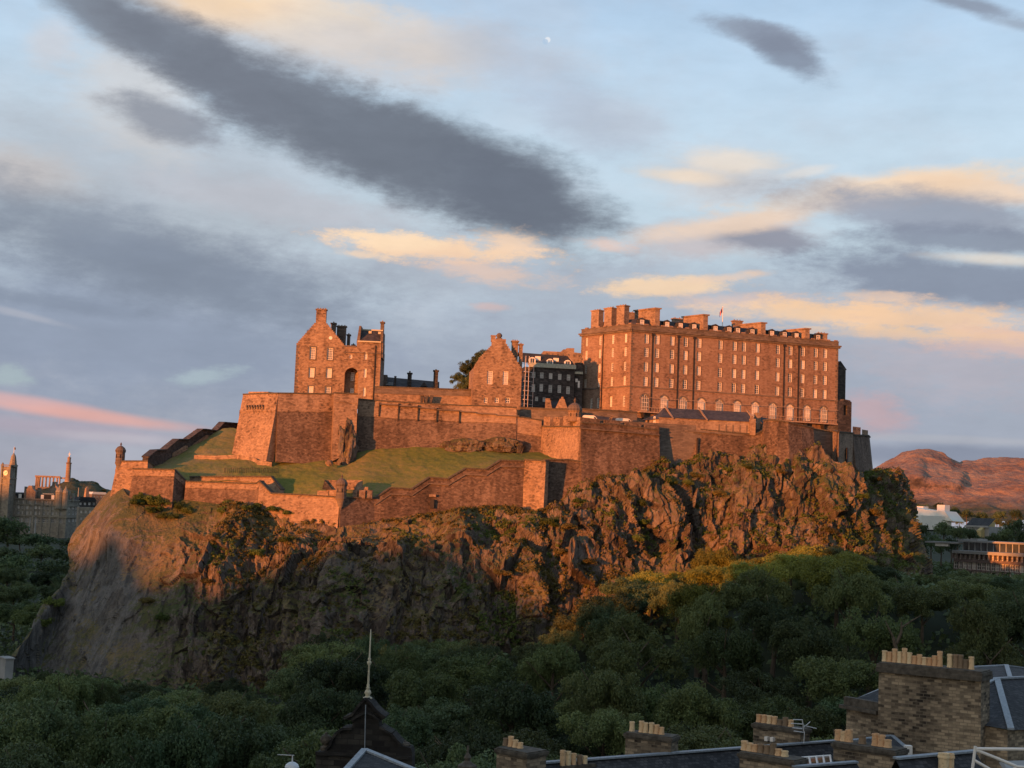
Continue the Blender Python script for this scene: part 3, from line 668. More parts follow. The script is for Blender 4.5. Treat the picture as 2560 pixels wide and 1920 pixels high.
# long middle wall
D_pts = [(1, 1004, 775, 1120, 367), (1, 1162, 788, 1122, 367.8), (1, 1310, 797, 1124, 368.6), (1, 1452, 806, 1130, 369.5), (1, 1600, 812, 1135, 370.4), (1, 1760, 822, 1150, 371.2), (1, 1960, 826, 1160, 372), (1, 2186, 838, 1170, 372.9), (1, 2194, 905, 1170, 373), (2, 178, 800, 1035, 374)]
r_, tp, nr_, zb_ = wall('long_curtain_wall', 'long middle rubble wall with a paler stepped parapet above the grass', D_pts, MR, band=4.2, batter=1.8)
mb = MB()
for (k, u, v1, v2, Y) in ((1, 1162, 795, 900, 367.0), (1, 1306, 802, 930, 367.8), (1, 1452, 815, 935, 368.6), (1, 1592, 835, 940, 369.4), (1, 1760, 860, 950, 370.2)):
    a = P(k, u, v1, Y); b = P(k, u, v2, Y); mb.prism([a + Vector((-.14, .25, 0)), a + Vector((.14, .25, 0)), a + Vector((.14, .9, 0)), a + Vector((-.14, .9, 0))], (0, -.3, b.z - a.z))
mb.build('drain_strips', M['iron'], r_)
mb = MB()
for (u1, u2, v, Y) in ((1165, 1305, 815, 367.2), (1310, 1450, 828, 368), (1455, 1590, 842, 368.9), (1595, 1760, 858, 369.7), (1765, 1880, 870, 370.4), (1885, 2030, 884, 371), (2035, 2205, 898, 371.8)):
    a = P(1, u1, v, Y); b = P(1, u2, v, Y + .7); a.z = b.z = (a.z + b.z) / 2; mb.prism([a + Vector((0, -.35, 0)), b + Vector((0, -.35, 0)), b + Vector((0, .3, 0)), a + Vector((0, .3, 0))], (0, 0, .3))
mb.build('string_course', M['trim'], r_)
# wall behind with machicolation
r_, tp, nr_, zb_ = wall('inner_wall', 'low inner wall with hanging corbels in front of the dark slate roofs', [(9, 1200, 1262, 1450, 381), (9, 2060, 1290, 1500, 382), (10, 345, 1085, 1330, 383.5)], [M['rubble_warm'], M['trim'], M['coping']], band=1.7, batter=.2)
mb = MB()
for u in (1470, 1505, 1540): 
    a = P(1, u, 745, 380.6); mb.prism([a, a + Vector((1.0, 0, 0)), a + Vector((.3, 0, -3.2)), a + Vector((.1, 0, -3.2))], (0, -1.2, 0))
mb.build('corbels', M['black_stone'], r_)
# bright return wall + corner turret
F_a, F_b = (2, 178, 835, 1040, 374), (2, 415, 838, 1040, 354)
r_, tp, nr_, zb_ = wall('return_wall', 'brightest sunlit crenellated wall left of the domed corner turret', [F_a, F_b], [M['rubble_warm'], M['rubble_warm'], M['coping']], batter=.9, thick=1.4)
merlons(r_, tp[0], tp[1], nr_[0], 4, 3.6, 2.6, 1.3, M['rubble_warm'], .3, .55)
cc = P(2, 376, 760, 357.5); pepperpot('corner_turret', 'round turret with a stone dome at the battery corner', cc, 1.7, zpx(2, 376, 800, 357.5), zpx(2, 376, 738, 357.5), M['rubble_warm'], M['trim'], corbel=.5)
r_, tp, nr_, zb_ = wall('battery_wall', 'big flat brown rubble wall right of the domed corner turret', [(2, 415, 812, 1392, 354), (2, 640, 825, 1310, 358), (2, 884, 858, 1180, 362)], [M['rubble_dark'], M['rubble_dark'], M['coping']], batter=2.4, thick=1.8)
for q, (u1, u2) in enumerate(((415, 528), (558, 652), (684, 776), (800, 884))):
    Y1 = 354 + (u1 - 415) / 469 * 8; Y2 = 354 + (u2 - 415) / 469 * 8; v1 = 776 + (u1 - 415) / 469 * 54; v2 = 776 + (u2 - 415) / 469 * 54
    a, b = P(2, u1, v1, Y1), P(2, u2, v2, Y2); mb = MB(); zz = min(zpx(2, u1, 812 + (u1 - 415) / 469 * 46, Y1), zpx(2, u2, 812 + (u2 - 415) / 469 * 46, Y2)) - .1
    dd = Vector((b.x - a.x, b.y - a.y, 0)).normalized(); n2 = Vector((dd.y, -dd.x, 0)) * .04
    A0, B0 = Vector((a.x, a.y, zz)) + n2, Vector((b.x, b.y, zz)) + n2; back = -n2 / .04 * 1.6
    mb.poly([A0, B0, b + n2, a + n2]); mb.poly([B0 + back, A0 + back, a + back, b + back]); mb.poly([a + n2, b + n2, b + back, a + back]); mb.poly([A0 + back, A0, a + n2, a + back]); mb.poly([B0, B0 + back, b + back, b + n2])
    mb.build('merlon', M['rubble_dark'], r_)
mb = MB(); a, b = P(2, 415, 846, 353.9), P(2, 884, 888, 361.8)
mb.prism([a + Vector((-.2, -.5, 0)), b + Vector((.2, -.5, 0)), b + Vector((.2, .3, 0)), a + Vector((-.2, .3, 0))], (0, 0, .28)); mb.build('string_course', M['trim'], r_)
# recess wall
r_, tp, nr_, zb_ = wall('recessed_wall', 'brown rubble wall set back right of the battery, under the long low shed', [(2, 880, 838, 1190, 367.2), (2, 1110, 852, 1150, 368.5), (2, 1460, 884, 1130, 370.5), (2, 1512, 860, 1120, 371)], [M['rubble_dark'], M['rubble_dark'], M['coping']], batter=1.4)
mb = MB(); a = P(2, 1112, 900, 367.4); mb.prism([a, a + Vector((.35, 0, 0)), a + Vector((.35, .8, 0)), a + Vector((0, .8, 0))], (0, 0, -15)); mb.build('drain_strip', M['iron'], r_)
r_, tp, nr_, zb_ = wall('rounded_bastion', 'rounded bastion with one bright edge under the right end of the barracks', [(2, 1512, 800, 1150, 371), (2, 1545, 796, 1150, 366.5), (2, 1604, 800, 1160, 363.5), (2, 1660, 810, 1170, 363.4), (2, 1740, 828, 1170, 366), (2, 1812, 846, 1160, 369)], [M['rubble_dark'], M['rubble_warm'], M['coping']], batter=1.8)
r_, tp, nr_, zb_ = wall('shaded_wall', 'short wall in shadow between the rounded bastion and the square gatehouse tower', [(2, 1812, 850, 1160, 377.5), (2, 1926, 866, 1170, 378.5)], [M['trim'], M['trim'], M['coping']], batter=.6)
t_pts = [(2, 1925, 862, 1195, 378.5), (2, 1965, 868, 1200, 371.2), (2, 2050, 876, 1200, 380.5)]
r_, tp, nr_, zb_ = wall('gate_tower', 'square stone tower with one glowing side at the right end of the walls', t_pts, [M['ashlar'], M['ashlar'], M['coping']], batter=0, thick=1)
mb = MB(); a = P(2, 2006, 960, 375.2); mb.prism([a, a + Vector((.5, .75, 0)), a + Vector((.5, .75, -11)), a + Vector((0, 0, -11))], (.3, -.35, 0)); mb.build('arrow_slit', M['iron'], r_)
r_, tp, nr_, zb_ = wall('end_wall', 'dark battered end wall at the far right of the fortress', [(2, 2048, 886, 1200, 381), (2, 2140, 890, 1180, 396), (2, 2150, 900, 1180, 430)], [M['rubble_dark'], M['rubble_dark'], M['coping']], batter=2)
for q, (u1, u2, v1, Y) in enumerate(((2048, 2096, 832, 389), (2104, 2140, 850, 395))):
    a, b = P(2, u1, v1, Y), P(2, u2, v1 + 6, Y + 3); mb = MB(); mb.prism([a, b, b + Vector((1, 4, 0)), a + Vector((1, 4, 0))], (0, 0, -(a.z - zpx(2, u1, 888, Y)))); mb.build('merlon', M['rubble_warm'], r_)

# lower walls
wall('point_wall', 'wall of the outermost bastion under the sentry box', [(3, 1008, 425, 600, 354), (3, 1060, 395, 660, 352.5), (3, 1275, 395, 700, 350), (3, 1325, 430, 700, 356)], [M['rubble_warm'], M['rubble_warm'], M['coping']], band=1.6, batter=1.4)
wall('outer_bastion_wall', 'low bastion wall with a sloping return above the green scrub', [(3, 1150, 462, 800, 346), (3, 1510, 470, 800, 343), (3, 1612, 575, 800, 347)], [M['rubble_dark'], M['rubble_warm'], M['coping']], band=1.5, batter=1.8)
wall('lower_left_wall', 'long low wall with a pale parapet left of the stone turret', [(3, 1606, 572, 830, 345), (3, 2212, 590, 900, 341.5), (4, 135, 290, 560, 341)], [M['rubble_dark'], M['rubble_warm'], M['coping']], band=1.3, batter=1.2)
r_, tp, nr_, zb_ = wall('lower_turret_wall', 'sunlit low wall stepping down to the corner turret', [(4, 135, 288, 560, 341), (4, 218, 374, 620, 340), (4, 450, 384, 680, 338), (4, 690, 400, 720, 336)], [M['rubble_warm'], M['rubble_warm'], M['coping']], batter=1.2)
for (k, u1, u2, v1, v2, Y) in ((4, 535, 612, 350, 392, 337.6), (4, 618, 680, 345, 395, 336.8)):
    a, b = P(k, u1, v1, Y), P(k, u2, v1, Y - .5); mb = MB(); mb.prism([a, b, b + Vector((0, 1.2, 0)), a + Vector((0, 1.2, 0))], (0, 0, -(a.z - zpx(k, u1, v2, Y)))); mb.build('merlon', M['rubble_warm'], r_)
wall('upper_retaining_wall', 'second pale wall ledge behind the sloping return of the lower wall', [(3, 1640, 530, 580, 350), (4, 215, 258, 300, 346), (4, 285, 348, 380, 344)], [M['rubble_warm'], M['rubble_warm'], M['coping']], batter=.2, thick=1.0)
zz_pts = [(4, 690, 402, 720, 336), (4, 780, 402, 690, 338), (4, 930, 408, 680, 341), (4, 1040, 335, 660, 342.2), (4, 1190, 343, 660, 343.6), (4, 1310, 262, 640, 345), (4, 1440, 272, 640, 346), (4, 1560, 200, 640, 347.2), (4, 1700, 208, 660, 348.2), (4, 1800, 144, 720, 349), (4, 1968, 150, 800, 350.6)]
r_, tp, nr_, zb_ = wall('zigzag_wall', 'lower wall whose coping climbs in zigzag steps up the grass slope', zz_pts, [M['rubble_dark'], M['rubble_warm'], M['coping']], batter=1.3, thick=1.2)
mb = MB()
for i in range(2, len(tp) - 1):
    a, b = tp[i] + nr_[i] * .1 - Vector((0, 0, 1.5)), tp[i + 1] + nr_[i + 1] * .1 - Vector((0, 0, 1.5)); mb.prism([a + nr_[i] * .35, b + nr_[i + 1] * .35, b - nr_[i + 1] * .3, a - nr_[i] * .3], (0, 0, .3))
mb.build('string_course', M['trim'], r_)
for (u1, u2) in ((780, 812), (824, 866), (880, 915)):
    a, b = P(4, u1, 345, 338.6), P(4, u2, 348, 339.2); mb = MB(); mb.prism([a, b, b + Vector((0, 1.2, 0)), a + Vector((0, 1.2, 0))], (0, 0, -(a.z - zpx(4, u1, 402, 338.6)))); mb.build('merlon', M['rubble_warm'], r_)
# doorway in the zigzag wall
t = thing('arched_doorway', 'small black arched doorway below a pale lintel in the zigzag wall', 'doorway', P(4, 1326, 490, 343.8)); mb = MB()
c = P(4, 1326, 472, 343.9); w_, h_ = .5, 1.7
arc = [c + Vector((-w_, 0, 0)), c + Vector((w_, 0, 0)), c + Vector((w_, 0, h_))] + [c + Vector((w_ * math.cos(q), 0, h_ + w_ * math.sin(q))) for q in (.5, 1, 1.57, 2.14, 2.64)] + [c + Vector((-w_, 0, h_))]
mb.prism(arc, (0, .5, 0)); mb.build('opening', M['iron'], t)
mb = MB(); q = P(4, 1330, 394, 344.3); mb.prism([q + Vector((-.85, 0, 0)), q + Vector((.85, 0, 0)), q + Vector((.85, .8, 0)), q + Vector((-.85, .8, 0))], (0, 0, .65))
mb.build('dressings', M['ashlar'], t)
wall('bright_buttress', 'pale sunlit pier standing out of the lower wall', [(4, 1968, 140, 800, 350.4), (4, 2115, 150, 830, 346.2)], [M['rubble_warm'], M['rubble_warm'], M['coping']], batter=.8, thick=1.2)
wall('lower_right_wall', 'short brown lower wall between the bright pier and the battery wall', [(4, 2112, 140, 830, 351), (2, 345, 1035, 1400, 353.4), (2, 432, 1052, 1400, 353.6)], [M['rubble_dark'], M['rubble_dark'], M['coping']], batter=2.0, thick=1.2)
cc = P(4, 702, 330, 336.2); pepperpot('wall_turret', 'small round stone turret at the corner of the lower wall', cc, 1.25, zpx(4, 702, 400, 336), zpx(4, 702, 308, 336), M['trim'], M['trim'], corbel=2.8)
cc = P(3, 1040, 340, 353.5); pepperpot('sentry_box', 'domed sentry turret on the outermost left corner', cc, 1.15, zpx(3, 1040, 405, 353.5), zpx(3, 1040, 305, 353.5), M['trim'], M['trim'], corbel=2.4)
# little gables / guard ledges by the lower turret
for (u1, u2, v1, v2, Y) in ((600, 668, 275, 345, 342), (738, 846, 275, 320, 342), (790, 886, 322, 352, 340.5)):
    a, b = P(4, u1, v1, Y), P(4, u2, v1 + 3, Y); mb = MB(); mb.prism([a, b, b + Vector((0, 1.2, 0)), a + Vector((0, 1.2, 0))], (0, 0, -(a.z - zpx(4, u1, v2, Y)) - .8)); o = mb.build('garden_wall', M['rubble_warm'])
    tag(o, {600: 'short stone wall left of the small lower turret', 738: 'short stone wall just behind and right of the small lower turret', 790: 'lowest short wall right of the small lower turret'}[u1], 'wall')
mb = MB(); a, b, c = P(4, 568, 342, 341), P(4, 640, 345, 341), P(4, 584, 275, 341); mb.prism([a, b, c], (0, 2.5, 0)); tag(mb.build('stone_ramp', M['black_stone']), 'dark triangular stone ramp left of the small lower turret', 'ramp')
# left steep wall
lw = [(1280, 360, 440, 354), (1350, 303, 430, 360), (1432, 298, 380, 367), (1540, 208, 330, 374), (1625, 208, 280, 379), (1750, 120, 225, 385), (1775, 120, 195, 387), (1870, 133, 172, 392), (1936, 60, 168, 397), (2075, 72, 130, 404)]
wall('stepped_hill_wall', 'dark stepped wall climbing the left edge of the grass slope', [(3, u, v1, v2, Y) for u, v1, v2, Y in lw], [M['black_stone'], M['black_stone'], M['black_stone']], batter=.2, thick=1.4)  # dark tone painted in because the wall faces away from the sun
for (u1, v1, u2, v2, hh, Y, lab) in ((1490, 320, 1600, 255, 34, 372, 'lower'), (1665, 245, 1780, 165, 34, 382, 'middle'), (1930, 140, 1995, 122, 22, 394, 'upper')):
    a, b = P(3, u1, v1, Y - 1.5), P(3, u2, v2, Y + 3.5); mb = MB(); hm = hh * .28933 / FPX * Y; mb.prism([a + Vector((0, 0, -hm)), b + Vector((0, 0, -hm)), b, a], (.5, 1.0, 0))
    tag(mb.build('stone_ledge', M['rubble_warm']), lab + ' pinkish stone ledge lying against the dark stepped wall', 'ledge')
a, b = P(3, 1668, 128, 386), P(3, 1748, 116, 386); mb = MB(); mb.prism([a, b, b + Vector((0, 4, 0)), a + Vector((0, 4, 0))], (0, 0, -4)); tag(mb.build('stone_hut', M['rubble_warm']), 'tiny sunlit stone hut behind the crest of the dark stepped wall', 'hut')
# retaining line in the grass
def bank_wall(name, label, pts, h, mat):
    mb = MB(); q = [on_bank(*p_) for p_ in pts]
    for a, b in zip(q[:-1], q[1:]): mb.prism([a + Vector((0, -.5, -.6)), b + Vector((0, -.5, -.6)), b + Vector((0, .5, -.6)), a + Vector((0, .5, -.6))], (0, 0, h + .6))
    return tag(mb.build(name, mat), label, 'wall')
bank_wall('retaining_wall', 'low crumbling stone retaining line across the left grass', [(3, 1680, 368), (3, 1850, 370), (3, 2050, 368), (3, 2150, 378), (3, 2212, 400), (4, 120, 165), (4, 220, 180)], .9, M['rubble_warm'])
# railing on the grass
t = thing('grass_railing', 'thin iron railing along the foot of the grass slope', 'railing', on_bank(1, 20, 1310)); mb = MB(); q = [on_bank(1, u, 1322) for u in range(0, 420, 14)]
for i, a in enumerate(q):
    mb.tube(a, a + Vector((0, 0, 1.2)), .05, n=4)
    if i: mb.tube(q[i - 1] + Vector((0, 0, 1.15)), a + Vector((0, 0, 1.15)), .04, n=4)
mb.build('rails', M['iron'], t)
# boulders on the bank and at wall feet
def boulder(name, label, k, u, v, Y, size, seed, stretch=(1, 1, 1), mat=None):
    import bmesh
    bm = bmesh.new(); bmesh.ops.create_icosphere(bm, subdivisions=5, radius=1); co = np.array([v_.co for v_ in bm.verts]); s_ = np.array(size)
    d = 1 + .11 * facets(co * 1.0 + seed, (.55, .55, .5), seed) + .28 * fbm(co * 1.6 + seed, 3, seed) + .16 * ridged(co * np.array([3, 3, 1.6]) + seed, 3, seed + 3) + .07 * fbm(co * 9, 3, seed)
    co = co * d[:, None] * s_
    for v_, c_ in zip(bm.verts, co): v_.co = c_
    me = bpy.data.meshes.new(name); bm.to_mesh(me); bm.free(); me.materials.append(mat or M['rock']); auto_uv(me)
    o = bpy.data.objects.new(name, me); COL.objects.link(o); o.location = P(k, u, v, Y); WL[o.name] = o.location.copy()
    return tag(o, label, 'rock')
boulder('rock_outcrop', 'tall dark rock outcrop at the foot of the square buttress tower', 1, 912, 1145, 363, (2.6, 3, 7.2), 3)
boulder('rock_outcrop', 'broad jagged rock under the left part of the middle wall', 1, 1790, 1122, 369, (5.4, 1.8, 1.9), 8)
boulder('rock_outcrop', 'dark rounded rock against the right part of the middle wall', 1, 2060, 1115, 370, (4.6, 1.9, 1.9), 12)
boulder('rock_outcrop', 'small pointed black rock left of the bright return wall', 2, 45, 962, 371, (1.3, 1.3, 2.0), 15, mat=M['black_stone'])
boulder('boulder', 'small square boulder on the grass left of the tall outcrop', 1, 785, 1250, 356, (.9, .8, .7), 19, mat=M['rubble_warm'])

# ------------------------------------------------------------------ facades and openings
class Fac:
    """a vertical plane through two points of the ground plan"""
    def __init__(s, A, B):
        s.A = Vector((A[0], A[1])); d = Vector((B[0], B[1])) - s.A; s.L = d.length; s.u = d.normalized(); s.n = Vector((s.u.y, -s.u.x))
    @classmethod
    def px(c, k, u1, v1, Y1, u2, v2, Y2):
        a, b = P(k, u1, v1, Y1), P(k, u2, v2, Y2); return c((a.x, a.y), (b.x, b.y))
    def sz(s, k, u, v):
        d = ray(k, u, v); dn = d.x * s.n.x + d.y * s.n.y; t = (s.A.x * s.n.x + s.A.y * s.n.y) / dn
        x, y = d.x * t, d.y * t; return (x - s.A.x) * s.u.x + (y - s.A.y) * s.u.y, CAMZ + d.z * t
    def pt(s, a, z, d=0): return Vector((s.A.x + s.u.x * a + s.n.x * d, s.A.y + s.u.y * a + s.n.y * d, z))
    def v(s, a, d=0): return Vector((s.u.x * a + s.n.x * d, s.u.y * a + s.n.y * d, 0))
def fbox(mb, F, s0, s1, z0, z1, d0, d1, m=None):
    mb.prism([F.pt(s0, z0, d1), F.pt(s1, z0, d1), F.pt(s1, z0, d0), F.pt(s0, z0, d0)], (0, 0, z1 - z0), m)
def fpoly(mb, F, poly, d0, d1, m=None):
    """polygon in (s, z) extruded from d0 (back) to d1 (front)"""
    mb.prism([F.pt(a, z, d1) for a, z in poly], F.v(0, d0 - d1), m)
def fwall(mb, F, s0, s1, z0, z1, holes, depth=.35, m=0):
    """wall skin with real openings: holes (a0, a1, b0, b1[, arch])"""
    xs = sorted({round(q, 3) for h in holes for q in h[:2]} | {s0, s1}); zs = sorted({round(q, 3) for h in holes for q in h[2:4]} | {z0, z1})
    xs = [q for q in xs if s0 <= q <= s1]; zs = [q for q in zs if z0 <= q <= z1]
    for j in range(len(zs) - 1):
        zc = (zs[j] + zs[j + 1]) / 2; run = None
        for i in range(len(xs)):
            solid = i < len(xs) - 1 and not any(h[0] < (xs[i] + xs[i + 1]) / 2 < h[1] and h[2] < zc < h[3] for h in holes)
            if solid and run is None: run = xs[i]
            if not solid and run is not None:
                mb.poly([F.pt(run, zs[j]), F.pt(xs[i], zs[j]), F.pt(xs[i], zs[j + 1]), F.pt(run, zs[j + 1])], m); run = None
    for h in holes:
        a0, a1, b0, b1 = h[:4]; dp = -(h[5] if len(h) > 5 else depth)
        mb.poly([F.pt(a0, b0), F.pt(a0, b1), F.pt(a0, b1, dp), F.pt(a0, b0, dp)][::-1], m); mb.poly([F.pt(a1, b0), F.pt(a1, b1), F.pt(a1, b1, dp), F.pt(a1, b0, dp)], m)
        mb.poly([F.pt(a0, b0), F.pt(a1, b0), F.pt(a1, b0, dp), F.pt(a0, b0, dp)][::-1], m); mb.poly([F.pt(a0, b1), F.pt(a1, b1), F.pt(a1, b1, dp), F.pt(a0, b1, dp)], m)
        if len(h) > 4 and h[4]:
            r = (a1 - a0) / 2; c = (a0 + a1) / 2; zc = b1 - r
            for sg in (-1, 1):
                pts = [(c + sg * r, b1), (c + sg * r, zc)] + [(c + sg * r * math.cos(q * math.pi / 12), zc + r * math.sin(q * math.pi / 12)) for q in range(1, 7)]
                fpoly(mb, F, pts if sg < 0 else pts[::-1], dp, .012, m)
_wm = {}
def window_mesh(w, h, nx, ny, arch=False, fr=.13, bar=.07):
    key = (round(w, 1), round(h, 1), nx, ny, arch)
    if key in _wm: return _wm[key]
    mb = MB(); W = w / 2
    def bx(x0, x1, z0, z1, y0, y1, m): mb.prism([(x0, y0, z0), (x1, y0, z0), (x1, y1, z0), (x0, y1, z0)], (0, 0, z1 - z0), m)
    bx(-W, -W + fr, 0, h, -.05, .06, 0); bx(W - fr, W, 0, h, -.05, .06, 0); bx(-W + fr, W - fr, 0, fr, -.05, .06, 0); bx(-W + fr, W - fr, h - fr, h, -.05, .06, 0)
    for i in range(1, nx): x = -W + w * i / nx; bx(x - bar / 2, x + bar / 2, fr, h - fr, -.03, .05, 0)
    for j in range(1, ny): z = h * j / ny; b2 = bar * (1.6 if j * 2 == ny else 1); bx(-W + fr, W - fr, z - b2 / 2, z + b2 / 2, -.026, .046, 0)
    bx(-W + fr * .5, W - fr * .5, fr * .5, h - fr * .5, .01, .04, 1)
    me = bpy.data.meshes.new('window'); me.from_pydata(mb.v, [], mb.f)
    me.materials.append(M['white']); me.materials.append(M['pane']); me.polygons.foreach_set('material_index', mb.m); me.update(); auto_uv(me); _wm[key] = me; return me
def put_window(F, parent, s, z0, w, h, nx=2, ny=4, dp=.3, name='window', label=None, mat=None):
    me = window_mesh(w, h, nx, ny)
    o = bpy.data.objects.new(name, me); COL.objects.link(o); o.parent = parent; p = F.pt(s, z0, -dp + .07)
    o.location = p - WL[parent.name]; o.rotation_euler = (0, 0, math.atan2(F.u.y, F.u.x)); WL[o.name] = p
    if label: o['label'] = label
    return o
def chimney(F, parent, s0, s1, z0, z1, d0, d1, mat, npots=0, name='chimney', potr=.2, poth=.9, cap=.35):
    mb = MB(); fbox(mb, F, s0, s1, z0, z1, d0, d1); fbox(mb, F, s0 - cap * .6, s1 + cap * .6, z1 + .002, z1 + cap, d0 - cap * .6, d1 + cap * .6); c = mb.build(name, mat, parent)
    if npots:
        along = abs(s1 - s0) >= abs(d1 - d0)
        for i in range(npots):
            t = (i + .5) / npots; p = F.pt(s0 + (s1 - s0) * (t if along else .5), z1 + cap, d0 + (d1 - d0) * (.5 if along else t))
            q = MB(); q.lathe(p, [(potr, 0), (potr * .85, poth * .85), (potr, poth * .87), (potr, poth)], 8); q.build('chimney_pot', M['pot_dark'], c)
    return c
def rectof(F, k, cx, cy, w, h, pad=0):
    """opening centred on a measured point; width and height measured in the same window"""
    s, z = F.sz(k, cx, cy); f = Z[k][2] / FPX * (F.pt(s, z).y); W = w * f / max(abs(F.u.x), .35); H = h * f
    return (s - W / 2, s + W / 2, z - H / 2, z + H / 2)

# ------------------------------------------------------------------ barracks
C0 = P(2, 720, 210, 400); CR_ = P(2, 1962, 368, 421.5); CL = P(2, 420, 245, 416)
FL = Fac((C0.x, C0.y), (CR_.x, CR_.y)); FS = Fac((CL.x, CL.y), (C0.x, C0.y))
zt = (FL.sz(2, 722, 232)[1] + FS.sz(2, 422, 268)[1] + FL.sz(2, 1960, 388)[1]) / 3; zb = FL.sz(2, 710, 745)[1] - 4
bar = thing('barracks', 'great six storey sandstone barracks with rows of sash windows, the largest castle building', 'barracks', (C0.x, C0.y, zb))
mb = MB(); holes = []; wins = []
cols = [812, 876, 966, 1047, 1128, 1255, 1340, 1396, 1478, 1600, 1675, 1750, 1827, 1884]; topv = [283, 292, 304, 315, 325, 342, 352, 359, 368, 385, 394, 402, 412, 418]
rowz = [np.mean([FL.sz(2, c, tv + k_ * sp)[1] for c, tv in zip(cols, topv)]) for k_, sp in ((0, 0), (1, 84), (2, 170), (3, 254))]
rowz = [FL.sz(2, 1128, v_)[1] * .34 + FL.sz(2, 1255, w_)[1] * .33 + FL.sz(2, 1478, x_)[1] * .33 for v_, w_, x_ in ((325, 342, 368), (405, 422, 447), (493, 507, 532), (580, 593, 617))]
for c, tv in zip(cols, topv):
    s = FL.sz(2, c, tv)[0]
    for z in rowz:
        holes.append((s - .62, s + .62, z - 1.28, z + 1.28)); wins.append((s, z - 1.28, 1.24, 2.56))
arches = [(798, 668), (915, 682), (1028, 693), (1138, 703), (1246, 714), (1354, 722), (1461, 735), (1567, 746), (1670, 756), (1773, 766), (1872, 775)]
az_ = np.mean([FL.sz(2, u, v)[1] for u, v in arches]); aw, ah = 1.35, 4.5
for u, v in arches:
    s = FL.sz(2, u, v)[0]; holes.append((s - aw, s + aw, az_ - ah / 2, az_ + ah / 2, True))
fwall(mb, FL, 0, FL.L, zb, zt, holes, .32)
sh = []; swin = []
for c, tv in ((450, 313), (531, 301), (608, 290), (685, 277)):
    s = FS.sz(2, c, tv)[0]
    for z in rowz: sh.append((s - .5, s + .5, z - 1.25, z + 1.25)); swin.append((s, z - 1.25, 1.0, 2.5))
for c, v in ((477, 695), (517, 690), (595, 683), (672, 680)):
    s, z = FS.sz(2, c, v); sh.append((s - .5, s + .5, z - 1.5, z + 1.5)); swin.append((s, z - 1.5, 1.0, 3.0))
fwall(mb, FS, 0, FS.L, zb, zt, sh, .32)
bd = 17.0
Bk = [FS.pt(0, 0), FS.pt(FS.L, 0), FL.pt(FL.L, 0), FL.pt(FL.L, 0, -bd), FL.pt(2, 0, -bd)]
mb.poly([Vector((q.x, q.y, zt)) for q in Bk])
for a, b in ((2, 3), (3, 4), (4, 0)): mb.poly([Vector((Bk[a].x, Bk[a].y, zb)), Vector((Bk[b].x, Bk[b].y, zb)), Vector((Bk[b].x, Bk[b].y, zt)), Vector((Bk[a].x, Bk[a].y, zt))])
barwall = mb
for s, z, w_, h_ in wins: put_window(FL, bar, s, z, w_, h_, 2, 4)
for s, z, w_, h_ in swin: put_window(FS, bar, s, z, w_, h_, 2, 4)
for u, v in arches:
    s = FL.sz(2, u, v)[0]; put_window(FL, bar, s, az_ - ah / 2, 2 * aw, ah, 4, 4, name='arched_window')
    q = MB()
    pts = [(s + (aw + .42) * math.cos(t), az_ + ah / 2 - aw + (aw + .42) * math.sin(t)) for t in np.linspace(math.pi, 0, 13)]; pin = [(s + (aw + .02) * math.cos(t), az_ + ah / 2 - aw + (aw + .02) * math.sin(t)) for t in np.linspace(math.pi, 0, 13)]
    for i in range(12): fpoly(q, FL, [pin[i], pin[i + 1], pts[i + 1], pts[i]][::-1], .0, .06)
    q.build('arch_surround', M['trim'], bar)
# dressings: window margins, quoins, string courses, cornice, parapet, pipes
q = barwall; q.cm = 0
for s in np.arange(1.5, FL.L, 2.6): fbox(q, FL, s, s + 1.1, zt + 1.7, zt + 2.05, -.4, .15)
for s in np.arange(1.5, FS.L - 1, 2.6): fbox(q, FS, s, s + 1.1, zt + 1.7, zt + 2.05, -.4, .15)
q.cm = 1
for s, z, w_, h_ in wins:
    fbox(q, FL, s - w_ / 2 - .22, s - w_ / 2 - .002, z - .1, z + h_ + .2, 0, .05); fbox(q, FL, s + w_ / 2 + .002, s + w_ / 2 + .22, z - .1, z + h_ + .2, 0, .05)
for j in range(int((zt - zb) / .8)):
    L_ = .9 if j % 2 else .5; fbox(q, FL, 0, L_, zb + j * .8, zb + j * .8 + .7, 0, .04); fbox(q, FL, FL.L - L_, FL.L, zb + j * .8, zb + j * .8 + .7, 0, .04); fbox(q, FS, 0, L_, zb + j * .8, zb + j * .8 + .7, 0, .04)
q.build('wall', [M['barrack'], M['trim']], bar)
q = MB(); zs1 = FL.sz(2, 1095, 622)[1]
for F_, e in ((FL, 0), (FS, 0)):
    fbox(q, F_, -.1, F_.L + .1, zs1, zs1 + .35, 0, .16); fbox(q, F_, -.5, F_.L + .5, zt - .5, zt, 0, .35); fbox(q, F_, -.7, F_.L + .7, zt + .002, zt + .4, -.2, .7); fbox(q, F_, 0, F_.L, zt + .41, zt + 1.5, -.4, .12); fbox(q, F_, -.1, F_.L + .1, zt + 1.502, zt + 1.7, -.5, .25)
q.build('cornice', M['trim'], bar)
for u, v in ((845, 285), (1000, 300), (1095, 315), (1635, 385), (1722, 395)):
    s = FL.sz(2, u, v)[0]; q = MB(); fbox(q, FL, s - .13, s + .13, zb + 4, zt - .6, .01, .25); fbox(q, FL, s - .35, s + .35, zt - 1.2, zt - .6, .01, .4)
    q.build('downpipe', M['iron'], bar)
s = FS.sz(2, 552, 262)[0]; q = MB(); fbox(q, FS, s - .13, s + .13, zb + 4, zt - .6, .01, .25); q.build('downpipe', M['iron'], bar)
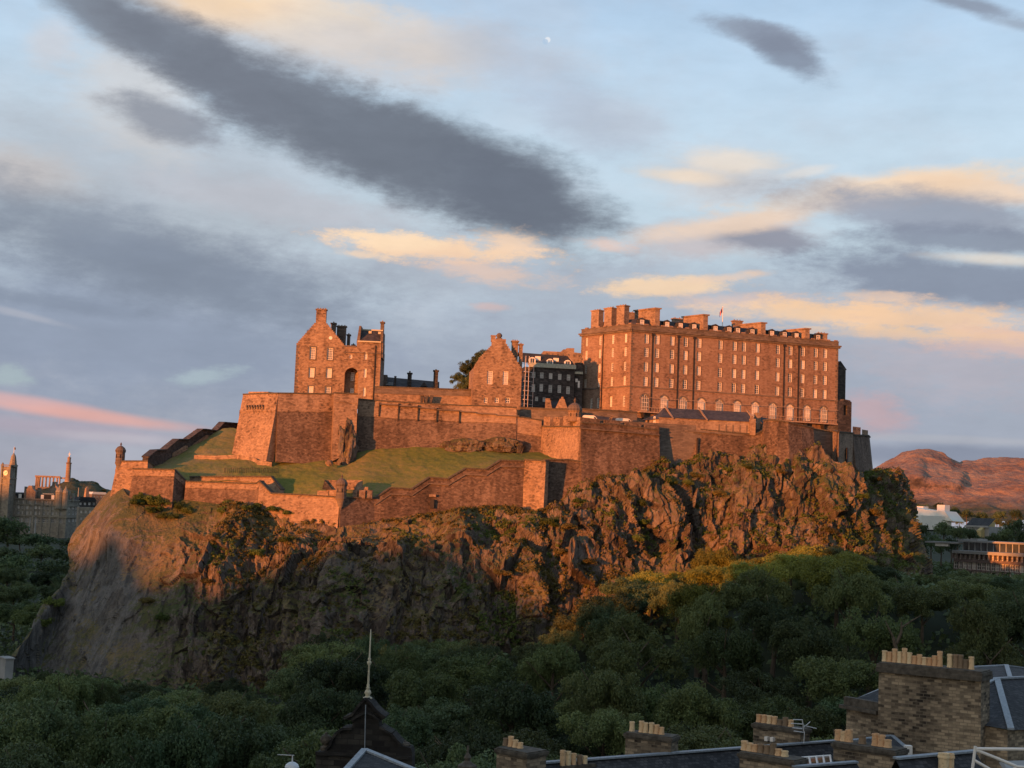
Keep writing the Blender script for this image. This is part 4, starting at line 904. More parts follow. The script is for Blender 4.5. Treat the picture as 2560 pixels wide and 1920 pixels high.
# mansard roof
z0r, z1r = zt + .6, zt + 3.9
lo = [FS.pt(1.2, z0r, -1), FL.pt(1.0, z0r, -1), FL.pt(FL.L - 1, z0r, -1), FL.pt(FL.L - 1, z0r, -bd + 1), FL.pt(3, z0r, -bd + 1)]
hi = [FS.pt(3.2, z1r, -3.4), FL.pt(3.4, z1r, -3.6), FL.pt(FL.L - 3.4, z1r, -3.6), FL.pt(FL.L - 3.4, z1r, -bd + 3.4), FL.pt(5, z1r, -bd + 3.4)]
q = MB()
for i in range(5): j = (i + 1) % 5; q.poly([lo[i], lo[j], hi[j], hi[i]])
q.poly(hi); q.build('roof', M['slate_far'], bar)
for u, v in ((793, 187), (944, 208), (1025, 218), (1107, 230), (1235, 246), (1318, 256), (1370, 264), (1457, 275), (1575, 292), (1651, 300), (1723, 310), (1853, 328)):
    s = FL.sz(2, u, v)[0]; q = MB(); z = zt + 1.5; w_ = .85
    fbox(q, FL, s - w_, s + w_, z, z + 2.0, -3.2, -1.25); fpoly(q, FL, [(s - w_ - .2, z + 2.0), (s + w_ + .2, z + 2.0), (s, z + 2.5)], -3.4, -1.1); dm = q.build('dormer', M['slate_far'], bar)
    me = window_mesh(1.2, 1.6, 2, 2); ob_ = bpy.data.objects.new('window', me); COL.objects.link(ob_); ob_.parent = dm; pp = FL.pt(s, z + .2, -1.22); ob_.location = pp - WL[dm.name]; ob_.rotation_euler = (0, 0, math.atan2(FL.u.y, FL.u.x))
# chimney stacks
def bchim(F_, u0, u1, vt, k=2, d0=0, wide=None, deep=1.6, zlow=None):
    """stack whose near face spans u0..u1 at distance d0 behind facade F_"""
    G_ = Fac((F_.pt(0, 0, -d0).x, F_.pt(0, 0, -d0).y), (F_.pt(F_.L, 0, -d0).x, F_.pt(F_.L, 0, -d0).y))
    s0, z1 = G_.sz(k, u0, vt); s1, _ = G_.sz(k, u1, vt); chimney(G_, bar, s0, s1, zlow or zt + .5, z1, -deep, 0, M['ashlar'], 3, potr=.16, poth=.4)
for u0, u1, vt in ((477, 522, 142), (555, 600, 128), (630, 676, 114)): bchim(FS, u0, u1, vt, d0=.6, deep=2.0)
# broad slabs run back from the front
SD = FS.u                                # direction of the short face
for u1, vt, ln in ((898, 126, 8.4), (1187, 165, 8.2), (1534, 213, 8.0), (1799, 248, 7.8)):
    s, z1 = FL.sz(2, u1, vt); base = FL.pt(s, 0, -.9); q = MB(); d = -Vector((SD.x, SD.y, 0)).normalized(); t2 = Vector((FL.u.x, FL.u.y, 0)) * -1.5
    a = Vector((base.x, base.y, zt + .5)); q.prism([a, a + d * ln, a + d * ln + t2, a + t2], (0, 0, z1 - zt - .5)); e = .3
    c_ = Vector((base.x, base.y, z1 + .003)) - d * e - t2.normalized() * e; q.prism([c_, c_ + d * (ln + 2 * e), c_ + d * (ln + 2 * e) + t2 * 1.4, c_ + t2 * 1.4], (0, 0, .4)); q.build('chimney', M['ashlar'], bar)
for u0, u1, vt, dd in ((690, 770, 150, 13), (972, 1054, 186, 14), (1334, 1386, 200, 9), (1592, 1660, 268, 14)): bchim(FL, u0, u1, vt, d0=dd, deep=1.5)
bchim(FL, 1843, 1896, 275, d0=2, deep=2)
# balcony in front of the arches
bz = FL.sz(2, 760, 742)[1]; s0 = FL.sz(2, 752, 740)[0]; q = MB()
fbox(q, FL, s0, FL.L + .2, bz - .35, bz, .02, 2.2)
for s in np.arange(s0 + .3, FL.L, 5.85): fbox(q, FL, s - .09, s + .09, bz, bz + 3.9, 2.0, 2.18)
fbox(q, FL, s0, FL.L, bz + 3.9, bz + 4.02, 1.98, 2.2)
for s in np.arange(s0, FL.L, .9): fbox(q, FL, s - .03, s + .03, bz, bz + 1.1, 2.05, 2.12)
fbox(q, FL, s0, FL.L, bz + 1.1, bz + 1.22, 2.0, 2.16); q.build('balcony', M['rail'], bar)
q = MB()
for s in np.arange(s0 + 1, FL.L, 5.85): fpoly(q, FL, [(s, bz - .36), (s + .5, bz - .36), (s + .5, bz - 2)], .02, 1.8)
q.build('balcony_brackets', M['iron'], bar)
# flag on the roof
fp = FL.pt(FL.sz(2, 1350, 190)[0], 0, -9); fz = P(2, 1352, 190, fp.y).z; ft = P(2, 1347, 112, fp.y).z
t = thing('flag', 'furled red, white and blue flag on a white pole above the barracks roof', 'flag', (fp.x, fp.y, fz - 4)); q = MB(); q.tube((fp.x, fp.y, fz - 4), (fp.x, fp.y, ft), .14, .08, 6); q.build('pole', M['white'], t)
flag_m, ft_, fb_ = new_mat('flag_cloth'); g = NT(ft_); wv = g.n('ShaderNodeTexWave'); g.l(g.coord(), wv.inputs[0]); wv.inputs['Scale'].default_value = .9; wv.inputs['Distortion'].default_value = 3
g.l(g.ramp(wv.outputs[0], [(.3, (.5, .03, .04)), (.5, (.7, .65, .62)), (.7, (.03, .05, .25))]), fb_.inputs['Base Color'])
q = MB(); h_ = (ft - fz) * .38; z_ = ft - .2
for i in range(5):
    x0 = .12 + i * .16; x1 = x0 + .16; y0 = math.sin(i * 1.4) * .25; y1 = math.sin((i + 1) * 1.4) * .25; dz0 = -i * .35; dz1 = -(i + 1) * .35
    a, b = Vector((fp.x - x0, fp.y + y0, z_ + dz0)), Vector((fp.x - x1, fp.y + y1, z_ + dz1)); q.prism([a, b, b + Vector((0, 0, -h_)), a + Vector((0, 0, -h_))], (0, .03, 0))
q.build('flag_cloth', flag_m, t)

# ------------------------------------------------------------------ tall gabled hospital block, left
FH = Fac.px(9, 84, 1300, 386, 1262, 1300, 386.5)
hz0 = FH.sz(9, 600, 1345)[1] - 3; hzt = FH.sz(9, 600, 690)[1]; hos = thing('gabled_block', 'tall crow stepped gable building with a recessed arch, left of the castle', 'building', FH.pt(0, hz0))
H = lambda u, v: FH.sz(9, u, v)
holes = []; hw = []
for cx, cy, w_, h_ in ((342, 790, 75, 165), (582, 800, 75, 165), (328, 1060, 72, 130), (568, 1065, 72, 130), (313, 1300, 72, 110), (553, 1310, 72, 110), (870, 838, 34, 55), (1078, 825, 36, 105), (1067, 1065, 35, 125), (1055, 1325, 35, 120)):
    r = rectof(FH, 9, cx, cy, w_, h_); holes.append(r); hw.append((r, 3 if w_ > 50 else 2, 5 if h_ > 120 else 4 if h_ > 80 else 2))
s0, _ = H(778, 1200); s1, _ = H(968, 1200); za = H(870, 992)[1]; zl = hz0 + .5; holes.append((s0, s1, zl, za, True, 3.2))
mb = MB(); Lh = FH.L; zpar = H(860, 705)[1]
sR = H(948, 700)[0]; zR = H(1100, 640)[1]; sG = H(785, 690)[0]; 
fwall(mb, FH, 0, Lh, hz0, zpar, holes, .35)
# gable with crow steps
def crow(s0, z0, s1, z1, n):
    o_ = []; ds, dz = (s1 - s0) / n, (z1 - z0) / n
    for i in range(n): o_ += [(s0 + ds * i, z0 + dz * i + (dz if dz > 0 else 0)), (s0 + ds * (i + 1), z0 + dz * i + (dz if dz > 0 else 0))] if dz > 0 else [(s0 + ds * i, z0 + dz * i), (s0 + ds * (i + 1), z0 + dz * i)]
    return o_
sl0, zl0 = H(116, 672); sa0, za0 = H(378, 372); sa1, za1 = H(530, 322); sr1, zr1 = H(790, 682)
gp = [(0.02, zpar)] + [(sl0, zl0)] + crow(sl0, zl0, sa0, za0, 13) + [(sa1, za0 + .3)] + crow(sa1, za0, sr1, zpar, 14) + [(sr1, zpar)]
fpoly(mb, FH, gp[::-1], -.7, 0.003)
# right tower head
fpoly(mb, FH, [(sR, zpar), (Lh, zpar), (Lh, zR), (sR, zR)], -8, 0.003)
fbox(mb, FH, Lh - .3, Lh + .4, H(1290, 850)[1], zR + .3, -8, -.3)
# sides, back, arch recess back
for a, b, c, d in ((0, 0, 0, -15), (Lh, -15, Lh, 0), (0, -15, Lh, -15)):
    p1, p2 = FH.pt(a, hz0, b), FH.pt(c, hz0, d); up = Vector((0, 0, zpar - hz0)); mb.poly([p1, p2, p2 + up, p1 + up])
mb.poly([FH.pt(s0 - .1, zl, -3.2), FH.pt(s1 + .1, zl, -3.2), FH.pt(s1 + .1, za + .1, -3.2), FH.pt(s0 - .1, za + .1, -3.2)])
mb.poly([FH.pt(0, zpar - .1, 0), FH.pt(Lh, zpar - .1, 0), FH.pt(Lh, zpar - .1, -15), FH.pt(0, zpar - .1, -15)])
fpoly(mb, FH, [(0.02, zpar), (sl0, zl0), ((sa0 + sa1) / 2, za0), (sr1, zpar)][::-1], -15, -14.4)
hoswall = mb
for (a0, a1, b0, b1), nx, ny in hw: put_window(FH, hos, (a0 + a1) / 2, b0, a1 - a0, b1 - b0, nx, ny)
for cx, cy, w_, h_ in ((860, 1100, 32, 80), (850, 1325, 32, 50)):
    s, z = H(cx + 4, cy); put_window(FH, hos, s + .3, z - 1.2, .9, 2.4, 2, 4, dp=3.15)
q = hoswall; q.cm = 1
for (a0, a1, b0, b1), nx, ny in hw:
    if nx == 3: fbox(q, FH, a0 - .3, a0 - .003, b0, b1 + .35, .0, .08); fbox(q, FH, a1 + .003, a1 + .3, b0, b1 + .35, .0, .08); fbox(q, FH, a0 - .003, a1 + .003, b1 + .003, b1 + .35, .0, .07); fbox(q, FH, a0 - .2, a1 + .2, b0 - .3, b0 - .003, .0, .15)
z1_ = H(860, 785)[1]; fbox(q, FH, H(770, 785)[0], Lh + .05, z1_, z1_ + .25, 0, .2); z2_ = H(860, 702)[1]; fbox(q, FH, sG, sR, z2_, z2_ + .35, -.5, .2)
for j in range(int((zpar - hz0) / .8)): fbox(q, FH, -.03, .9 if j % 2 else .5, hz0 + j * .8, hz0 + j * .8 + .7, 0, .05)
q.build('wall', [M['rubble_warm'], M['trim']], hos)
q = MB(); zr_ = za0 - 1.2; sm = (sl0 + sr1) / 2 + 0
q.poly([FH.pt(.2, zpar, -.7), FH.pt(sm, zr_, -.7), FH.pt(sm, zr_, -14.4), FH.pt(.2, zpar, -14.4)]); q.poly([FH.pt(sm, zr_, -.7), FH.pt(sr1, zpar, -.7), FH.pt(sr1, zpar, -14.4), FH.pt(sm, zr_, -14.4)])
q.build('roof', M['slate_far'], hos)
# tower roof facing us with skylights
q = MB(); zrr = H(1150, 452)[1]; q.poly([FH.pt(sR + .5, zR + .1, .1), FH.pt(Lh - .2, zR + .1, .1), FH.pt(Lh - .2, zrr, -3.6), FH.pt(sR + .9, zrr, -3.6)]); q.poly([FH.pt(Lh - .2, zR, -8), FH.pt(sR + .5, zR, -8), FH.pt(sR + .9, zrr, -3.6), FH.pt(Lh - .2, zrr, -3.6)])
q.poly([FH.pt(sR + .5, zR, .1), FH.pt(sR + .9, zrr, -3.6), FH.pt(sR + .5, zR, -8)]); rf = q.build('tower_roof', M['slate_far'], hos)
q = MB(); fbox(q, FH, sR + .2, Lh - .1, zR, zR + .35, .11, .4); fbox(q, FH, sR + .8, Lh, zrr - .1, zrr + .25, -3.8, -3.4); q.build('gutter', M['cream'], hos)
q = MB(); fpoly(q, FH, [(sR - .1, zR - .2), (sR + .8, zR - .2), (sR + 1.0, H(980, 410)[1]), (sR + .45, H(980, 410)[1])], -6, -.2); q.build('skew', M['trim'], hos); q = MB()
fpoly(q, FH, [(Lh - .35, zR), (Lh + .35, zR), (Lh + .35, H(1290, 490)[1]), (Lh - .35, H(1290, 490)[1])], -7.5, .05); q.build('skew', M['trim'], hos)
for cu, cv in ((1125, 490), (1258, 500)):
    s, z = H(cu, cv); dd = -3.6 * (z - zR) / (zrr - zR); q = MB(); fbox(q, FH, s - .4, s + .4, z - .45, z + .45, dd - .6, dd + .25); q.build('skylight', M['cream'], rf)
chimney(FH, hos, sa0 + .1, sa1 - .1, za0 - .5, H(450, 195)[1], -1.4, .02, M['rubble_warm'], 4, potr=.18, poth=.35)
s_, z_ = H(1268, 345); chimney(FH, hos, s_, s_ + .95, zrr - 3, z_, -5.5, -4, M['trim'], 1, potr=.2, poth=.4)
for u0, u1, vt, dd in ((566, 630, 345, 6), (638, 765, 372, 8), (772, 812, 482, 10), (845, 880, 632, 9)):
    s_, z_ = H(u0, vt); s2, _ = H(u1, vt); chimney(FH, hos, s_, s2, zpar, z_, -dd - 1.6, -dd, M['trim'], 3, potr=.15, poth=.35)
q = MB(); s_, z_ = H(192, 570); s2, _ = H(226, 570); fpoly(q, FH, [(s_, z_ - 3), (s2, z_ - 3), (s2, z_ + 1.2), ((s_ + s2) / 2, H(210, 412)[1]), (s_, z_ + 1.2)], -9, -8)
s_, z_ = H(148, 568); fbox(q, FH, s_, s_ + .9, z_ - 3, z_, -5, -4); q.build('pinnacle', M['trim'], hos)
q = MB(); s_, _ = H(1210, 720); fbox(q, FH, s_ - .12, s_ + .12, hz0, zR - .8, .01, .3); q.build('downpipe', M['iron'], hos)
q = MB(); s_, z_ = H(590, 580)
q.lathe(FH.pt(s_, z_, -.05), [(.5, 0), (.5, .16)], 12, ax=Vector((FH.n.x, FH.n.y, 0)).to_track_quat('Z', 'Y').to_matrix()); q.build('round_window', M['white'], hos)

# ------------------------------------------------------------------ low slate roofed range behind
FRg = Fac.px(9, 1290, 1260, 404, 2090, 1290, 405); Rg = lambda u, v: FRg.sz(9, u, v)
t = thing('slate_roofed_range', 'low dark slate roofed range with chimneys behind the inner wall', 'building', FRg.pt(0, 66)); q = MB()
ze = Rg(1500, 1270)[1]; zr_ = Rg(1700, 1150)[1]; fbox(q, FRg, 0, FRg.L, 66, ze - .01, -9, 0); q.build('wall', M['black_stone'], t)
q = MB(); q.poly([FRg.pt(0, ze, .3), FRg.pt(FRg.L, ze, .3), FRg.pt(FRg.L, zr_, -4.5), FRg.pt(0, zr_ + .8, -4.5)]); q.poly([FRg.pt(FRg.L, ze, -9), FRg.pt(0, ze, -9), FRg.pt(0, zr_ + .8, -4.5), FRg.pt(FRg.L, zr_, -4.5)])
q.poly([FRg.pt(FRg.L, ze, .3), FRg.pt(FRg.L, ze, -9), FRg.pt(FRg.L, zr_, -4.5)]); q.build('roof', M['slate_far'], t)
s_, z_ = Rg(1655, 1075); s2, _ = Rg(1712, 1080); chimney(FRg, t, s_, s2, ze - 1, z_, -1.6, -.1, M['black_stone'], 2, potr=.25, poth=.5)
s_, z_ = Rg(2015, 1040); s2, _ = Rg(2078, 1045); chimney(FRg, t, s_, s2, ze - 4, z_, -1.8, .2, M['black_stone'], 1, potr=.3, poth=.3)
s_, z_ = Rg(1470, 1110); chimney(FRg, t, s_, s_ + .6, ze - 1, z_, -.8, -.1, M['black_stone'], 0, cap=.1)
q = MB(); s_, z_ = Rg(1270, 1085); s2, _ = Rg(1375, 1085); fbox(q, FRg, s_, s2, ze - 1, z_, -5, -.2); q.build('stair_block', M['trim'], t)
q = MB(); s_, z_ = Rg(1345, 1235); s2, z2 = Rg(1455, 1195); fpoly(q, FRg, [(s_, z_), (s2, z_), (s2, z2), (s_ + 1, z2)], -.8, .5); q.build('rooflight', M['lead'], t)
q = MB(); s_, z_ = Rg(1870, 1250); fpoly(q, FRg, [(s_ - .8, z_), (s_ + 1.2, z_), (s_ + .2, z_ + 1.3)], -1, .6); q.build('dormer', M['slate_far'], t)

# ------------------------------------------------------------------ gabled house, centre
FG = Fac.px(10, 344, 1100, 378, 1010, 1100, 379.5); Gq = lambda u, v: FG.sz(10, u, v); gz0 = Gq(600, 1320)[1]; gze = Gq(345, 765)[1]; Lg = FG.L
hs = thing('gabled_house', 'sunlit crow stepped gable house with a stone ball on top, centre of the castle', 'house', FG.pt(0, gz0)); q = MB(); holes = []; gw = []
for cx, cy, w_, h_ in ((580, 905, 72, 185), (795, 910, 72, 185), (522, 1220, 45, 72), (675, 1220, 52, 70), (826, 1222, 62, 75)):
    r = rectof(FG, 10, cx, cy, w_, h_); holes.append(r); gw.append((r, h_))
fwall(q, FG, 0, Lg, gz0 - 2, gze, holes, .35); sa, za_ = Gq(603, 470); sb, zb2 = Gq(800, 440)
gp = [(0, gze), (.4, gze + 1)] + [(Gq(420, 670)[0], Gq(420, 660)[1])] + crow(Gq(430, 650)[0], Gq(430, 650)[1], sa, za_, 8) + [(sa, Gq(620, 375)[1]), (sb, Gq(800, 375)[1])] + crow(sb, zb2, Lg - .2, gze + .3, 11) + [(Lg, gze)]
fpoly(q, FG, gp[::-1], -.8, .003)
for a, b, c, d in ((0, 0, 0, -14), (Lg, -14, Lg, 0), (0, -14, Lg, -14)):
    p1, p2 = FG.pt(a, gz0 - 2, b), FG.pt(c, gz0 - 2, d); up = Vector((0, 0, gze - gz0 + 2)); q.poly([p1, p2, p2 + up, p1 + up])
fpoly(q, FG, [(0, gze), (Lg / 2, za_), (Lg, gze)][::-1], -14, -13.4); q.build('wall', M['rubble_warm'], hs)
for (a0, a1, b0, b1), h_ in gw:
    o = put_window(FG, hs, (a0 + a1) / 2, b0, a1 - a0, b1 - b0, 3 if h_ > 100 else 2, 6 if h_ > 100 else 2)
q = MB(); zr_ = za_ + 1; q.poly([FG.pt(0, gze, -.8), FG.pt(Lg / 2, zr_, -.8), FG.pt(Lg / 2, zr_, -13.4), FG.pt(0, gze, -13.4)]); q.poly([FG.pt(Lg / 2, zr_, -.8), FG.pt(Lg, gze, -.8), FG.pt(Lg, gze, -13.4), FG.pt(Lg / 2, zr_, -13.4)]); q.build('roof', M['slate_far'], hs)
s_, z_ = Gq(602, 328); s2, _ = Gq(662, 328); chimney(FG, hs, s_, s2, Gq(600, 380)[1] - .5, z_, -1.6, -.2, M['rubble_warm'], 0, cap=.2)
q = MB(); s_, z_ = Gq(712, 325); q.lathe(FG.pt(s_, z_, -.5), [(.1, -.75), (.5, -.6), (.75, -.25), (.82, 0), (.75, .3), (.5, .6), (.1, .78)], 12); fbox(q, FG, s_ - .8, s_ + .8, Gq(712, 375)[1], z_ - .65, -.9, 0); q.build('stone_ball', M['trim'], hs)
for u0, u1, vt, r_n in ((900, 985, 400, 1), (1003, 1048, 445, 0)):
    s_, z_ = Gq(u0, vt); s2, _ = Gq(u1, vt); chimney(FG, hs, s_, s2, gze - 1, z_, -3.4, -1.9, M['rubble_warm'], 3 if r_n else 1, potr=.16, poth=.35)
# scaffold tower
FSc = Fac.px(10, 1052, 1200, 380, 1180, 1200, 382); sq = lambda u, v: FSc.sz(10, u, v)
t = thing('scaffold_tower', 'thin steel scaffold tower standing right of the gabled house', 'scaffold', FSc.pt(0, gz0)); q = MB(); s0_, z0_ = sq(1052, 1310); s1_, zT = sq(1118, 610); s1_ = s0_ + (1118 - 1058) * .18083 / FPX * 386; zM = sq(1180, 730)[1]
for s_, d in ((s0_, 0), (s1_, 0), (s0_, -2), (s1_, -2)): q.tube(FSc.pt(s_, z0_, d), FSc.pt(s_, zT, d), .08, n=6)
q.tube(FSc.pt(s1_ + 2.1, z0_, -.5), FSc.pt(s1_ + 2.1, zM, -.5), .07, n=6)
for v_ in (705, 825, 890, 955, 1020, 1085, 1150, 1210, 1270):
    z_ = sq(1080, v_)[1]
    for d in (0, -2): q.tube(FSc.pt(s0_ - .2, z_, d), FSc.pt(s1_ + .2, z_, d), .06, n=5)
    q.tube(FSc.pt(s1_, z_, 0), FSc.pt(s1_ + 2.2, z_, -.5), .045, n=5)
q.build('poles', M['scaff'], t); q = MB()
for v_ in (830, 960, 1090, 1215): z_ = sq(1080, v_)[1]; fbox(q, FSc, s0_ - .2, s1_ + .2, z_, z_ + .18, -2, .1)
q.build('platform', M['scaff'], t)

# ------------------------------------------------------------------ shaded block with dormers
FD = Fac.px(10, 1045, 1000, 409, 1745, 1000, 411); Dq = lambda u, v: FD.sz(10, u, v); dz0 = Dq(1400, 1340)[1] - 3; dze = Dq(1420, 775)[1]; Ld = FD.L
t = thing('shaded_block', 'dark shaded block with a pale gutter band and arched dormers, left of the barracks', 'building', FD.pt(0, dz0)); q = MB(); holes = []; dw = []
for i, (cx, cy) in enumerate(((1184, 868), (1297, 875), (1420, 885), (1545, 895), (1667, 905), (1180, 1050), (1290, 1045), (1415, 1060), (1540, 1065), (1660, 1080))):
    r = rectof(FD, 10, cx, cy, 46, 80 if i < 5 else 105); holes.append(r); dw.append(r)
for cx, cy in ((1225, 1200), (1330, 1210)): holes.append(rectof(FD, 10, cx, cy, 40, 60)); dw.append(holes[-1])
fwall(q, FD, 0, Ld, dz0, dze, holes, .3)
for a, b, c, d in ((0, 0, 0, -12), (Ld, -12, Ld, 0), (0, -12, Ld, -12)):
    p1, p2 = FD.pt(a, dz0, b), FD.pt(c, dz0, d); up = Vector((0, 0, dze - dz0)); q.poly([p1, p2, p2 + up, p1 + up])
q.build('wall', M['black_stone'], t)  # shade of the gabled house put into the stone colour
for r in dw: put_window(FD, t, (r[0] + r[1]) / 2, r[2], r[1] - r[0], r[3] - r[2], 2, 4, dp=.25)
q = MB(); fbox(q, FD, Dq(1120, 750)[0], Ld + .3, dze, dze + 1.25, -.2, .5); q.build('gutter_band', M['green_band'], t)
zr_ = Dq(1350, 575)[1]; sx_ = Dq(1660, 600)[0]; q = MB(); q.poly([FD.pt(-1.5, dze + 1.2, .2), FD.pt(Ld, dze + 1.2, .2), FD.pt(sx_ + .5, zr_, -3.2), FD.pt(-1.5, zr_ + .3, -3.2)]); q.poly([FD.pt(-1.5, zr_ + .3, -3.2), FD.pt(sx_ + .5, zr_, -3.2), FD.pt(sx_ + .5, zr_ - .2, -11), FD.pt(-1.5, zr_, -11)])
q.poly([FD.pt(Ld, dze + 1.2, .2), FD.pt(Ld, dze + 1.2, -12), FD.pt(sx_ + .5, zr_, -11), FD.pt(sx_ + .5, zr_, -3.2)]); rf = q.build('roof', M['slate'], t)
q = MB(); a = FD.pt(Ld, dze + 1.25, .25); b = FD.pt(sx_ + .5, zr_ + .1, -3.1); q.tube(a, b, .22, n=4); q.build('skew', M['rubble_warm'], t)
for cx, cy in ((1162, 690), (1407, 712), (1650, 730)):
    s_, z_ = Dq(cx, cy + 28); q = MB(); arc = [(s_ - .95, z_), (s_ + .95, z_), (s_ + .95, z_ + 1.2)] + [(s_ + .95 * math.cos(a_), z_ + 1.2 + .8 * math.sin(a_)) for a_ in (.5, 1.05, 1.57, 2.1, 2.6)] + [(s_ - .95, z_ + 1.2)]
    fpoly(q, FD, arc, -2.5, .3); dm = q.build('dormer', M['white'], t); q = MB(); fbox(q, FD, s_ - .6, s_ - .06, z_ + .25, z_ + 1.6, .28, .34); fbox(q, FD, s_ + .06, s_ + .6, z_ + .25, z_ + 1.6, .28, .34); q.build('pane', M['pane_dark'], dm)
for cx, cy in ((1252, 640), (1503, 665)):
    s_, z_ = Dq(cx, cy); q = MB(); fbox(q, FD, s_ - .75, s_ + .75, z_ - .9, z_ + .7, -2.4, -.9); q.build('skylight', M['white'], rf)
for a_, b_, v_ in ((1750, 1850, 700),):
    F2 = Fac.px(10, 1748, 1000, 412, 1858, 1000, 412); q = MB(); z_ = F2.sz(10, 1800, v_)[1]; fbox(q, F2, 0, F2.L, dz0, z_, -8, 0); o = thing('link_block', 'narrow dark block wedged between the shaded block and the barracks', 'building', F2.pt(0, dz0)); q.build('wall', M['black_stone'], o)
    q = MB(); z2_ = F2.sz(10, 1800, 860)[1]; fbox(q, F2, 0, F2.L, z2_, z2_ + .7, .0, .7); q.build('ledge', M['green_band'], o); q = MB(); s_, z_ = F2.sz(10, 1775, 945); fbox(q, F2, s_ - .3, s_ + .4, z_ - .5, z_ + .5, .0, .05); s_, z_ = F2.sz(10, 1808, 1000); fbox(q, F2, s_ - .3, s_ + .3, z_ - 1, z_ + 1, .0, .05); q.build('window', M['white'], o)
# lit range beyond
FB = Fac.px(10, 1300, 600, 440, 1850, 600, 441); bq = lambda u, v: FB.sz(10, u, v); t = thing('far_range', 'sunlit crenellated range showing above the dark slate roof', 'building', FB.pt(0, 62)); q = MB(); zt_ = bq(1500, 548)[1]
fpoly(q, FB, [(0, 62), (FB.L, 62), (FB.L, bq(1840, 570)[1]), (bq(1745, 560)[0], bq(1745, 558)[1]), (bq(1745, 560)[0], bq(1700, 498)[1]), (bq(1640, 560)[0], bq(1700, 502)[1]), (bq(1640, 560)[0], bq(1640, 515)[1]), (bq(1590, 560)[0], bq(1640, 520)[1]), (bq(1590, 560)[0], zt_), (bq(1345, 560)[0], bq(1345, 540)[1]), (bq(1320, 560)[0], bq(1345, 540)[1]), (0, zt_ - 1.2)], -7, 0); q.build('wall', M['ashlar'], t)
q = MB()
for s_ in np.arange(bq(1360, 550)[0], FB.L - .5, 1.7): z_ = zt_ - .6; fbox(q, FB, s_, s_ + .4, z_ - .7, z_, 0, .15)
q.build('corbels', M['trim'], t)

# tree on the castle yard (made further down)
# terrace wall, little gables before the shaded block
r_, tp, nr_, zb_ = wall('yard_wall', 'brown yard wall between the gabled house and the domed corner turret', [(10, 1005, 1330, 1500, 378), (10, 1340, 1345, 1520, 377), (10, 1680, 1350, 1520, 376)], [M['trim'], M['trim'], M['coping']], batter=.1)
r_, tp, nr_, zb_ = wall('barracks_forewall', 'brown wall at the foot of the barracks behind the white vans', [(10, 1850, 1350, 1480, 384), (2, 640, 742, 800, 386), (2, 752, 752, 800, 388)], [M['trim'], M['trim'], M['coping']], batter=.1)
t = thing('cart_shed', 'small crow stepped shed with two orange gables in front of the shaded block', 'shed', P(10, 1345, 1345, 380)); FC = Fac.px(10, 1340, 1300, 379, 1660, 1300, 379); cq = lambda u, v: FC.sz(10, u, v); q = MB(); zc = cq(1400, 1350)[1] - 1
def g2(u0, v0, u1, v1, u2, v2): a = cq(u0, v0); b = cq(u1, v1); c = cq(u2, v2); return [(a[0], zc), (c[0], zc)] + [(c[0], c[1])] + [(b[0] + .6, b[1]), (b[0] - .6, b[1])] + [(a[0], a[1])]
fpoly(q, FC, g2(1342, 1335, 1378, 1195, 1440, 1335), -1, 0); fpoly(q, FC, g2(1478, 1345, 1578, 1200, 1655, 1345), -1, 0)
s_, z_ = cq(1582, 1192); fbox(q, FC, s_ - .3, s_ + .3, z_ - .3, z_ + .4, -.8, -.2); q.build('gable', M['rubble_warm'], t); q = MB(); a, b = cq(1400, 1222), cq(1560, 1225); q.poly([FC.pt(a[0] - 1, zc + .3, -.3), FC.pt(b[0], zc + .3, -.3), FC.pt(b[0], b[1], -3.2), FC.pt(a[0], a[1], -3.2)]); fbox(q, FC, a[0], b[0], a[1], a[1] + .25, -3.5, -3.2); q.build('roof', M['slate_far'], t)

# white vans on the battery
def van(label, k, u, v, Y, L_, rz):
    c = P(k, u, v, Y); t = thing('parked_van', label, 'van', (c.x, c.y, c.z), 'white vans behind the battery parapet'); ca, sa_ = math.cos(rz), math.sin(rz)
    def pb(pts): return [Vector((c.x + x * ca - y * sa_, c.y + x * sa_ + y * ca, c.z + z)) for x, y, z in pts]
    def pr(mb, prof, y0, y1, m=0): mb.prism(pb([(x, y0, z) for x, z in prof]), Vector((-(y1 - y0) * sa_, (y1 - y0) * ca, 0)), m)
    q = MB(); h = L_ / 2; pr(q, [(-h, .35), (h, .35), (h, 1.15), (h - .9, 1.4), (h - 1.6, 2.25), (h - 2.1, 2.4), (-h + .15, 2.4), (-h, 2.2)], -1, 1); q.build('body', M['white'], t)
    q = MB(); pr(q, [(h - 1.75, 1.45), (h - 1.1, 1.45), (h - 1.62, 2.1), (h - 2.0, 2.1)], -1.02, 1.02); pr(q, [(h - .93, 1.43), (h - .88, 1.45), (h - 1.56, 2.2), (h - 1.62, 2.2)], -.85, .85); q.build('window', M['pane_dark'], t)
    for x in (-h + .9, h - .95):
        for y in (-.95, .95):
            q = MB(); p_ = pb([(x, y, .38)])[0]; q.lathe(p_, [(.2, -.12), (.38, -.12), (.38, .12), (.2, .12)], 14, ax=Vector((-sa_, ca, 0)).to_track_quat('Z', 'Y').to_matrix()); q.build('wheel', M['iron'], t)
van('white van parked just right of the domed corner turret', 2, 478, 822, 372, 4.6, .15)
van('white van parked left of the hipped end of the low shed', 2, 680, 840, 373, 4.8, .35)
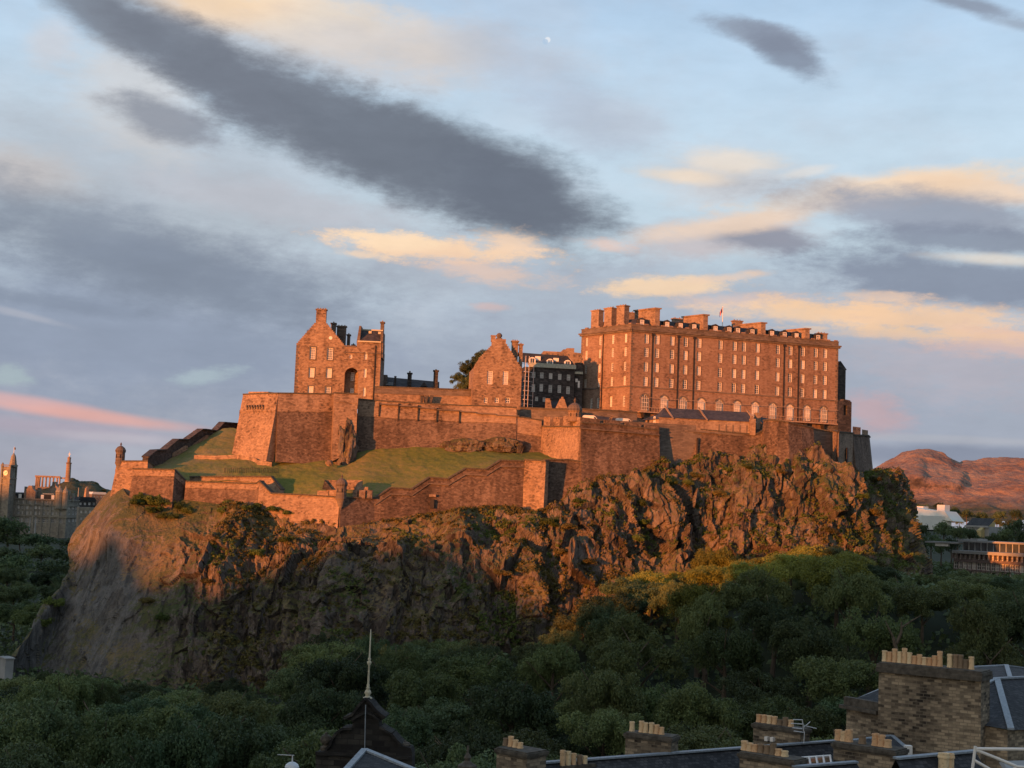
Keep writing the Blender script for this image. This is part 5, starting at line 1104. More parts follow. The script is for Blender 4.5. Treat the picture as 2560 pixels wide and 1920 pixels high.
# dark sheds beside them
t = thing('battery_shed', 'low dark slate shed between the two white vans', 'shed', P(2, 560, 800, 378)); FV = Fac.px(2, 500, 790, 378, 745, 800, 380); q = MB(); a = FV.sz(2, 500, 768); b = FV.sz(2, 740, 795)
q.poly([FV.pt(0, a[1] - 2, 0), FV.pt(FV.L, a[1] - 2.6, 0), FV.pt(FV.L - 2, a[1] - .4, -3), FV.pt(0, a[1] + .4, -3)]); q.build('roof', M['slate_far'], t); q = MB(); fbox(q, FV, 0, FV.L, a[1] - 6, a[1] - 2.7, -3, -.2); q.build('wall', M['trim'], t)
q = MB(); s_, z_ = FV.sz(2, 600, 765); fpoly(q, FV, [(s_ - 1.8, z_ - 3), (s_ - 1.0, z_ - 3), (s_ + .5, z_), (s_ - .2, z_)], -.1, .4); q.build('skew', M['rubble_warm'], t)

# ------------------------------------------------------------------ long low shed on the wall top
FM = Fac.px(11, 885, 400, 366.3, 1900, 480, 371); mq = lambda u, v: FM.sz(11, u, v)
t = thing('long_shed', 'long low stone shed with slate roof below the barracks balcony', 'building', FM.pt(0, 60)); zbm = mq(900, 460)[1]; q = MB(); ze = mq(1200, 370)[1]; L_ = FM.L
zbot = mq(1900, 545)[1]
q.prism([FM.pt(0, zbm, 0), FM.pt(L_, zbot, 0), FM.pt(L_, ze - .01, 0), FM.pt(0, ze - .01, 0)], FM.v(0, -7)); q.build('wall', M['ashlar'], t)
zr_ = mq(1300, 285)[1] + .6; q = MB(); q.poly([FM.pt(.3, ze, .35), FM.pt(L_ - .3, ze, .35), FM.pt(L_ - .3, zr_, -3.6), FM.pt(2.2, zr_, -3.6)]); q.poly([FM.pt(L_ - .3, ze, -7), FM.pt(.3, ze, -7), FM.pt(2.2, zr_, -3.6), FM.pt(L_ - .3, zr_, -3.6)]); q.poly([FM.pt(.3, ze, -7), FM.pt(.3, ze, .35), FM.pt(2.2, zr_, -3.6)]); q.build('roof', M['slate_far'], t)
for s_ in (2.2, mq(1395, 330)[0] - 1.5, L_ - 1.2):
    q = MB(); q.prism([FM.pt(s_ + 1.2, ze - .3, .45), FM.pt(s_ + 1.7, ze - .3, .45), FM.pt(s_ + 1.7, ze + .35, .45), FM.pt(s_ + .5, zr_ + .35, -3.6), FM.pt(s_, zr_ + .35, -3.6), FM.pt(s_ + 1.2, ze + .35, .45)][:1] + [FM.pt(s_ + 1.6, ze - .3, .45), FM.pt(s_ + .5, zr_ + .3, -3.6), FM.pt(s_ + .1, zr_ + .3, -3.6)], (0, 0, .35)); q.build('skew', M['ashlar'], t)
q = MB(); s_, z_ = mq(1870, 372); fbox(q, FM, s_ - .75, s_ + .75, z_ - 4.3, z_, .01, .9); fbox(q, FM, s_ - .5, s_ + .2, z_, z_ + .8, .1, .7); q.build('buttress', M['rubble_warm'], t)
q = MB()
for u in (1520, 1595, 1668, 1742, 1815): s_, _ = mq(u, 440); fbox(q, FM, s_ - .12, s_ + .12, zbot + .3, ze - 1.0, .005, .12)
q.build('pilaster', M['trim'], t)
q = MB(); q.prism([FM.pt(-.2, zbm - .5, .35), FM.pt(L_, zbot - .5, .35), FM.pt(L_, zbot - .5, -.2), FM.pt(-.2, zbm - .5, -.2)], (0, 0, .5)); q.build('ledge', M['trim'], t)
t = thing('hipped_lodge', 'small lodge with a hipped roof at the left end of the long shed', 'building', P(11, 650, 440, 372)); FK = Fac.px(11, 735, 400, 372.5, 882, 400, 366.6); kq = lambda u, v: FK.sz(11, u, v); q = MB(); zk0 = kq(800, 445)[1]; zk1 = ze - .5; fbox(q, FK, 0, FK.L, zk0 - 2, zk1, -6, 0); q.build('wall', M['ashlar'], t)
q = MB(); ap = FK.pt(FK.L * .6, zk1 + 2.2, -3); cs = [FK.pt(-1.6, zk1, .5), FK.pt(FK.L + .4, zk1, .5), FK.pt(FK.L + .4, zk1, -6.4), FK.pt(-1.6, zk1, -6.4)]
for i in range(4): q.poly([cs[i], cs[(i + 1) % 4], ap])
q.build('roof', M['slate_far'], t); s_, z_ = kq(838, 395); put_window(FK, t, s_, z_ - 1.2, .9, 2.4, 2, 4, dp=-.02); q = MB(); s_, z_ = kq(770, 400); fbox(q, FK, s_ - .45, s_ + .45, z_ - 1.4, z_ + 1.0, .002, .06); q.build('door', M['iron'], t)
t = thing('end_shed', 'short slate roofed shed right of the long shed', 'shed', P(2, 1500, 800, 376)); FE = Fac.px(2, 1505, 800, 374, 1700, 815, 377); q = MB(); a = FE.sz(2, 1512, 782)[1]; fbox(q, FE, 0, FE.L, a - 5, a - 1.4, -5, 0); q.build('wall', M['ashlar'], t); q = MB(); q.poly([FE.pt(-.3, a - 1.4, .3), FE.pt(FE.L + .3, a - 2.2, .3), FE.pt(FE.L - 1.5, a - .4, -2.6), FE.pt(-.3, a + .6, -2.6)]); q.build('roof', M['slate_far'], t); chimney(FE, t, -1.4, -.2, a - 3, a + 1.2, -2, -.6, M['ashlar'], 0, cap=.2)
# far right pieces behind
t = thing('round_back_tower', 'dark slender tower rising behind the right end of the barracks', 'tower', P(2, 1965, 840, 428)); FT = Fac.px(2, 1955, 700, 426, 2003, 700, 427); q = MB(); z_ = FT.sz(2, 1980, 490)[1]; fbox(q, FT, 0, FT.L, 60, z_, -6, 0); fpoly(q, FT, [(-.4, z_ + .01), (FT.L + .4, z_ + .01), (1, z_ + 2.6)], -6, 0); q.build('wall', M['black_stone'], t)
t = thing('ruined_gable', 'broken black gable wall with an opening right of the barracks', 'wall', P(2, 2010, 850, 402)); FU = Fac.px(2, 1960, 800, 401, 2040, 800, 404); uq = lambda u, v: FU.sz(2, u, v)
q = MB(); fwall(q, FU, 0, FU.L, 60, uq(2000, 680)[1], [rectof(FU, 2, 2004, 735, 26, 60)], 1.5); fpoly(q, FU, [(uq(1990, 680)[0], uq(1990, 682)[1]), (FU.L, uq(1990, 690)[1]), (FU.L - .6, uq(2000, 672)[1]), (uq(1996, 680)[0], uq(2000, 668)[1])], -1.5, 0); fbox(q, FU, 0, FU.L, 60, uq(2000, 830)[1], -4, .02); q.build('wall', M['black_stone'], t)

# ------------------------------------------------------------------ foliage
def leaf_cloud(rng, centers, radii, nleaf, size, flat=.85):
    """leaf-sized quads scattered over the shells of many clumps"""
    C = np.repeat(centers, nleaf, 0); Rr = np.repeat(radii, nleaf); n = len(C)
    d = rng.normal(size=(n, 3)); d[:, 2] = d[:, 2] * .8 + .25; d /= np.linalg.norm(d, axis=1, keepdims=True)
    p = C + d * (Rr * rng.uniform(.55, 1.05, n))[:, None] * np.array([1, 1, flat])
    nn = d * .8 + rng.normal(size=(n, 3)) * .55; nn /= np.linalg.norm(nn, axis=1, keepdims=True)
    a = np.cross(nn, rng.normal(size=(n, 3))); a /= np.linalg.norm(a, axis=1, keepdims=True); b = np.cross(nn, a)
    s = size * rng.uniform(.6, 1.3, n)[:, None]; a = a * s * .5; b = b * s * .36
    return np.stack([p - a, p - b, p + a, p + b], 1).reshape(-1, 3)
def quads(n): return np.arange(n * 4).reshape(-1, 4)
def crown_mesh(seed, rx=1.0, rz=.8, nc=115, nl=165, cr=.18, size=.04, mat='leaf', top=0):
    """unit crown: radius about 1 around the origin, uneven lobes"""
    rng = np.random.default_rng(seed); nlobes = 11
    lob = rng.normal(size=(nlobes, 3)); lob /= np.linalg.norm(lob, axis=1, keepdims=True); lob[:, 2] = np.abs(lob[:, 2]) * .8 - .15
    lob = lob * rng.uniform(.45, .72, (nlobes, 1)); lr = rng.uniform(.26, .42, nlobes); c = []
    while len(c) < nc:
        k = rng.integers(nlobes); d = rng.normal(size=3); d /= np.linalg.norm(d)
        if d[2] < -.5: continue
        c.append(lob[k] + d * lr[k] * rng.uniform(.75, 1.0))
    c = np.array(c) * np.array([rx, rx, rz]); r = rng.uniform(.6, 1.15, nc) * cr
    v = leaf_cloud(rng, c, r, nl, size)
    return npmesh('crown', v, quads(len(v) // 4), M[mat], smooth=False)
def trunk_mesh(seed):
    """unit-height trunk with limbs; top reaches into the crown"""
    rng = random.Random(seed); mb = MB(); x = y = 0; q = Vector((0, 0, -.05)); r = .035
    for i in range(4):
        p_ = Vector((x + rng.uniform(-.02, .02), y + rng.uniform(-.02, .02), (i + 1) * .15)); mb.tube(q, p_, r, r * .8, 7); q = p_; r *= .8
        if i >= 1:
            for _ in range(2):
                a = rng.uniform(0, 6.28); l_ = rng.uniform(.16, .28); mb.tube(p_, p_ + Vector((math.cos(a) * l_, math.sin(a) * l_, l_ * rng.uniform(.6, 1.1))), r * .55, r * .2, 5)
    me = bpy.data.meshes.new('trunk'); me.from_pydata(mb.v, [], mb.f); me.materials.append(M['bark']); me.update(); auto_uv(me); return me
CROWNS = {'leaf': [crown_mesh(s, 1.0, z_, mat='leaf') for s, z_ in ((1, .8), (2, .9), (3, .72), (4, .85))], 'leaf_dark': [crown_mesh(s, 1.0, z_, mat='leaf_dark', nl=200) for s, z_ in ((11, .8), (12, .95))], 'leaf_gold': [crown_mesh(s, 1.0, z_, mat='leaf_gold') for s, z_ in ((21, .8), (22, .9))]}
BUSH = [crown_mesh(s, 1.0, .75, nc=26, nl=70, cr=.34, size=.13, mat='hedge') for s in (31, 32, 33)] ; BUSH2 = [crown_mesh(s, 1.0, .7, nc=26, nl=70, cr=.34, size=.13, mat='shrub') for s in (41, 42)]
FARC = [crown_mesh(s, 1.0, .85, nc=40, nl=40, cr=.3, size=.12, mat='leaf_dark') for s in (51, 52, 53)]
TRUNKS = [trunk_mesh(s) for s in (1, 2, 3)]
def tree(x, y, z, h, rad, kind, label, group, name='tree', cat='tree', rng=random, far=False):
    t = thing(name, label, cat, (x, y, z), group); t.rotation_euler = (0, 0, rng.uniform(0, 6.28))
    me = rng.choice(FARC if far else CROWNS[kind]); c = bpy.data.objects.new('crown', me); COL.objects.link(c); c.parent = t
    rz = h * .52; c.scale = (rad, rad * rng.uniform(.85, 1.1), rz); c.location = (0, 0, h - rz * .95)
    k = bpy.data.objects.new('trunk', rng.choice(TRUNKS)); COL.objects.link(k); k.parent = t; k.scale = (h * .9, h * .9, h)
    return t
def bush(p_, r, label, group, green=True, name='bush', rng=random):
    me = rng.choice(BUSH if green else BUSH2); o = bpy.data.objects.new(name, me); COL.objects.link(o); o.location = (p_.x, p_.y - r * .25, p_.z); o.scale = (r * rng.uniform(.9, 1.5), r, r * rng.uniform(.8, 1.1)); o.rotation_euler = (0, 0, rng.uniform(-.5, .5)); return tag(o, label, 'bush', group)
ORD = ['first', 'second', 'third', 'fourth', 'fifth', 'sixth', 'seventh', 'eighth', 'ninth', 'tenth', 'eleventh', 'twelfth', 'thirteenth', 'fourteenth', 'fifteenth', 'sixteenth', 'seventeenth', 'eighteenth', 'nineteenth', 'twentieth', 'twenty-first', 'twenty-second', 'twenty-third', 'twenty-fourth', 'twenty-fifth', 'twenty-sixth']
# upper outline of the wood in the frame
TX = [-60, 0, 73, 183, 285, 400, 500, 580, 640, 700, 760, 830, 950, 1000, 1100, 1200, 1300, 1400, 1460, 1530, 1560, 1634, 1700, 1760, 1800, 1900, 1960, 2050, 2150, 2230, 2300, 2350, 2450, 2620]
TY = [1700, 1700, 1655, 1645, 1675, 1700, 1690, 1690, 1730, 1725, 1590, 1550, 1552, 1565, 1565, 1575, 1585, 1545, 1500, 1440, 1410, 1400, 1410, 1385, 1365, 1360, 1355, 1340, 1350, 1388, 1430, 1430, 1415, 1425]
rngT = random.Random(5); rowsY = [138, 152, 166, 180, 194, 208, 222, 236, 250, 264, 278, 292, 306, 320, 333]
def pix(x, y, z):
    a, b = project(np.array([[x, y, z]])); return float(a[0]), float(b[0])
SKIP = set()
for ri, Y0 in enumerate(rowsY):
    xl, xr = P('s', -40, 1500, Y0).x, P('s', 2600, 1500, Y0).x; n_ = int((xr - xl) / 13.4); items = []
    for i in range(n_ + 1):
        x = xl + (xr - xl) * (i + .5 * (ri % 2)) / n_ + rngT.uniform(-2, 2); y = Y0 + rngT.uniform(-7, 7); z = float(gz(x, y)); h = rngT.uniform(10.5, 20.5); rad = rngT.uniform(6.3, 8.9)
        sx, _ = pix(x, y, z + h); T = float(np.interp(sx, TX, TY)) + rngT.uniform(0, 24)
        zt_ = P('s', sx, T, y).z
        if z + h > zt_: h = zt_ - z
        elif Y0 >= 250: h = min(zt_ - z, 21)
        if h < 7 or (Y0 > 310 and sx < 1480) or (Y0 > 325 and not 1700 < sx < 2260) or (Y0 > 285 and sx < 700): continue
        rad = min(rad, h * .7)
        items.append((sx, x, y, z, h, rad))
    items.sort(); cnt = {'left': 0, 'middle': 0, 'right': 0}
    for j, (sx, x, y, z, h, rad) in enumerate(items):
        r_ = rngT.random(); kind = 'leaf' if r_ < .68 else 'leaf_dark'
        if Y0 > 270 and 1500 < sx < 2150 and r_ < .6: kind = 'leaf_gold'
        sec = 'left' if sx < 900 else 'middle' if sx < 1700 else 'right'; cnt[sec] += 1
        if (ri, j) in SKIP: continue
        tone = {'leaf': 'mid green', 'leaf_dark': 'dark green', 'leaf_gold': 'golden green'}[kind]
        tree(x, y, z, h, rad, kind, '%s leafy tree, %s from left in row %s of the wood, %s third' % (tone, ORD[cnt[sec] - 1], ORD[ri], sec), 'trees of the wood below the crag', rng=rngT)
# named trees against the crag: frame x, frame y of the top, radius px, distance, kind, label
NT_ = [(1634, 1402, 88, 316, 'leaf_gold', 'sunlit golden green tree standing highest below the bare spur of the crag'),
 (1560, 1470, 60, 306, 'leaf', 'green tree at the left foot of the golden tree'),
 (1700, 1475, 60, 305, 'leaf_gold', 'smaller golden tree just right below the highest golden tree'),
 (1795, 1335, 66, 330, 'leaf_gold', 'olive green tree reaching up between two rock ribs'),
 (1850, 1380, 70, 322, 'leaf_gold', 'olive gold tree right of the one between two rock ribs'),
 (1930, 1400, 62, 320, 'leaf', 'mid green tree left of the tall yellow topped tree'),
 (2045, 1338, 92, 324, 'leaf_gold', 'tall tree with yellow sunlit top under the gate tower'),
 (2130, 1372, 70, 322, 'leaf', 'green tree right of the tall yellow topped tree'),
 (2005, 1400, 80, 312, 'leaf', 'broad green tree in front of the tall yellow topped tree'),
 (2220, 1405, 62, 330, 'leaf_dark', 'dark tree at the right foot of the crag'),
 (2345, 1418, 80, 318, 'leaf', 'round green tree alone right of the crag foot'),
 (2450, 1395, 90, 345, 'leaf_dark', 'wide dark tree in front of the long glass office'),
 (2545, 1440, 70, 330, 'leaf_dark', 'dark tree at the right frame edge below the office'),
 (2270, 1360, 55, 372, 'leaf_dark', 'dark tree behind the right end of the crag'),
 (815, 1548, 78, 276, 'leaf_dark', 'tall dark tree against the foot of the crag above the spire'),
 (940, 1545, 70, 280, 'leaf_dark', 'dark tree right of the tallest one above the spire'),
 (1180, 1590, 62, 280, 'leaf', 'green tree at the crag foot below the small arched doorway'),
 (1400, 1545, 60, 296, 'leaf', 'green tree below the deep dark cleft of the crag'),
 (1485, 1515, 60, 302, 'leaf', 'green tree at the edge of the sunlit spur'),
 (560, 1668, 60, 262, 'leaf_dark', 'low rounded dark tree alone in front of the left cliff'),
 (140, 1640, 62, 235, 'leaf', 'broad fresh green tree at the foot of the netted cliff'),
 (250, 1655, 62, 228, 'leaf', 'fresh green tree right of the broad one under the netted cliff')]
for (sx, sy, rp, Y, kind, lab) in NT_:
    tp_ = P('s', sx, sy, Y); rad = rp / FPX * Y; z = float(gz(tp_.x, Y)) - 1; z = min(z, tp_.z - rad * 1.9); tree(tp_.x, Y, z, tp_.z - z, rad, kind, lab, None, rng=rngT)
# trees on the castle yard
for cx_, cy_, rad, Y, lab in ((1156, 952, 3.6, 398, 'small dark tree left of the gabled house, on the inner wall skyline'), (1184, 924, 5.0, 402, 'dark tree behind the left slope of the gabled house'), (1216, 900, 5.0, 405, 'tallest yard tree, touching the gabled house roof slope'), (1178, 972, 5.0, 396, 'low dark tree filling the corner between inner wall and gabled house'), (1212, 950, 5.2, 399, 'dark yard tree mostly hidden by the gabled house')):
    q_ = P('s', cx_, cy_, Y); tree(q_.x, Y, q_.z - rad * 1.15, rad * 2.2, rad, 'leaf_dark', lab, None, rng=rngT)
# trees left of the crag, stepping away to the hotel
k_ = 0
for ri, (Y0, x0, x1, hh, n_) in enumerate(((330, -136, -116, 12, 2), (385, -150, -108, 14, 4), (440, -168, -98, 16, 6), (510, -196, -112, 17, 7), (600, -226, -132, 15, 7), (700, -262, -150, 14, 8), (820, -306, -180, 14, 8))):
    for i in range(n_):
        x = x0 + (x1 - x0) * (i + .5) / n_ + rngT.uniform(-2, 2); y = Y0 + rngT.uniform(-8, 8); z = float(gz(x, y)); tree(x, y, z, hh * rngT.uniform(.85, 1.1), (x1 - x0) / n_ * .62 + .8, rngT.choice(['leaf', 'leaf_dark']), '%s tree from left, row %s stepping back towards the clock tower hotel' % (ORD[i], ORD[ri]), 'trees of the gardens left of the crag', rng=rngT, far=Y0 > 550)
tp_ = P(3, 85, 822, 830); tree(tp_.x, 830, 5, tp_.z - 5, 12, 'leaf_dark', 'big round dark tree in front of the clock tower hotel', None, rng=rngT, far=True)
# bare limbs of a tall tree among the leaves, right
t = thing('bare_tree', 'pale bare branching limbs sticking out of the green wood above the big chimney stack', 'tree', P('s', 2245, 1640, 170)); mb = MB(); B = lambda u, v: P(7, u, v, 168)
for a, b, r1, r2 in (((1330, 190), (1365, 110), .2, .15), ((1365, 110), (1365, 40), .13, .08), ((1365, 80), (1440, 30), .12, .08), ((1440, 30), (1500, -5), .08, .04), ((1330, 190), (1280, 90), .15, .1), ((1280, 90), (1252, 30), .09, .05), ((1310, 150), (1335, 260), .22, .25), ((1335, 260), (1340, 420), .25, .3)): mb.tube(B(*a), B(*b), r1, r2, 6)
mb.build('limbs', M['bark'], t)
# scrub and dry grass tufts over the crag: ground cover
rng = np.random.default_rng(9); idx = rng.integers(0, len(CRf), 60000); nz = CRAG_N.reshape(-1, 3)[idx, 2]; pp = CRf[idx]; row = idx // NC
nv_ = fbm(pp / 9.0, 4, 77) + nz * 1.0 - .5
keep = (nv_ > .05) & (row < NR * .95) & (row > 3) & (pp[:, 0] + 12 * fbm(pp / 15, 3, 5) > -66); pp = pp[keep][:6800]
rad_ = rng.uniform(.3, .85, len(pp)); v = leaf_cloud(rng, pp + np.array([0, -.15, .25]), rad_, 13, .52, .8)
gq = np.repeat((fbm(pp / 11 + 3, 3, 99) + .0035 * pp[:, 0] > .10).astype(np.int32), 13)
o = bpy.data.objects.new('shrubs', npmesh('shrubs', v, quads(len(v) // 4), [M['shrub'], M['hedge']], smooth=False, mi=gq)); COL.objects.link(o); tag(o, 'scrub and dry tufts growing over the rock ledges', 'shrubs', kind='stuff')
rg = np.random.default_rng(4); ux = rg.uniform(-1, 1, 16000); uy = rg.uniform(130, 760, 16000); px_ = ux * uy * .40; pz = gz(px_, uy); mskU = (px_ < -.24 * uy) | (uy < 330) | ((px_ > 105) & (uy < 560))
pu = np.stack([px_, uy, pz + .6], -1)[mskU][:11000]; v = leaf_cloud(rg, pu, rg.uniform(1.2, 2.6, len(pu)), 7, 1.3, .8)
o = bpy.data.objects.new('undergrowth', npmesh('undergrowth', v, quads(len(v) // 4), M['leaf_dark'], smooth=False)); COL.objects.link(o); tag(o, 'dark undergrowth covering the ground between the trees', 'undergrowth', kind='stuff')
bl = [(3, 1180, 730, 2.2, 1), (3, 1260, 700, 2.6, 1), (3, 1340, 720, 2.8, 1), (3, 1430, 740, 2.6, 1), (3, 1520, 770, 2.4, 1), (3, 1600, 800, 2.0, 1), (3, 1350, 800, 2.4, 1), (3, 1450, 850, 2.2, 1), (3, 1950, 700, 1.9, 1), (3, 1900, 800, 1.8, 1), (3, 2150, 780, 1.6, 1), (4, 120, 440, 2.2, 1), (4, 230, 480, 1.8, 1), (4, 330, 490, 1.6, 1), (4, 340, 680, 1.9, 1), (4, 150, 780, 2.0, 1), (4, 600, 670, 1.4, 1), (4, 2150, 570, 1.8, 1),
      (5, 500, 670, 2.2, 1), (5, 600, 700, 1.9, 0), (5, 700, 520, 1.7, 1), (5, 1100, 560, 1.8, 1), (5, 1330, 400, 2.0, 1), (5, 1420, 430, 1.8, 1), (5, 1500, 340, 1.6, 0), (5, 1700, 300, 1.5, 1), (5, 1850, 300, 1.6, 1), (5, 1150, 700, 2.0, 1), (5, 1080, 780, 2.0, 1), (5, 560, 900, 1.9, 0), (5, 750, 960, 1.9, 0), (5, 150, 1050, 2.0, 0), (5, 1650, 470, 1.8, 0), (6, 300, 440, 1.6, 0), (6, 1050, 500, 1.9, 0), (6, 950, 650, 2.0, 1), (6, 1050, 780, 2.2, 0), (6, 700, 900, 1.9, 0),
      (13, 350, 560, 2.4, 1), (13, 300, 690, 2.2, 1), (13, 1000, 640, 1.8, 1), (13, 1260, 420, 1.8, 0), (13, 900, 530, 1.8, 0)]
zone = {3: 'green scrub under the left lower walls', 4: 'bushes under the zigzag wall', 5: 'bushes on the middle of the crag', 6: 'bushes on the right end of the crag', 13: 'bushes on the left shaded cliff'}
cnt = {}
for k, u, v_, r_, gr in sorted(bl):
    cnt[k] = cnt.get(k, 0) + 1
    w_ = {3: 'green bush, %s from the left in the scrub under the outermost walls', 4: 'bush, %s from the left on the slope under the zigzag wall', 5: 'bush, %s from the left on the middle rocks under the battery wall', 6: 'bush, %s from the left on the rocks under the gate tower', 13: 'bush, %s from the left on the shaded left cliff'}[k] % ORD[cnt[k] - 1]
    bush(on_crag(k, u, v_), r_, w_, zone[k], gr, rng=rngT)

# ------------------------------------------------------------------ far left: hill, monuments, hotel
HC = []
for u, v_ in ((500, 1050), (800, 960), (1050, 920), (1200, 860), (1380, 775), (1460, 770), (1560, 812), (1700, 818), (1850, 828), (1930, 860), (1985, 925), (2120, 978), (2350, 1010), (2700, 1040)):
    HC.append([tuple(S(12, u, v_)) + (1960,), tuple(S(12, u, v_ + 12)) + (1900,), tuple(S(12, u, (v_ + 1180) / 2)) + (1820,), tuple(S(12, u, 1200)) + (1740,), tuple(S(12, u, 1330)) + (1700,)])
A = loft(HC, 60, 300); A[..., 2] += 2.5 * fbm(A / 14, 4, 3); o = bpy.data.objects.new('hill', npmesh('far_hill', A.reshape(-1, 3), grid_faces(60, 300)[:, ::-1], M['hill'], smooth=False)); COL.objects.link(o); tag(o, 'low dark hill carrying the monuments', kind='structure')
q_ = 0
for u, v_, r_ in ((1440, 775, 60), (1520, 800, 60), (1640, 830, 70), (1560, 900, 90), (1700, 900, 90), (1820, 880, 80), (1900, 860, 60), (1950, 930, 70), (1850, 980, 90), (1650, 1000, 90), (1480, 880, 80), (1200, 890, 60), (2050, 985, 60), (1750, 1060, 90), (1480, 1050, 90), (1600, 1100, 90), (1300, 900, 60)):
    q_ += 1; p_ = P(12, u, v_, 1850 if v_ > 950 else 1900); rad = r_ * .12658 / FPX * 1880; tree(p_.x, p_.y, p_.z - rad * 1.6, rad * 2.2, rad, 'leaf_dark', 'dark tree on the monument hill, %s of those right of the colonnade' % ORD[q_ - 1], 'trees on the monument hill', rng=rngT, far=True)
c = P(12, 1338, 800, 1880); f12 = .12658 / FPX * 1880
t = thing('monument_tower', 'slim red brown telescope shaped tower with a white mast on the hill', 'tower', c); mb = MB(); zz = lambda v_: P(12, 1345, v_, 1880).z
mb.lathe((c.x, c.y, 0), [(62 * f12, zz(830)), (55 * f12, zz(780)), (50 * f12, zz(740)), (46 * f12, zz(470)), (56 * f12, zz(462)), (56 * f12, zz(446)), (34 * f12, zz(444)), (33 * f12, zz(362)), (39 * f12, zz(356)), (38 * f12, zz(345)), (22 * f12, zz(340)), (16 * f12, zz(325))], 16); mb.build('shaft', M['ashlar'], t)
mb = MB(); mb.tube((c.x, c.y, zz(335)), (c.x, c.y, zz(225)), .35, .2, 6); mb.box((c.x, c.y, zz(276)), (1.5, .3, .35)); mb.box((c.x, c.y, zz(305)), (.45, .3, 1.6)); mb.build('mast', M['white'], t)
t = thing('colonnade', 'unfinished row of tall stone columns on the hill left of the slim tower', 'monument', P(12, 690, 920, 1900)); FN = Fac.px(12, 690, 900, 1900, 1260, 910, 1903); nq = lambda u, v: FN.sz(12, u, v); zb_ = nq(900, 925)[1]; zt_ = nq(940, 740)[1]
for u in (712, 740, 773, 836, 906, 980, 1052, 1125, 1176):
    s_ = nq(u, 800)[0]; mb = MB(); mb.lathe(FN.pt(s_, zb_, -1), [(1.35, 0), (1.05, zt_ - zb_ - .8), (1.5, zt_ - zb_ - .4), (1.5, zt_ - zb_)], 12); mb.build('column', M['ashlar'], t)
mb = MB(); s1_ = nq(1190, 720)[0]; fbox(mb, FN, -.6, s1_, zt_ + .01, nq(940, 706)[1], -2.4, .5); fbox(mb, FN, s1_ + .01, FN.L, zt_ - 1, nq(1220, 722)[1] - 1, -8, -2); fbox(mb, FN, -.6, nq(770, 720)[0], zb_, zt_, -10, -6); mb.build('entablature', M['ashlar'], t)
mb = MB(); fbox(mb, FN, -3, FN.L + 2, zb_ - 4, zb_ - .01, -12, 3); mb.build('plinth', M['ashlar'], t)

FHt = Fac.px(12, -420, 1400, 1092, 1310, 1450, 1100); FHs = Fac.px(12, 1310, 1450, 1100, 1540, 1450, 1128); hq = lambda u, v: FHt.sz(12, u, v)
t = hot = thing('hotel', 'huge grey stone hotel block far left under the clock tower', 'hotel', FHt.pt(0, 8)); zc = hq(700, 1185)[1]; mb = MB(); holes = []; wl_ = []
for v_, w_, h_ in ((1330, 46, 60), (1440, 44, 60), (1585, 60, 80)):
    for u in list(range(30, 1290, 84)): 
        r = rectof(FHt, 12, u, v_ + (u - 700) * .03, w_, h_); holes.append(r); wl_.append(r)
for u in (40, 200, 280, 350, 470, 600, 700, 840, 920, 1000, 1130, 1200): r = rectof(FHt, 12, u, 1225 + (u - 700) * .03, 40, 62); holes.append(r); wl_.append(r)
fwall(mb, FHt, 0, FHt.L, 8, zc, holes, .5)
for F_ in (FHs,): 
    hs_ = [rectof(F_, 12, u, v_, 44, 62) for u in (1370, 1450, 1510) for v_ in (1335, 1445, 1585)]; fwall(mb, F_, 0, F_.L, 8, zc, hs_, .5)
mb.poly([FHt.pt(0, zc), FHt.pt(FHt.L, zc), FHs.pt(FHs.L, zc), FHt.pt(0, zc, -40)]); mb.build('wall', M['hotel'], hot)
for r in wl_: put_window(FHt, hot, (r[0] + r[1]) / 2, r[2], r[1] - r[0], r[3] - r[2], 2, 2, dp=.45)
for r in hs_: put_window(FHs, hot, (r[0] + r[1]) / 2, r[2], r[1] - r[0], r[3] - r[2], 2, 2, dp=.45)
mb = MB(); 
for v_ in (1290, 1515, 1180): z_ = hq(700, v_)[1]; fbox(mb, FHt, -.5, FHt.L + .5, z_, z_ + .9, 0, .9); fbox(mb, FHs, -.2, FHs.L + .5, z_, z_ + .9, 0, .9)
for u in range(-20, 1320, 168): s_ = hq(u, 1400)[0]; fbox(mb, FHt, s_ - .9, s_ + .9, 9, zc - .2, 0, .6)
mb.build('cornice', M['hotel'], hot)
def mans(u0, u1, v0, v1, lab=None):
    mb = MB(); a, b = hq(u0, v1), hq(u1, v1); z1_ = hq((u0 + u1) / 2, v0)[1]; fpoly(mb, FHt, [(a[0], zc), (b[0], zc), (b[0] - 1.5, z1_), (a[0] + 1.5, z1_)], -14, -.6); rf_ = mb.build('roof', M['slate'], hot); mb = MB(); fbox(mb, FHt, a[0] + 1.3, b[0] - 1.3, z1_, z1_ + .8, -14.2, -.4); mb.build('ridge', M['lead'], rf_)
    for u in (u0 + 30, u1 - 50):
        s_, z_ = hq(u, v1 - 50); mb = MB(); fbox(mb, FHt, s_ - 1, s_ + 1.2, zc + .2, zc + 4.2, -1.5, -.2); mb.build('dormer', M['white'], rf_)
mans(185, 440, 1050, 1180); mans(800, 1090, 1075, 1190)
def gab(u0, u1, vt, ve, mat='ashlar', d=0):
    mb = MB(); a, b = hq(u0, ve), hq(u1, ve); m_ = (a[0] + b[0]) / 2; zt_ = hq((u0 + u1) / 2, vt)[1]; fpoly(mb, FHt, [(a[0], zc), (b[0], zc), (b[0], a[1]), (b[0] - 2, a[1] + (zt_ - a[1]) * .4), (m_ + 1.2, zt_), (m_ - 1.2, zt_), (a[0] + 2, a[1] + (zt_ - a[1]) * .4), (a[0], a[1])], -8 - d, -.1 - d); mb.build('gable', M[mat], hot)
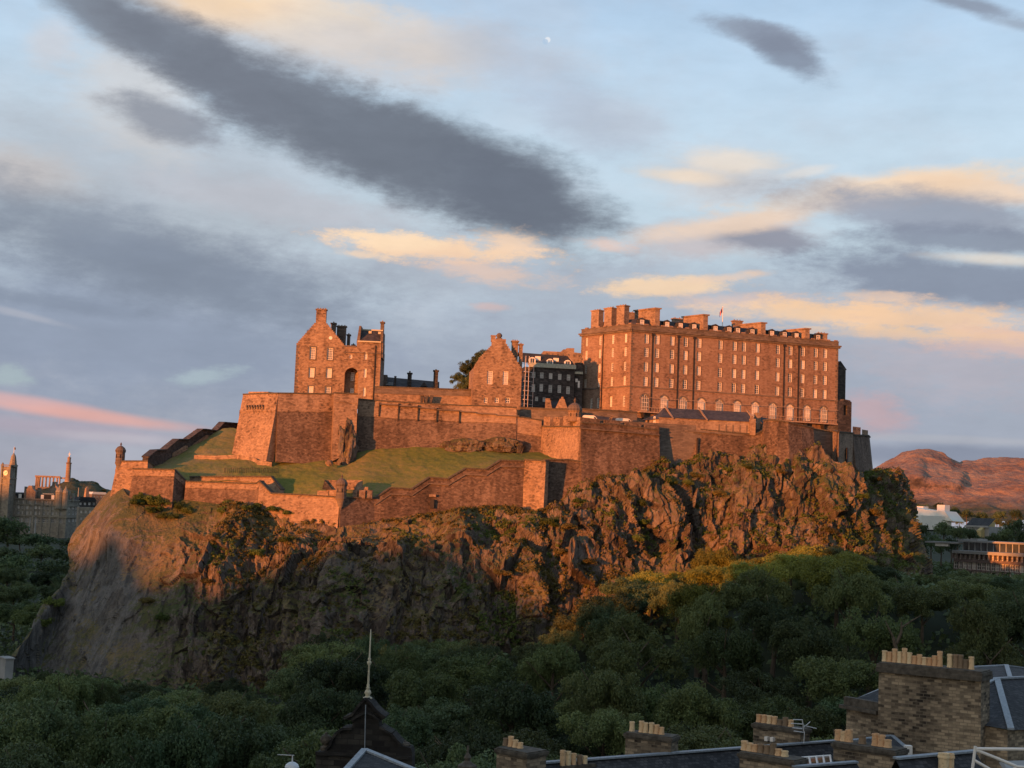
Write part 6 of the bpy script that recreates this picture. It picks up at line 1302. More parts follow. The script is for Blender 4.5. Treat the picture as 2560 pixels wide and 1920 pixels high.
gab(475, 700, 900, 1010); gab(1130, 1290, 985, 1090, 'hotel'); gab(880, 1060, 815, 930, 'ashlar', 18); gab(245, 330, 1060, 1100, 'ashlar'); gab(-100, 60, 1000, 1080, 'hotel')
for u0, u1, vt in ((440, 480, 915), (590, 635, 895), (1075, 1100, 940), (1300, 1340, 1000), (700, 760, 940), (1380, 1420, 1050)):
    a, b = hq(u0, vt), hq(u1, vt); mb = MB(); fbox(mb, FHt, a[0], b[0], zc, a[1], -12, -8); mb.build('chimney', M['hotel'], hot)
for u, vt, r_ in ((1180, 990, 3.0), (1300, 1010, 2.6), (30, 1030, 2.8)):
    s_, z_ = hq(u, vt); mb = MB(); mb.lathe(FHt.pt(s_, 0, .3), [(r_, zc - 6), (r_, z_ - 2), (r_ * 1.1, z_ - 1.8), (r_ * .9, z_), (r_ * .3, z_ + 2), (.1, z_ + 4)], 10); mb.build('corner_turret', M['hotel'], hot)
# clock tower
FCt = Fac.px(12, 8, 900, 1088, 190, 905, 1085); FC2 = Fac.px(12, 190, 905, 1085, 300, 905, 1096); tq = lambda u, v: FCt.sz(12, u, v); ct = thing('clock_tower', 'ornate hotel clock tower with domed crown at the left frame edge', 'tower', FCt.pt(0, 8)); z1_ = tq(100, 520)[1]; mb = MB(); L1, L2 = FCt.L, FC2.L
pr_ = [FCt.pt(0, 8), FCt.pt(L1, 8), FC2.pt(L2, 8), FCt.pt(0, 8) + (FC2.pt(L2, 8) - FCt.pt(L1, 8))]; mb.prism(pr_, (0, 0, z1_ - 8))
for v_, e in ((505, .9), (765, .8), (870, .5)):
    z_ = tq(100, v_)[1]; fbox(mb, FCt, -.5, L1 + .6, z_, z_ + .8, .01, e); fbox(mb, FC2, -.3, L2 + .6, z_, z_ + .8, .01, e)
for s_ in (.6, L1 - .6): fbox(mb, FCt, s_ - .8, s_ + .8, 8.1, z1_ + 1.4, .02, .7)
fbox(mb, FC2, L2 - 1.4, L2 + .2, 8.1, z1_ + 1.4, .02, .7); mb.build('wall', M['hotel'], ct)
mb = MB(); s_, z_ = tq(118, 652); ax = Vector((FCt.n.x, FCt.n.y, 0)).to_track_quat('Z', 'Y').to_matrix(); mb.lathe(FCt.pt(s_, z_, .2), [(2.05, 0), (2.05, .3)], 24, ax=ax); ck = mb.build('clock_face', M['clock'], ct); mb = MB()
for ang, ln in ((60, 1.7), (-125, 1.2)):
    a = R(ang); p1 = FCt.pt(s_, z_, .55); p2 = FCt.pt(s_ + math.sin(a) * ln, z_ + math.cos(a) * ln, .55); mb.tube(p1, p2, .12, .08, 4)
for i in range(12): a = i * math.pi / 6; mb.tube(FCt.pt(s_ + math.sin(a) * 1.65, z_ + math.cos(a) * 1.65, .5), FCt.pt(s_ + math.sin(a) * 1.9, z_ + math.cos(a) * 1.9, .5), .07, n=4)
mb.build('clock_hand', M['iron'], ck)
mb = MB(); cx = FCt.pt(L1 * .78, 0, -4.5); zq = lambda v_: P(12, 165, v_, 1092).z; ff = .12658 / FPX * 1092
mb.lathe((cx.x, cx.y, 0), [(85 * ff, z1_), (74 * ff, zq(480)), (62 * ff, zq(395)), (60 * ff, zq(390)), (56 * ff, zq(370)), (50 * ff, zq(330)), (36 * ff, zq(295)), (14 * ff, zq(270)), (10 * ff, zq(250))], 8); mb.build('domed_crown', M['hotel'], ct)
mb = MB(); mb.tube((cx.x, cx.y, zq(255)), (cx.x, cx.y, zq(130)), .25, .15, 5); mb.build('flagpole', M['white'], ct); mb = MB(); p_ = Vector((cx.x, cx.y, zq(140))); mb.prism([p_, p_ + Vector((1.2, 0, -.3)), p_ + Vector((1.2, 0, -2)), p_ + Vector((0, 0, -1.8))], (0, .1, 0)); mb.build('flag', M['iron'], ct)
for u in (20, 285): 
    s_, z_ = tq(u, 480); mb = MB(); p_ = FCt.pt(0.5, 0, -.3) if u < 100 else FC2.pt(L2 - .7, 0, -.3); mb.lathe((p_.x, p_.y, 0), [(.9, z1_), (.9, z1_ + 1.6), (1.1, z1_ + 1.8), (.5, z1_ + 2.4), (.1, z1_ + 3.2)], 8); mb.build('pinnacle', M['hotel'], ct)
# neighbouring blocks between hotel and crag
def simple_block(name, label, k, u0, u1, vt, vb, Y0, Y1, depth, mat, roof=None, rows=None, cat='building', win='window'):
    F_ = Fac.px(k, u0, vt, Y0, u1, vt, Y1); z1_ = F_.sz(k, (u0 + u1) / 2, vt)[1]; z0_ = F_.sz(k, (u0 + u1) / 2, vb)[1]; t = thing(name, label, cat, F_.pt(0, z0_)); holes = []
    for v_, w_, h_, n_ in rows or []:
        for i in range(n_): u = u0 + (u1 - u0) * (i + .5) / n_; holes.append(rectof(F_, k, u, v_, w_, h_))
    mb = MB(); fwall(mb, F_, 0, F_.L, z0_, z1_, holes, .4)
    for a, b, c_, d_ in ((0, 0, 0, -depth), (F_.L, -depth, F_.L, 0), (0, -depth, F_.L, -depth)):
        p1, p2 = F_.pt(a, z0_, b), F_.pt(c_, z0_, d_); up = Vector((0, 0, z1_ - z0_)); mb.poly([p1, p2, p2 + up, p1 + up])
    mb.poly([F_.pt(0, z1_), F_.pt(F_.L, z1_), F_.pt(F_.L, z1_, -depth), F_.pt(0, z1_, -depth)]); mb.build('wall', M[mat], t)
    for r in holes: put_window(F_, t, (r[0] + r[1]) / 2, r[2], r[1] - r[0], r[3] - r[2], 2, 2, dp=.35)
    if roof:
        rm, rh = roof; mb = MB(); fpoly(mb, F_, [(-.4, z1_ + .01), (F_.L + .4, z1_ + .01), (F_.L - rh * .6, z1_ + rh), (rh * .6, z1_ + rh)], -depth, .3); mb.build('roof', M[rm], t)
    return t, F_, z1_
simple_block('town_block', 'dark stepped town block between the hotel and the crag', 12, 1545, 1900, 1200, 1900, 1140, 1150, 30, 'black_stone', ('slate', 3), [(1260, 36, 50, 4), (1380, 36, 50, 4), (1500, 36, 50, 4)])
simple_block('terrace_building', 'long low reddish building at the foot of the monument hill', 12, 1815, 2110, 1075, 1260, 1500, 1510, 20, 'ashlar', ('white_roof', 2.5), [(1120, 30, 20, 4)])
simple_block('town_block', 'grey lower block just left of the crag edge', 12, 1560, 2000, 1330, 1900, 1060, 1066, 16, 'hotel', None, [(1420, 30, 46, 5), (1550, 30, 46, 5)])
c = P(12, 1705, 1175, 1300); mb = MB(); mb.lathe((c.x, c.y, 0), [(3.0, c.z), (2.6, c.z + 2), (1.9, P(12, 1705, 960, 1300).z), (.1, P(12, 1712, 918, 1300).z)], 4); tag(mb.build('obelisk', M['ashlar']), 'pinkish stone obelisk left of the crag edge', 'obelisk')
for u, v0, v1, lab in ((1545, 1105, 945, 'thin pale mast standing left of the pinkish obelisk'), (585, 1700, 1530, 'left of two pale masts before the hotel'), (695, 1700, 1525, 'right of two pale masts before the hotel')):
    Y = 1000 if v0 > 1500 else 1280; a, b = P(12, u, v0, Y), P(12, u, v1, Y); mb = MB(); mb.tube((a.x, a.y, a.z - 5), (a.x, a.y, b.z), .55, .3, 6); mb.lathe((a.x, a.y, 0), [(.8, b.z - .3), (.8, b.z)], 6); tag(mb.build('mast', M['concrete']), lab, 'mast')
t = thing('site_hut', 'small pale hut at the left frame edge beside the foot of the netted cliff', 'hut', P(13, 60, 970, 300)); FX = Fac.px(13, 34, 930, 300, 84, 930, 301); mb = MB(); a = FX.sz(13, 60, 968)[1]; b = FX.sz(13, 60, 905)[1]; fbox(mb, FX, 0, FX.L, a - 3, b, -4, 0); mb.build('wall', M['concrete'], t); mb = MB(); fbox(mb, FX, -.2, FX.L + .2, b + .002, b + .25, -4.2, .3); mb.build('roof', M['concrete'], t)

# ------------------------------------------------------------------ far right: the great hill, halls and the office
AC = []
prof = [(700, 640), (850, 540), (980, 470), (1050, 425), (1100, 396), (1200, 347), (1290, 305), (1370, 281), (1440, 281), (1500, 298), (1600, 345), (1700, 392), (1760, 384), (1830, 384), (1900, 374), (2000, 362), (2100, 356), (2212, 362), (2400, 360), (2700, 380), (3100, 430), (3600, 500)]
for u, v_ in prof:
    e1 = 480 if u < 1400 else 515 if u < 1750 else 560
    AC.append([tuple(S(6, u, v_ + 40)) + (3050,), tuple(S(6, u, v_)) + (2800,), tuple(S(6, u, v_ + (e1 - v_) * .5)) + (2690,), tuple(S(6, u, e1 - 14)) + (2590,), tuple(S(6, u, e1 + 14)) + (2530,), tuple(S(6, u, 628)) + (2500,), tuple(S(6, u, 700)) + (2400,), tuple(S(6, u, 860)) + (2100,)])
A = loft(AC, 220, 420); n_ = gnormals(A); n_ *= np.sign(-n_[..., 1].mean()); A = A + n_ * ((ridged(A / np.array([120, 120, 90.]), 4, 5) * 9 + fbm(A / 28, 4, 8) * 5 + ridged(A / 30, 3, 18) * 2)[..., None])
o = bpy.data.objects.new('hill', npmesh('great_hill', A.reshape(-1, 3), grid_faces(220, 420)[:, ::-1], M['hill'], smooth=False)); COL.objects.link(o); tag(o, 'red lit volcanic hill with a cliff band on the right horizon', kind='structure')
t, F_, z1_ = simple_block('white_hall', 'white flat roofed hall complex below the great hill', 6, 1400, 1640, 790, 900, 900, 905, 30, 'white_roof')
mb = MB(); F_ = Fac.px(6, 1225, 760, 930, 1650, 760, 900); a = F_.sz(6, 1225, 770)[1]; fpoly(mb, F_, [(0, a - 1), (F_.L, a - 4), (F_.L - 6, a + 2.2), (F_.L * .5, a + 3.0), (0, a + 5.5)], -14, 0); mb.build('roof', M['white_roof'], t)
mb = MB(); a0, b0 = F_.sz(6, 1484, 740), F_.sz(6, 1545, 700); fbox(mb, F_, a0[0], b0[0], a0[1] - 2, b0[1], -12, -6); a0, b0 = F_.sz(6, 1250, 735), F_.sz(6, 1348, 710); fbox(mb, F_, a0[0], b0[0], a0[1] - 2, b0[1], -16, -10); mb.build('roof_plant', M['white'], t)
t, F_, z1_ = simple_block('ochre_gable_hall', 'dark roofed hall with an ochre end gable and arch among the right trees', 6, 1750, 1935, 870, 980, 700, 690, 12, 'concrete', None); mb = MB(); zr_ = F_.sz(6, 1850, 805)[1]; mb.poly([F_.pt(0, z1_, .4), F_.pt(F_.L, z1_, .4), F_.pt(F_.L, zr_, -6), F_.pt(0, zr_, -6)]); mb.build('roof', M['slate'], t); mb = MB(); fbox(mb, F_, 0, F_.L, z1_ - .6, z1_ + .3, .41, .9); mb.build('gutter', M['concrete'], t)
F2 = Fac.px(6, 1868, 930, 689, 1982, 930, 700); g_ = lambda u, v: F2.sz(6, u, v); mb = MB(); fpoly(mb, F2, [(0, g_(1870, 960)[1]), (F2.L * .25, g_(1870, 960)[1]), (F2.L * .3, g_(1900, 925)[1]), (F2.L * .5, g_(1900, 925)[1]), (F2.L * .55, g_(1870, 960)[1]), (F2.L, g_(1870, 960)[1]), (F2.L, g_(1980, 838)[1]), (F2.L * .65, g_(1930, 838)[1]), (0, g_(1870, 905)[1])], -2, .1); mb.build('gable', M['yellow_wall'], t)
# long office
t = off = thing('office_building', 'long modern office with a glass top floor and a white parapet, right edge', 'building', P(6, 1660, 1300, 430)); FO = Fac.px(6, 1655, 1060, 432, 2330, 1098, 405); oq = lambda u, v: FO.sz(6, u, v); zo1 = (oq(1660, 1062)[1] + oq(2200, 1085)[1]) / 2; mb = MB(); fbox(mb, FO, 0, FO.L, zo1 - .9, zo1, -20, .6); mb.build('parapet', M['concrete'], off)
zlow = oq(2150, 1290)[1] - 6; zf1 = oq(2100, 1155)[1]; holes = []; n_ = 18
for j, (za0_, zb0_) in enumerate(((oq(2000, 1143)[1], oq(2000, 1097)[1]), (oq(2100, 1232)[1], oq(2100, 1175)[1]), (oq(2180, 1300)[1], oq(2180, 1250)[1]))):
    for i in range(n_): s_ = FO.L * (i + .5) / n_; holes.append((s_ - (1.35 if j == 0 else .85), s_ + (1.35 if j == 0 else .85), za0_, zb0_))
mb = MB(); fwall(mb, FO, 0, FO.L, zlow, zo1 - .9, holes, .6); p1 = FO.pt(0, zlow); p2 = FO.pt(0, zlow, -18); mb.poly([p2, p1, p1 + Vector((0, 0, zo1 - .9 - zlow)), p2 + Vector((0, 0, zo1 - .9 - zlow))]); offwall = mb
for r in holes: put_window(FO, off, (r[0] + r[1]) / 2, r[2], r[1] - r[0], r[3] - r[2], 2, 2, dp=.5)
mb = offwall; mb.cm = 0
for i in range(n_ + 1): s_ = FO.L * i / n_; fbox(mb, FO, max(0, s_ - .08), min(FO.L, s_ + .08), oq(2000, 1146)[1], zo1 - .95, .01, .5)
mb.build('wall', [M['brick_red'], M['concrete']], off)
FO2 = Fac.px(6, 1730, 1030, 440, 2330, 1050, 412); z2_ = FO2.sz(6, 1900, 1002)[1]; mb = MB(); fbox(mb, FO2, 0, FO2.L, zo1, z2_ - .01, -12, 0); glf = mb
mb = MB(); fbox(mb, FO2, -.8, FO2.L, z2_, z2_ + .55, -13, 1.4); mb.build('roof', M['concrete'], off)
mb = glf; mb.cm = 1
for i in range(12): s_ = FO2.L * i / 12; fbox(mb, FO2, s_, s_ + .16, zo1 + .01, z2_ - .02, .01, .14)
mb.build('glass_floor', [M['pane_dark'], M['steel']], off)
for u0, u1, vt in ((1733, 1788, 965), (1620, 1682, 968)): a, b = FO2.sz(6, u0, vt), FO2.sz(6, u1, vt); mb = MB(); fbox(mb, FO2, a[0], b[0], z2_ + .56, a[1], -7, -3); mb.build('roof_plant', M['concrete'], off)
F3 = Fac.px(6, 1430, 1000, 446, 1728, 1010, 440); mb = MB(); z3 = F3.sz(6, 1550, 992)[1]; fbox(mb, F3, 0, F3.L, z3 - .5, z3, -10, 0); mb.build('canopy', M['concrete'], off); mb = MB(); fbox(mb, F3, 3, F3.L * .6, z3 - 1.4, z3 - .52, -3, -.5); mb.build('sign_band', M['white'], off)
q_ = 0
for u, v_, rp, Y in ((1330, 790, 90, 520), (1400, 830, 80, 500), (1300, 900, 90, 490), (1580, 800, 95, 560), (1690, 840, 90, 540), (1790, 860, 80, 530), (1480, 900, 90, 520), (2060, 850, 110, 520), (2150, 785, 110, 540), (2210, 850, 120, 510), (1960, 900, 90, 500), (1380, 950, 80, 470), (1640, 930, 80, 500), (2330, 800, 120, 520), (1850, 940, 70, 480), (1560, 940, 70, 485)):
    q_ += 1; p_ = P(6, u, v_, Y); rad = rp * .31646 / FPX * Y; z_ = p_.z - max(rad * 2.4, 10); tree(p_.x, Y, z_, p_.z - z_, rad, 'leaf_dark', 'dark tree behind the office, %s of the group below the great hill' % ORD[q_ - 1], 'dark trees behind the office', rng=rngT, far=True)
for i, (u, v_, rp, Y) in enumerate(((1700, 800, 40, 1200), (2000, 790, 60, 1300), (2100, 800, 60, 1250), (1230, 640, 60, 1500), (1320, 650, 60, 1500), (1420, 680, 60, 1480), (1660, 700, 60, 1600), (1760, 720, 60, 1600), (1880, 740, 70, 1600), (2020, 730, 70, 1600), (2150, 720, 70, 1600), (1540, 670, 50, 1600))):
    p_ = P(6, u, v_, Y); rad = rp * .31646 / FPX * Y; tree(p_.x, Y, p_.z - rad * 2.2, rad * 2.2, rad, 'leaf_dark', 'distant tree clump, %s at the dark foot of the great hill' % ORD[i], 'tree clumps at the foot of the great hill', rng=rngT, far=True)

# ------------------------------------------------------------------ foreground roofs
def pots(F_, parent, k, lst, zc, d, r=.16):
    """lst: (u, vtop, dark)"""
    for u, vt, dk in lst:
        G_ = Fac((F_.pt(0, 0, d).x, F_.pt(0, 0, d).y), (F_.pt(1, 0, d).x, F_.pt(1, 0, d).y)); s_, z1_ = G_.sz(k, u, vt); h_ = max(.3, z1_ - zc); mb = MB(); p_ = G_.pt(s_, zc)
        mb.lathe(p_, [(r * 1.12, 0), (r * 1.12, .06), (r, .08), (r * .93, h_ * .86), (r * 1.08, h_ * .87), (r * 1.08, h_ * .92), (r, h_ * .93), (r, h_), (r * .75, h_), (r * .7, h_ - .2)], 14, cap=True)
        mb.build('chimney_pot', M['pot_dark'] if dk else M['pot'], parent, smooth=False, loc=p_)
def stack(parent, k, u0, u1, v0, v1, Y0, Y1, zlow, depth, lst, capv=.18, mat='town_stone', r=.16, name='chimney'):
    """chimney stack: cap top line from (u0,v0,Y0) to (u1,v1,Y1)"""
    F_ = Fac.px(k, u0, v0, Y0, u1, v1, Y1); z = (F_.sz(k, u0, v0)[1] + F_.sz(k, u1, v1)[1]) / 2; mb = MB(); fbox(mb, F_, .12, F_.L - .12, zlow, z - capv * 1.6, -depth + .12, -.12); c = mb.build(name, M[mat], parent)
    mb = MB(); fbox(mb, F_, 0, F_.L, z - capv, z, -depth, 0); fbox(mb, F_, .06, F_.L - .06, z - capv * 1.6, z - capv - .003, -depth + .06, -.06); fbox(mb, F_, .1, F_.L - .1, z + .002, z + .08, -depth + .1, -.1); mb.build('cap', M['coping'], c)
    pots(F_, c, k, lst, z + .08, -depth / 2, r); return c, F_, z
def tubeobj(name, mat, parent, pts, r):
    mb = MB()
    for a, b in zip(pts[:-1], pts[1:]): mb.tube(a, b, r, n=6)
    return mb.build(name, mat, parent)
def strip(mb, a, b, w_, h_=.06):
    d = (b - a).normalized(); s_ = d.cross(Vector((0, 0, 1))).normalized() * w_; mb.prism([a - s_, b - s_, b + s_, a + s_], (0, 0, h_))
# long terrace roof
ter = thing('terrace_house', 'long slate terrace roof with a pale ridge along the bottom of the view', 'house', P('s', 1700, 1915, 92)); zr = 24.9
ra, rb = P('s', 1326, 1913, 85.5), P('s', 2110, 1850, 99.5); ra.z = rb.z = (ra.z + rb.z) / 2; d = (rb - ra).normalized(); n2 = Vector((d.y, -d.x, 0)); mb = MB(); dn = Vector((0, 0, -5.2))
mb.poly([ra + n2 * 7 + dn, rb + n2 * 7 + dn, rb, ra]); mb.poly([rb - n2 * 7 + dn, ra - n2 * 7 + dn, ra, rb]); mb.build('roof', M['slate'], ter); mb = MB(); strip(mb, ra, rb, .22, .1); mb.build('ridge', M['lead'], ter)
mb = MB(); mb.prism([ra + n2 * 6.8 + dn, rb + n2 * 6.8 + dn, rb - n2 * 6.8 + dn, ra - n2 * 6.8 + dn], (0, 0, -9)); mb.prism([ra + n2 * 6.8 + dn, ra - n2 * 6.8 + dn, ra], d * .4); mb.build('wall', M['town_stone'], ter)
stack(ter, 8, 1020, 1178, 632, 660, 84.5, 82.8, 16, 2.0, [(1077, 582, 1), (1102, 573, 0), (1123, 590, 0), (1146, 603, 0)], r=.17)
stack(ter, 8, 1636, 1870, 562, 583, 92.5, 91, 18, 1.6, [(1679, 503, 0), (1724, 500, 0), (1744, 508, 0), (1772, 508, 0), (1797, 518, 0), (1820, 530, 0)], r=.17)
FA = Fac((ra.x, ra.y), (rb.x, rb.y)); c0 = MB(); s0_, _ = FA.sz(8, 1335, 720); s1_, _ = FA.sz(8, 1472, 720); fbox(c0, FA, s0_ - .2, s1_ + .2, ra.z - .8, ra.z - .15, -.3, .5); pc = c0.build('pot_base', M['coping'], ter); pots(FA, pc, 8, [(1349, 640, 0), (1375, 645, 0), (1401, 655, 0), (1429, 662, 1), (1454, 667, 0)], ra.z - .5, .25, .17)
# stacks right of centre
c_, F_, z_ = stack(ter, 7, 325, 672, 745, 795, 100, 97.4, 17, 1.5, [(381, 680, 0), (417, 683, 0), (454, 688, 0), (490, 694, 0), (526, 716, 1), (564, 701, 1), (602, 718, 0)], r=.2)
mb = MB()
for u, v_ in ((437, 848), (476, 852), (512, 895), (560, 910)): s_, zz_ = F_.sz(7, u, v_); fbox(mb, F_, s_ - .12, s_ + .12, zz_ - .14, zz_ + .14, -.12, .2)
mb.build('vent_cowl', M['white'], c_)
t2 = thing('rear_house', 'house top with two stacks of clay pots and a glazed roof beside it', 'house', P('s', 1900, 1900, 80))
stack(t2, 7, 226, 625, 948, 1008, 81, 78.6, 16, 1.6, [(281, 862, 0), (317, 877, 0), (354, 888, 0), (394, 885, 1), (438, 893, 1), (478, 878, 1), (516, 918, 0), (559, 932, 0)], r=.2)
t3 = thing('side_house', 'house top with a broad pot stack, seven clay pots and small dark roof', 'house', P('s', 2150, 1900, 82))
stack(t3, 7, 876, 1325, 880, 942, 83, 80.4, 16, 1.8, [(930, 786, 0), (967, 797, 0), (1004, 786, 0), (1095, 826, 1), (1187, 812, 0), (1228, 822, 0), (1271, 855, 0)], r=.22)
mb = MB(); q = [P(7, 1010, 862, 88), P(7, 1300, 828, 90), P(7, 1425, 935, 85), P(7, 1330, 1000, 81), P(7, 1000, 960, 83)]; mb.poly(q[::-1]); mb.poly([q[1], q[2], P(7, 1425, 1100, 92), P(7, 1300, 1000, 95)][::-1]); mb.build('roof', M['slate'], t3); mb = MB(); strip(mb, q[0], q[1], .16); strip(mb, q[1], q[2], .12); mb.build('ridge', M['lead'], t3); mb = MB(); p_ = P(7, 1411, 926, 84); mb.box(p_, (.2, .2, .26)); mb.build('vent_cowl', M['white'], t3)
gl = MB(); q = [P(7, 640, 1048, 79), P(7, 880, 1020, 80.5), P(7, 872, 968, 85), P(7, 628, 986, 83.8)]; gl.poly(q); gp_ = gl.build('glazed_roof', M['pane_dark'], t2); mb = MB()
for i in range(6): t_ = i / 5; mb.tube(q[0].lerp(q[1], t_) + Vector((0, 0, .05)), q[3].lerp(q[2], t_) + Vector((0, 0, .05)), .06, n=4)
strip(mb, q[3], q[2], .12); strip(mb, q[0], q[1], .14); mb.build('glazing_bars', M['white'], gp_)
mb = MB(); a, b = P(7, 620, 1048, 78.5), P(7, 1055, 1014, 80); mb.poly([a + Vector((0, -6, -4)), b + Vector((1, -6, -4)), b, a]); mb.build('roof', M['slate'], t2); mb = MB(); strip(mb, a, b, .2, .1); mb.build('ridge', M['lead'], t2)
t4 = thing('near_house', 'nearer slate roof with two cream pots below the big stack', 'house', P('s', 2330, 1915, 73)); a, b = P(7, 1325, 990, 72), P(7, 1880, 938, 75.4); a.z = b.z = (a.z + b.z) / 2; mb = MB(); mb.poly([a + Vector((1, -6, -4.5)), b + Vector((1, -6, -4.5)), b, a]); mb.poly([b + Vector((0, 6, -4.5)), a + Vector((0, 6, -4.5)), a, b]); mb.build('roof', M['slate'], t4); mb = MB(); strip(mb, a, b, .2, .1); mb.build('ridge', M['lead'], t4)
F_ = Fac((a.x, a.y), (b.x, b.y)); mb = MB(); s_, _ = F_.sz(7, 1675, 1030); fbox(mb, F_, s_ - .8, s_ + .8, a.z - 3.0, a.z - 1.55, .1, 1.4); pb_ = mb.build('pot_base', M['coping'], t4); pots(F_, pb_, 7, [(1657, 948, 0), (1693, 950, 0)], a.z - 1.55, .8, .28); mb = MB(); mb.prism([a + Vector((.5, -5.6, -9)), b + Vector((.5, -5.6, -9)), b + Vector((0, 5.6, -9)), a + Vector((0, 5.6, -9))], (0, 0, 4.3)); mb.build('wall', M['town_stone'], t4)
# the big house with the great stack
big = thing('big_house', 'big soot streaked stone house with a massive chimney stack of seventeen pots', 'house', P('s', 2320, 1900, 92))
c_, F_, z_ = stack(big, 7, 1192, 1925, 320, 405, 92, 88.2, 15, 2.2, [(1249, 238, 0), (1283, 247, 0), (1319, 226, 0), (1353, 246, 0), (1387, 222, 0), (1421, 252, 0), (1456, 275, 0), (1490, 265, 0), (1524, 284, 0), (1560, 287, 0), (1595, 274, 0), (1631, 243, 0), (1700, 263, 0), (1740, 265, 1), (1775, 268, 1), (1810, 300, 1), (1849, 281, 0)], capv=.3, r=.17)
mb = MB(); zz0 = F_.sz(7, 1400, 365)[1]; fbox(mb, F_, .0, F_.L, zz0 - .35, zz0 - .05, -2.3, .12); mb.build('cornice', M['coping'], c_)
FLw = Fac.px(7, 985, 650, 95, 1215, 690, 92.5); l_ = lambda u, v: FLw.sz(7, u, v); zw = l_(1000, 640)[1]; mb = MB(); fbox(mb, FLw, 0, FLw.L, 15, zw, -6, 0); mb.build('wall', M['town_stone'], big); mb = MB(); fbox(mb, FLw, -.35, FLw.L, zw + .003, zw + .22, -6, .35); fbox(mb, FLw, -.15, FLw.L, zw + .225, zw + .75, -.3, .12); mb.build('cornice', M['coping'], big)
mb = MB(); A_, B_, C_ = P(7, 990, 592, 95.2), P(7, 1215, 628, 92.7), P(7, 1215, 508, 97); D_ = P(7, 1042, 582, 97); mb.poly([A_, B_, C_, D_]); mb.build('wing_roof', M['slate'], big); mb = MB(); strip(mb, A_, B_, .14); strip(mb, D_, C_, .12); strip(mb, A_, D_, .1); mb.build('wing_flashing', M['lead'], big)
e1, e2, e3 = P(7, 1855, 742, 89.5), P(7, 2122, 788, 88), P(7, 2300, 784, 90.5); v1, v2 = P(7, 1910, 660, 92), P(7, 1908, 490, 97); h1 = P(7, 2025, 437, 98.5); h2 = P(7, 2300, 424, 102); r0, r1, r2 = P(7, 1850, 357, 107), P(7, 2090, 345, 109), P(7, 2300, 372, 112)
mb = MB(); mb.poly([e1, e2, h1, v2, v1]); mb.poly([e2, e3, h2, h1]); mb.poly([v2, h1, P(7, 2115, 427, 101), r1, r0]); mb.poly([h1, h2, r2, r1]); mb.build('roof', M['slate'], big)
mb = MB(); strip(mb, v2, h1, .2, .12); strip(mb, h1, h2, .18, .12); strip(mb, h1, e2, .2, .12); strip(mb, r0, r1, .14, .1); strip(mb, r1, P(7, 2115, 427, 101), .16, .12); strip(mb, r1, r2, .14, .1); strip(mb, v1, e1, .16, .12); strip(mb, v1, v2, .07, .1); mb.build('roof_flashing', M['lead'], big)
mb = MB(); w1, w2, w3 = Vector((e1.x, e1.y + .3, 15)), Vector((e2.x - .1, e2.y + .3, 15)), Vector((e3.x, e3.y + .3, 15)); zz_ = min(e1.z, e2.z, e3.z) - .1
for a, b, ta, tb_ in ((w1, w2, e1.z, e2.z), (w2, w3, e2.z, e3.z)): mb.poly([a, b, Vector((b.x, b.y, tb_ - .05)), Vector((a.x, a.y, ta - .05))])
mb.build('side_wall', M['town_stone'], big)
# aerial
t = thing('aerial', 'bent television aerial behind the seven pot stack', 'aerial', P(7, 690, 860, 97)); mb = MB(); Q = lambda u, v: P(7, u, v, 96.8)
for a, b in (((615, 716), (680, 718)), ((600, 742), (690, 748)), ((610, 772), (680, 780)), ((620, 795), (695, 806)), ((680, 715), (690, 800)), ((690, 770), (735, 730)), ((690, 757), (778, 778)), ((695, 800), (690, 880))): mb.tube(Q(*a), Q(*b), .03, n=5)
mb.build('rods', M['steel'], t)
# white pipe railing, near right
t = thing('pipe_railing', 'white pipe guard rail crossing the bottom right corner', 'railing', P(7, 1855, 1060, 45)); mb = MB(); Q = lambda u, v, Y=45: P(7, u, v, Y)
for a, b, r_ in (((1876, 900), (1852, 1090), .05), ((1876, 918), (2300, 922), .05), ((1880, 925), (2160, 1040), .05), ((1868, 998), (2000, 1075), .05), ((2150, 1030), (2146, 1100), .05), ((2150, 1040), (2300, 1052), .04)): mb.tube(Q(*a), Q(*b), r_, n=8)
mb.build('pipes', M['white'], t); mb = MB(); mb.prism([Q(2060, 1002, 47), Q(2300, 996, 47), Q(2300, 1080, 46), Q(2110, 1080, 46)], (0, .3, -.1)); mb.build('panel', M['concrete'], t)
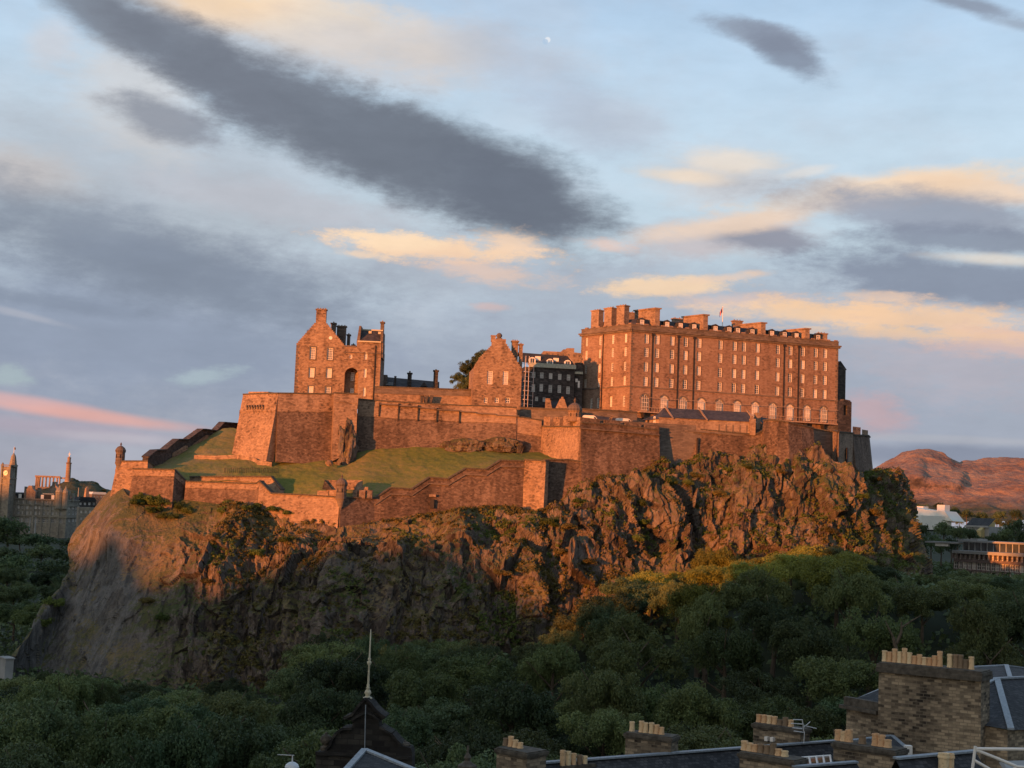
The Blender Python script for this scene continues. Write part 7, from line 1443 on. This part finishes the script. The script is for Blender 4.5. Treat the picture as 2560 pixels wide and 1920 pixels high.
# ornate gable with the finial
orn = thing('ornate_gable', 'soot black scrolled stone gable at the bottom, left of centre', 'gable', P(8, 400, 725, 80)); FZ = Fac.px(8, 160, 700, 80.5, 640, 700, 80); z8 = lambda u, v: FZ.sz(8, u, v)
L8 = [(170, 900), (170, 652), (205, 645), (232, 640), (246, 618), (254, 590), (272, 562), (300, 545), (338, 543), (346, 520), (346, 500), (312, 492), (322, 484), (348, 474), (364, 452), (384, 428), (394, 408), (396, 392), (424, 392), (427, 408), (440, 430), (462, 455), (480, 474), (498, 486), (492, 494), (470, 500), (474, 530), (486, 545), (520, 560), (545, 585), (562, 610), (590, 622), (622, 628), (630, 650), (630, 900)]
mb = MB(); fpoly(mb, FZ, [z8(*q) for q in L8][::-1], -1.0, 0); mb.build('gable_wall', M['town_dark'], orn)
mb = MB()
for pts in ([(222, 640), (246, 618), (254, 590), (272, 562), (300, 543), (345, 541)], [(474, 532), (500, 550), (530, 566), (555, 596), (575, 616)], [(308, 492), (348, 474), (368, 448), (390, 418), (410, 400)], [(410, 400), (430, 420), (452, 448), (478, 472), (500, 487)], [(346, 500), (380, 478), (412, 462), (440, 474), (470, 500)]):
    for a, b in zip(pts[:-1], pts[1:]):
        p1, p2 = z8(*a), z8(*b); n_ = math.hypot(p2[0] - p1[0], p2[1] - p1[1]); ox, oz = -(p2[1] - p1[1]) / n_ * .14, (p2[0] - p1[0]) / n_ * .14; fpoly(mb, FZ, [(p1[0], p1[1]), (p2[0], p2[1]), (p2[0] + ox, p2[1] + oz), (p1[0] + ox, p1[1] + oz)], -1.1, .22)
for v_ in (652,): a, b = z8(350 if v_ < 600 else 172, v_), z8(470 if v_ < 600 else 628, v_); fbox(mb, FZ, a[0], b[0], a[1] - .1, a[1] + .08, .0, .16)
mb.build('scroll_coping', M['town_dark'], orn)
for u, v_ in ((212, 560), (590, 600)):
    p_ = FZ.pt(z8(u, v_)[0], z8(u, 648)[1], -.5); mb = MB(); h_ = z8(u, v_)[1] - p_.z; mb.lathe(p_, [(.3, 0), (.3, .2), (.15, .3), (.3, h_ * .45), (.34, h_ * .6), (.25, h_ * .8), (.08, h_ * .9), (.06, h_)], 12); mb.build('urn', M['coping'], orn)
p_ = FZ.pt(z8(410, 392)[0], 0, -.5); zv = lambda v_: z8(412, v_)[1]; fin = thing('finial', 'tall cream spire finial standing on the scrolled gable', 'finial', (p_.x, p_.y, zv(400)))
mb = MB(); mb.lathe((p_.x, p_.y, 0), [(.26, zv(400)), (.26, zv(394)), (.12, zv(388)), (.13, zv(382)), (.2, zv(372)), (.16, zv(362)), (.08, zv(352)), (.14, zv(348)), (.07, zv(343)), (.09, zv(336)), (.06, zv(325)), (.055, zv(240)), (.13, zv(228)), (.13, zv(222)), (.06, zv(216)), (.1, zv(209)), (.05, zv(202)), (.045, zv(150)), (.025, zv(66))], 12); mb.build('spire', M['cream'], fin, smooth=True)
mb = MB(); a, b = z8(413, 420), z8(406, 660); mb.tube(FZ.pt(a[0], a[1], .3), FZ.pt(b[0], b[1], .2), .03, n=5); mb.build('lightning_cable', M['lead'], orn)
t = thing('front_roof', 'small slate roof with pale lead edges in front of the scrolled gable', 'roof', P(8, 405, 720, 70)); a = P(8, 403, 640, 74); b, c = P(8, 290, 765, 69), P(8, 660, 745, 70.5); mb = MB(); mb.poly([b, c, a]); mb.poly([a + Vector((0, 4, -6)), b, a]); mb.poly([c, a + Vector((0, 4, -6)), a]); mb.build('slates', M['slate'], t); mb = MB(); strip(mb, a, b, .16, .1); strip(mb, a, c, .16, .1); mb.build('lead_edges', M['lead'], t)
t = thing('vent_dome', 'small shiny domed roof vent at the bottom edge left of the gable', 'vent', P(8, 57, 745, 60)); p_ = P(8, 57, 722, 60); mb = MB(); mb.lathe(p_, [(.2, -2), (.2, -.05), (.3, -.02), (.3, .03), (.26, .12), (.15, .2), (.03, .24), (.02, .5)], 16); mb.box((p_.x - .28, p_.y, p_.z + .5), (.35, .015, .012)); mb.build('dome', M['steel'], t, smooth=False)
t = thing('stone_finial', 'small dark stone ball finial poking up at the bottom centre', 'finial', P(8, 892, 745, 75)); p_ = P(8, 892, 730, 75); mb = MB(); mb.lathe(p_, [(.45, -2), (.45, -.1), (.5, .0), (.5, .2), (.3, .3), (.14, .45), (.2, .6), (.12, .75), (.06, .85), (.05, 1.2)], 14); mb.build('ball', M['coping'], t)
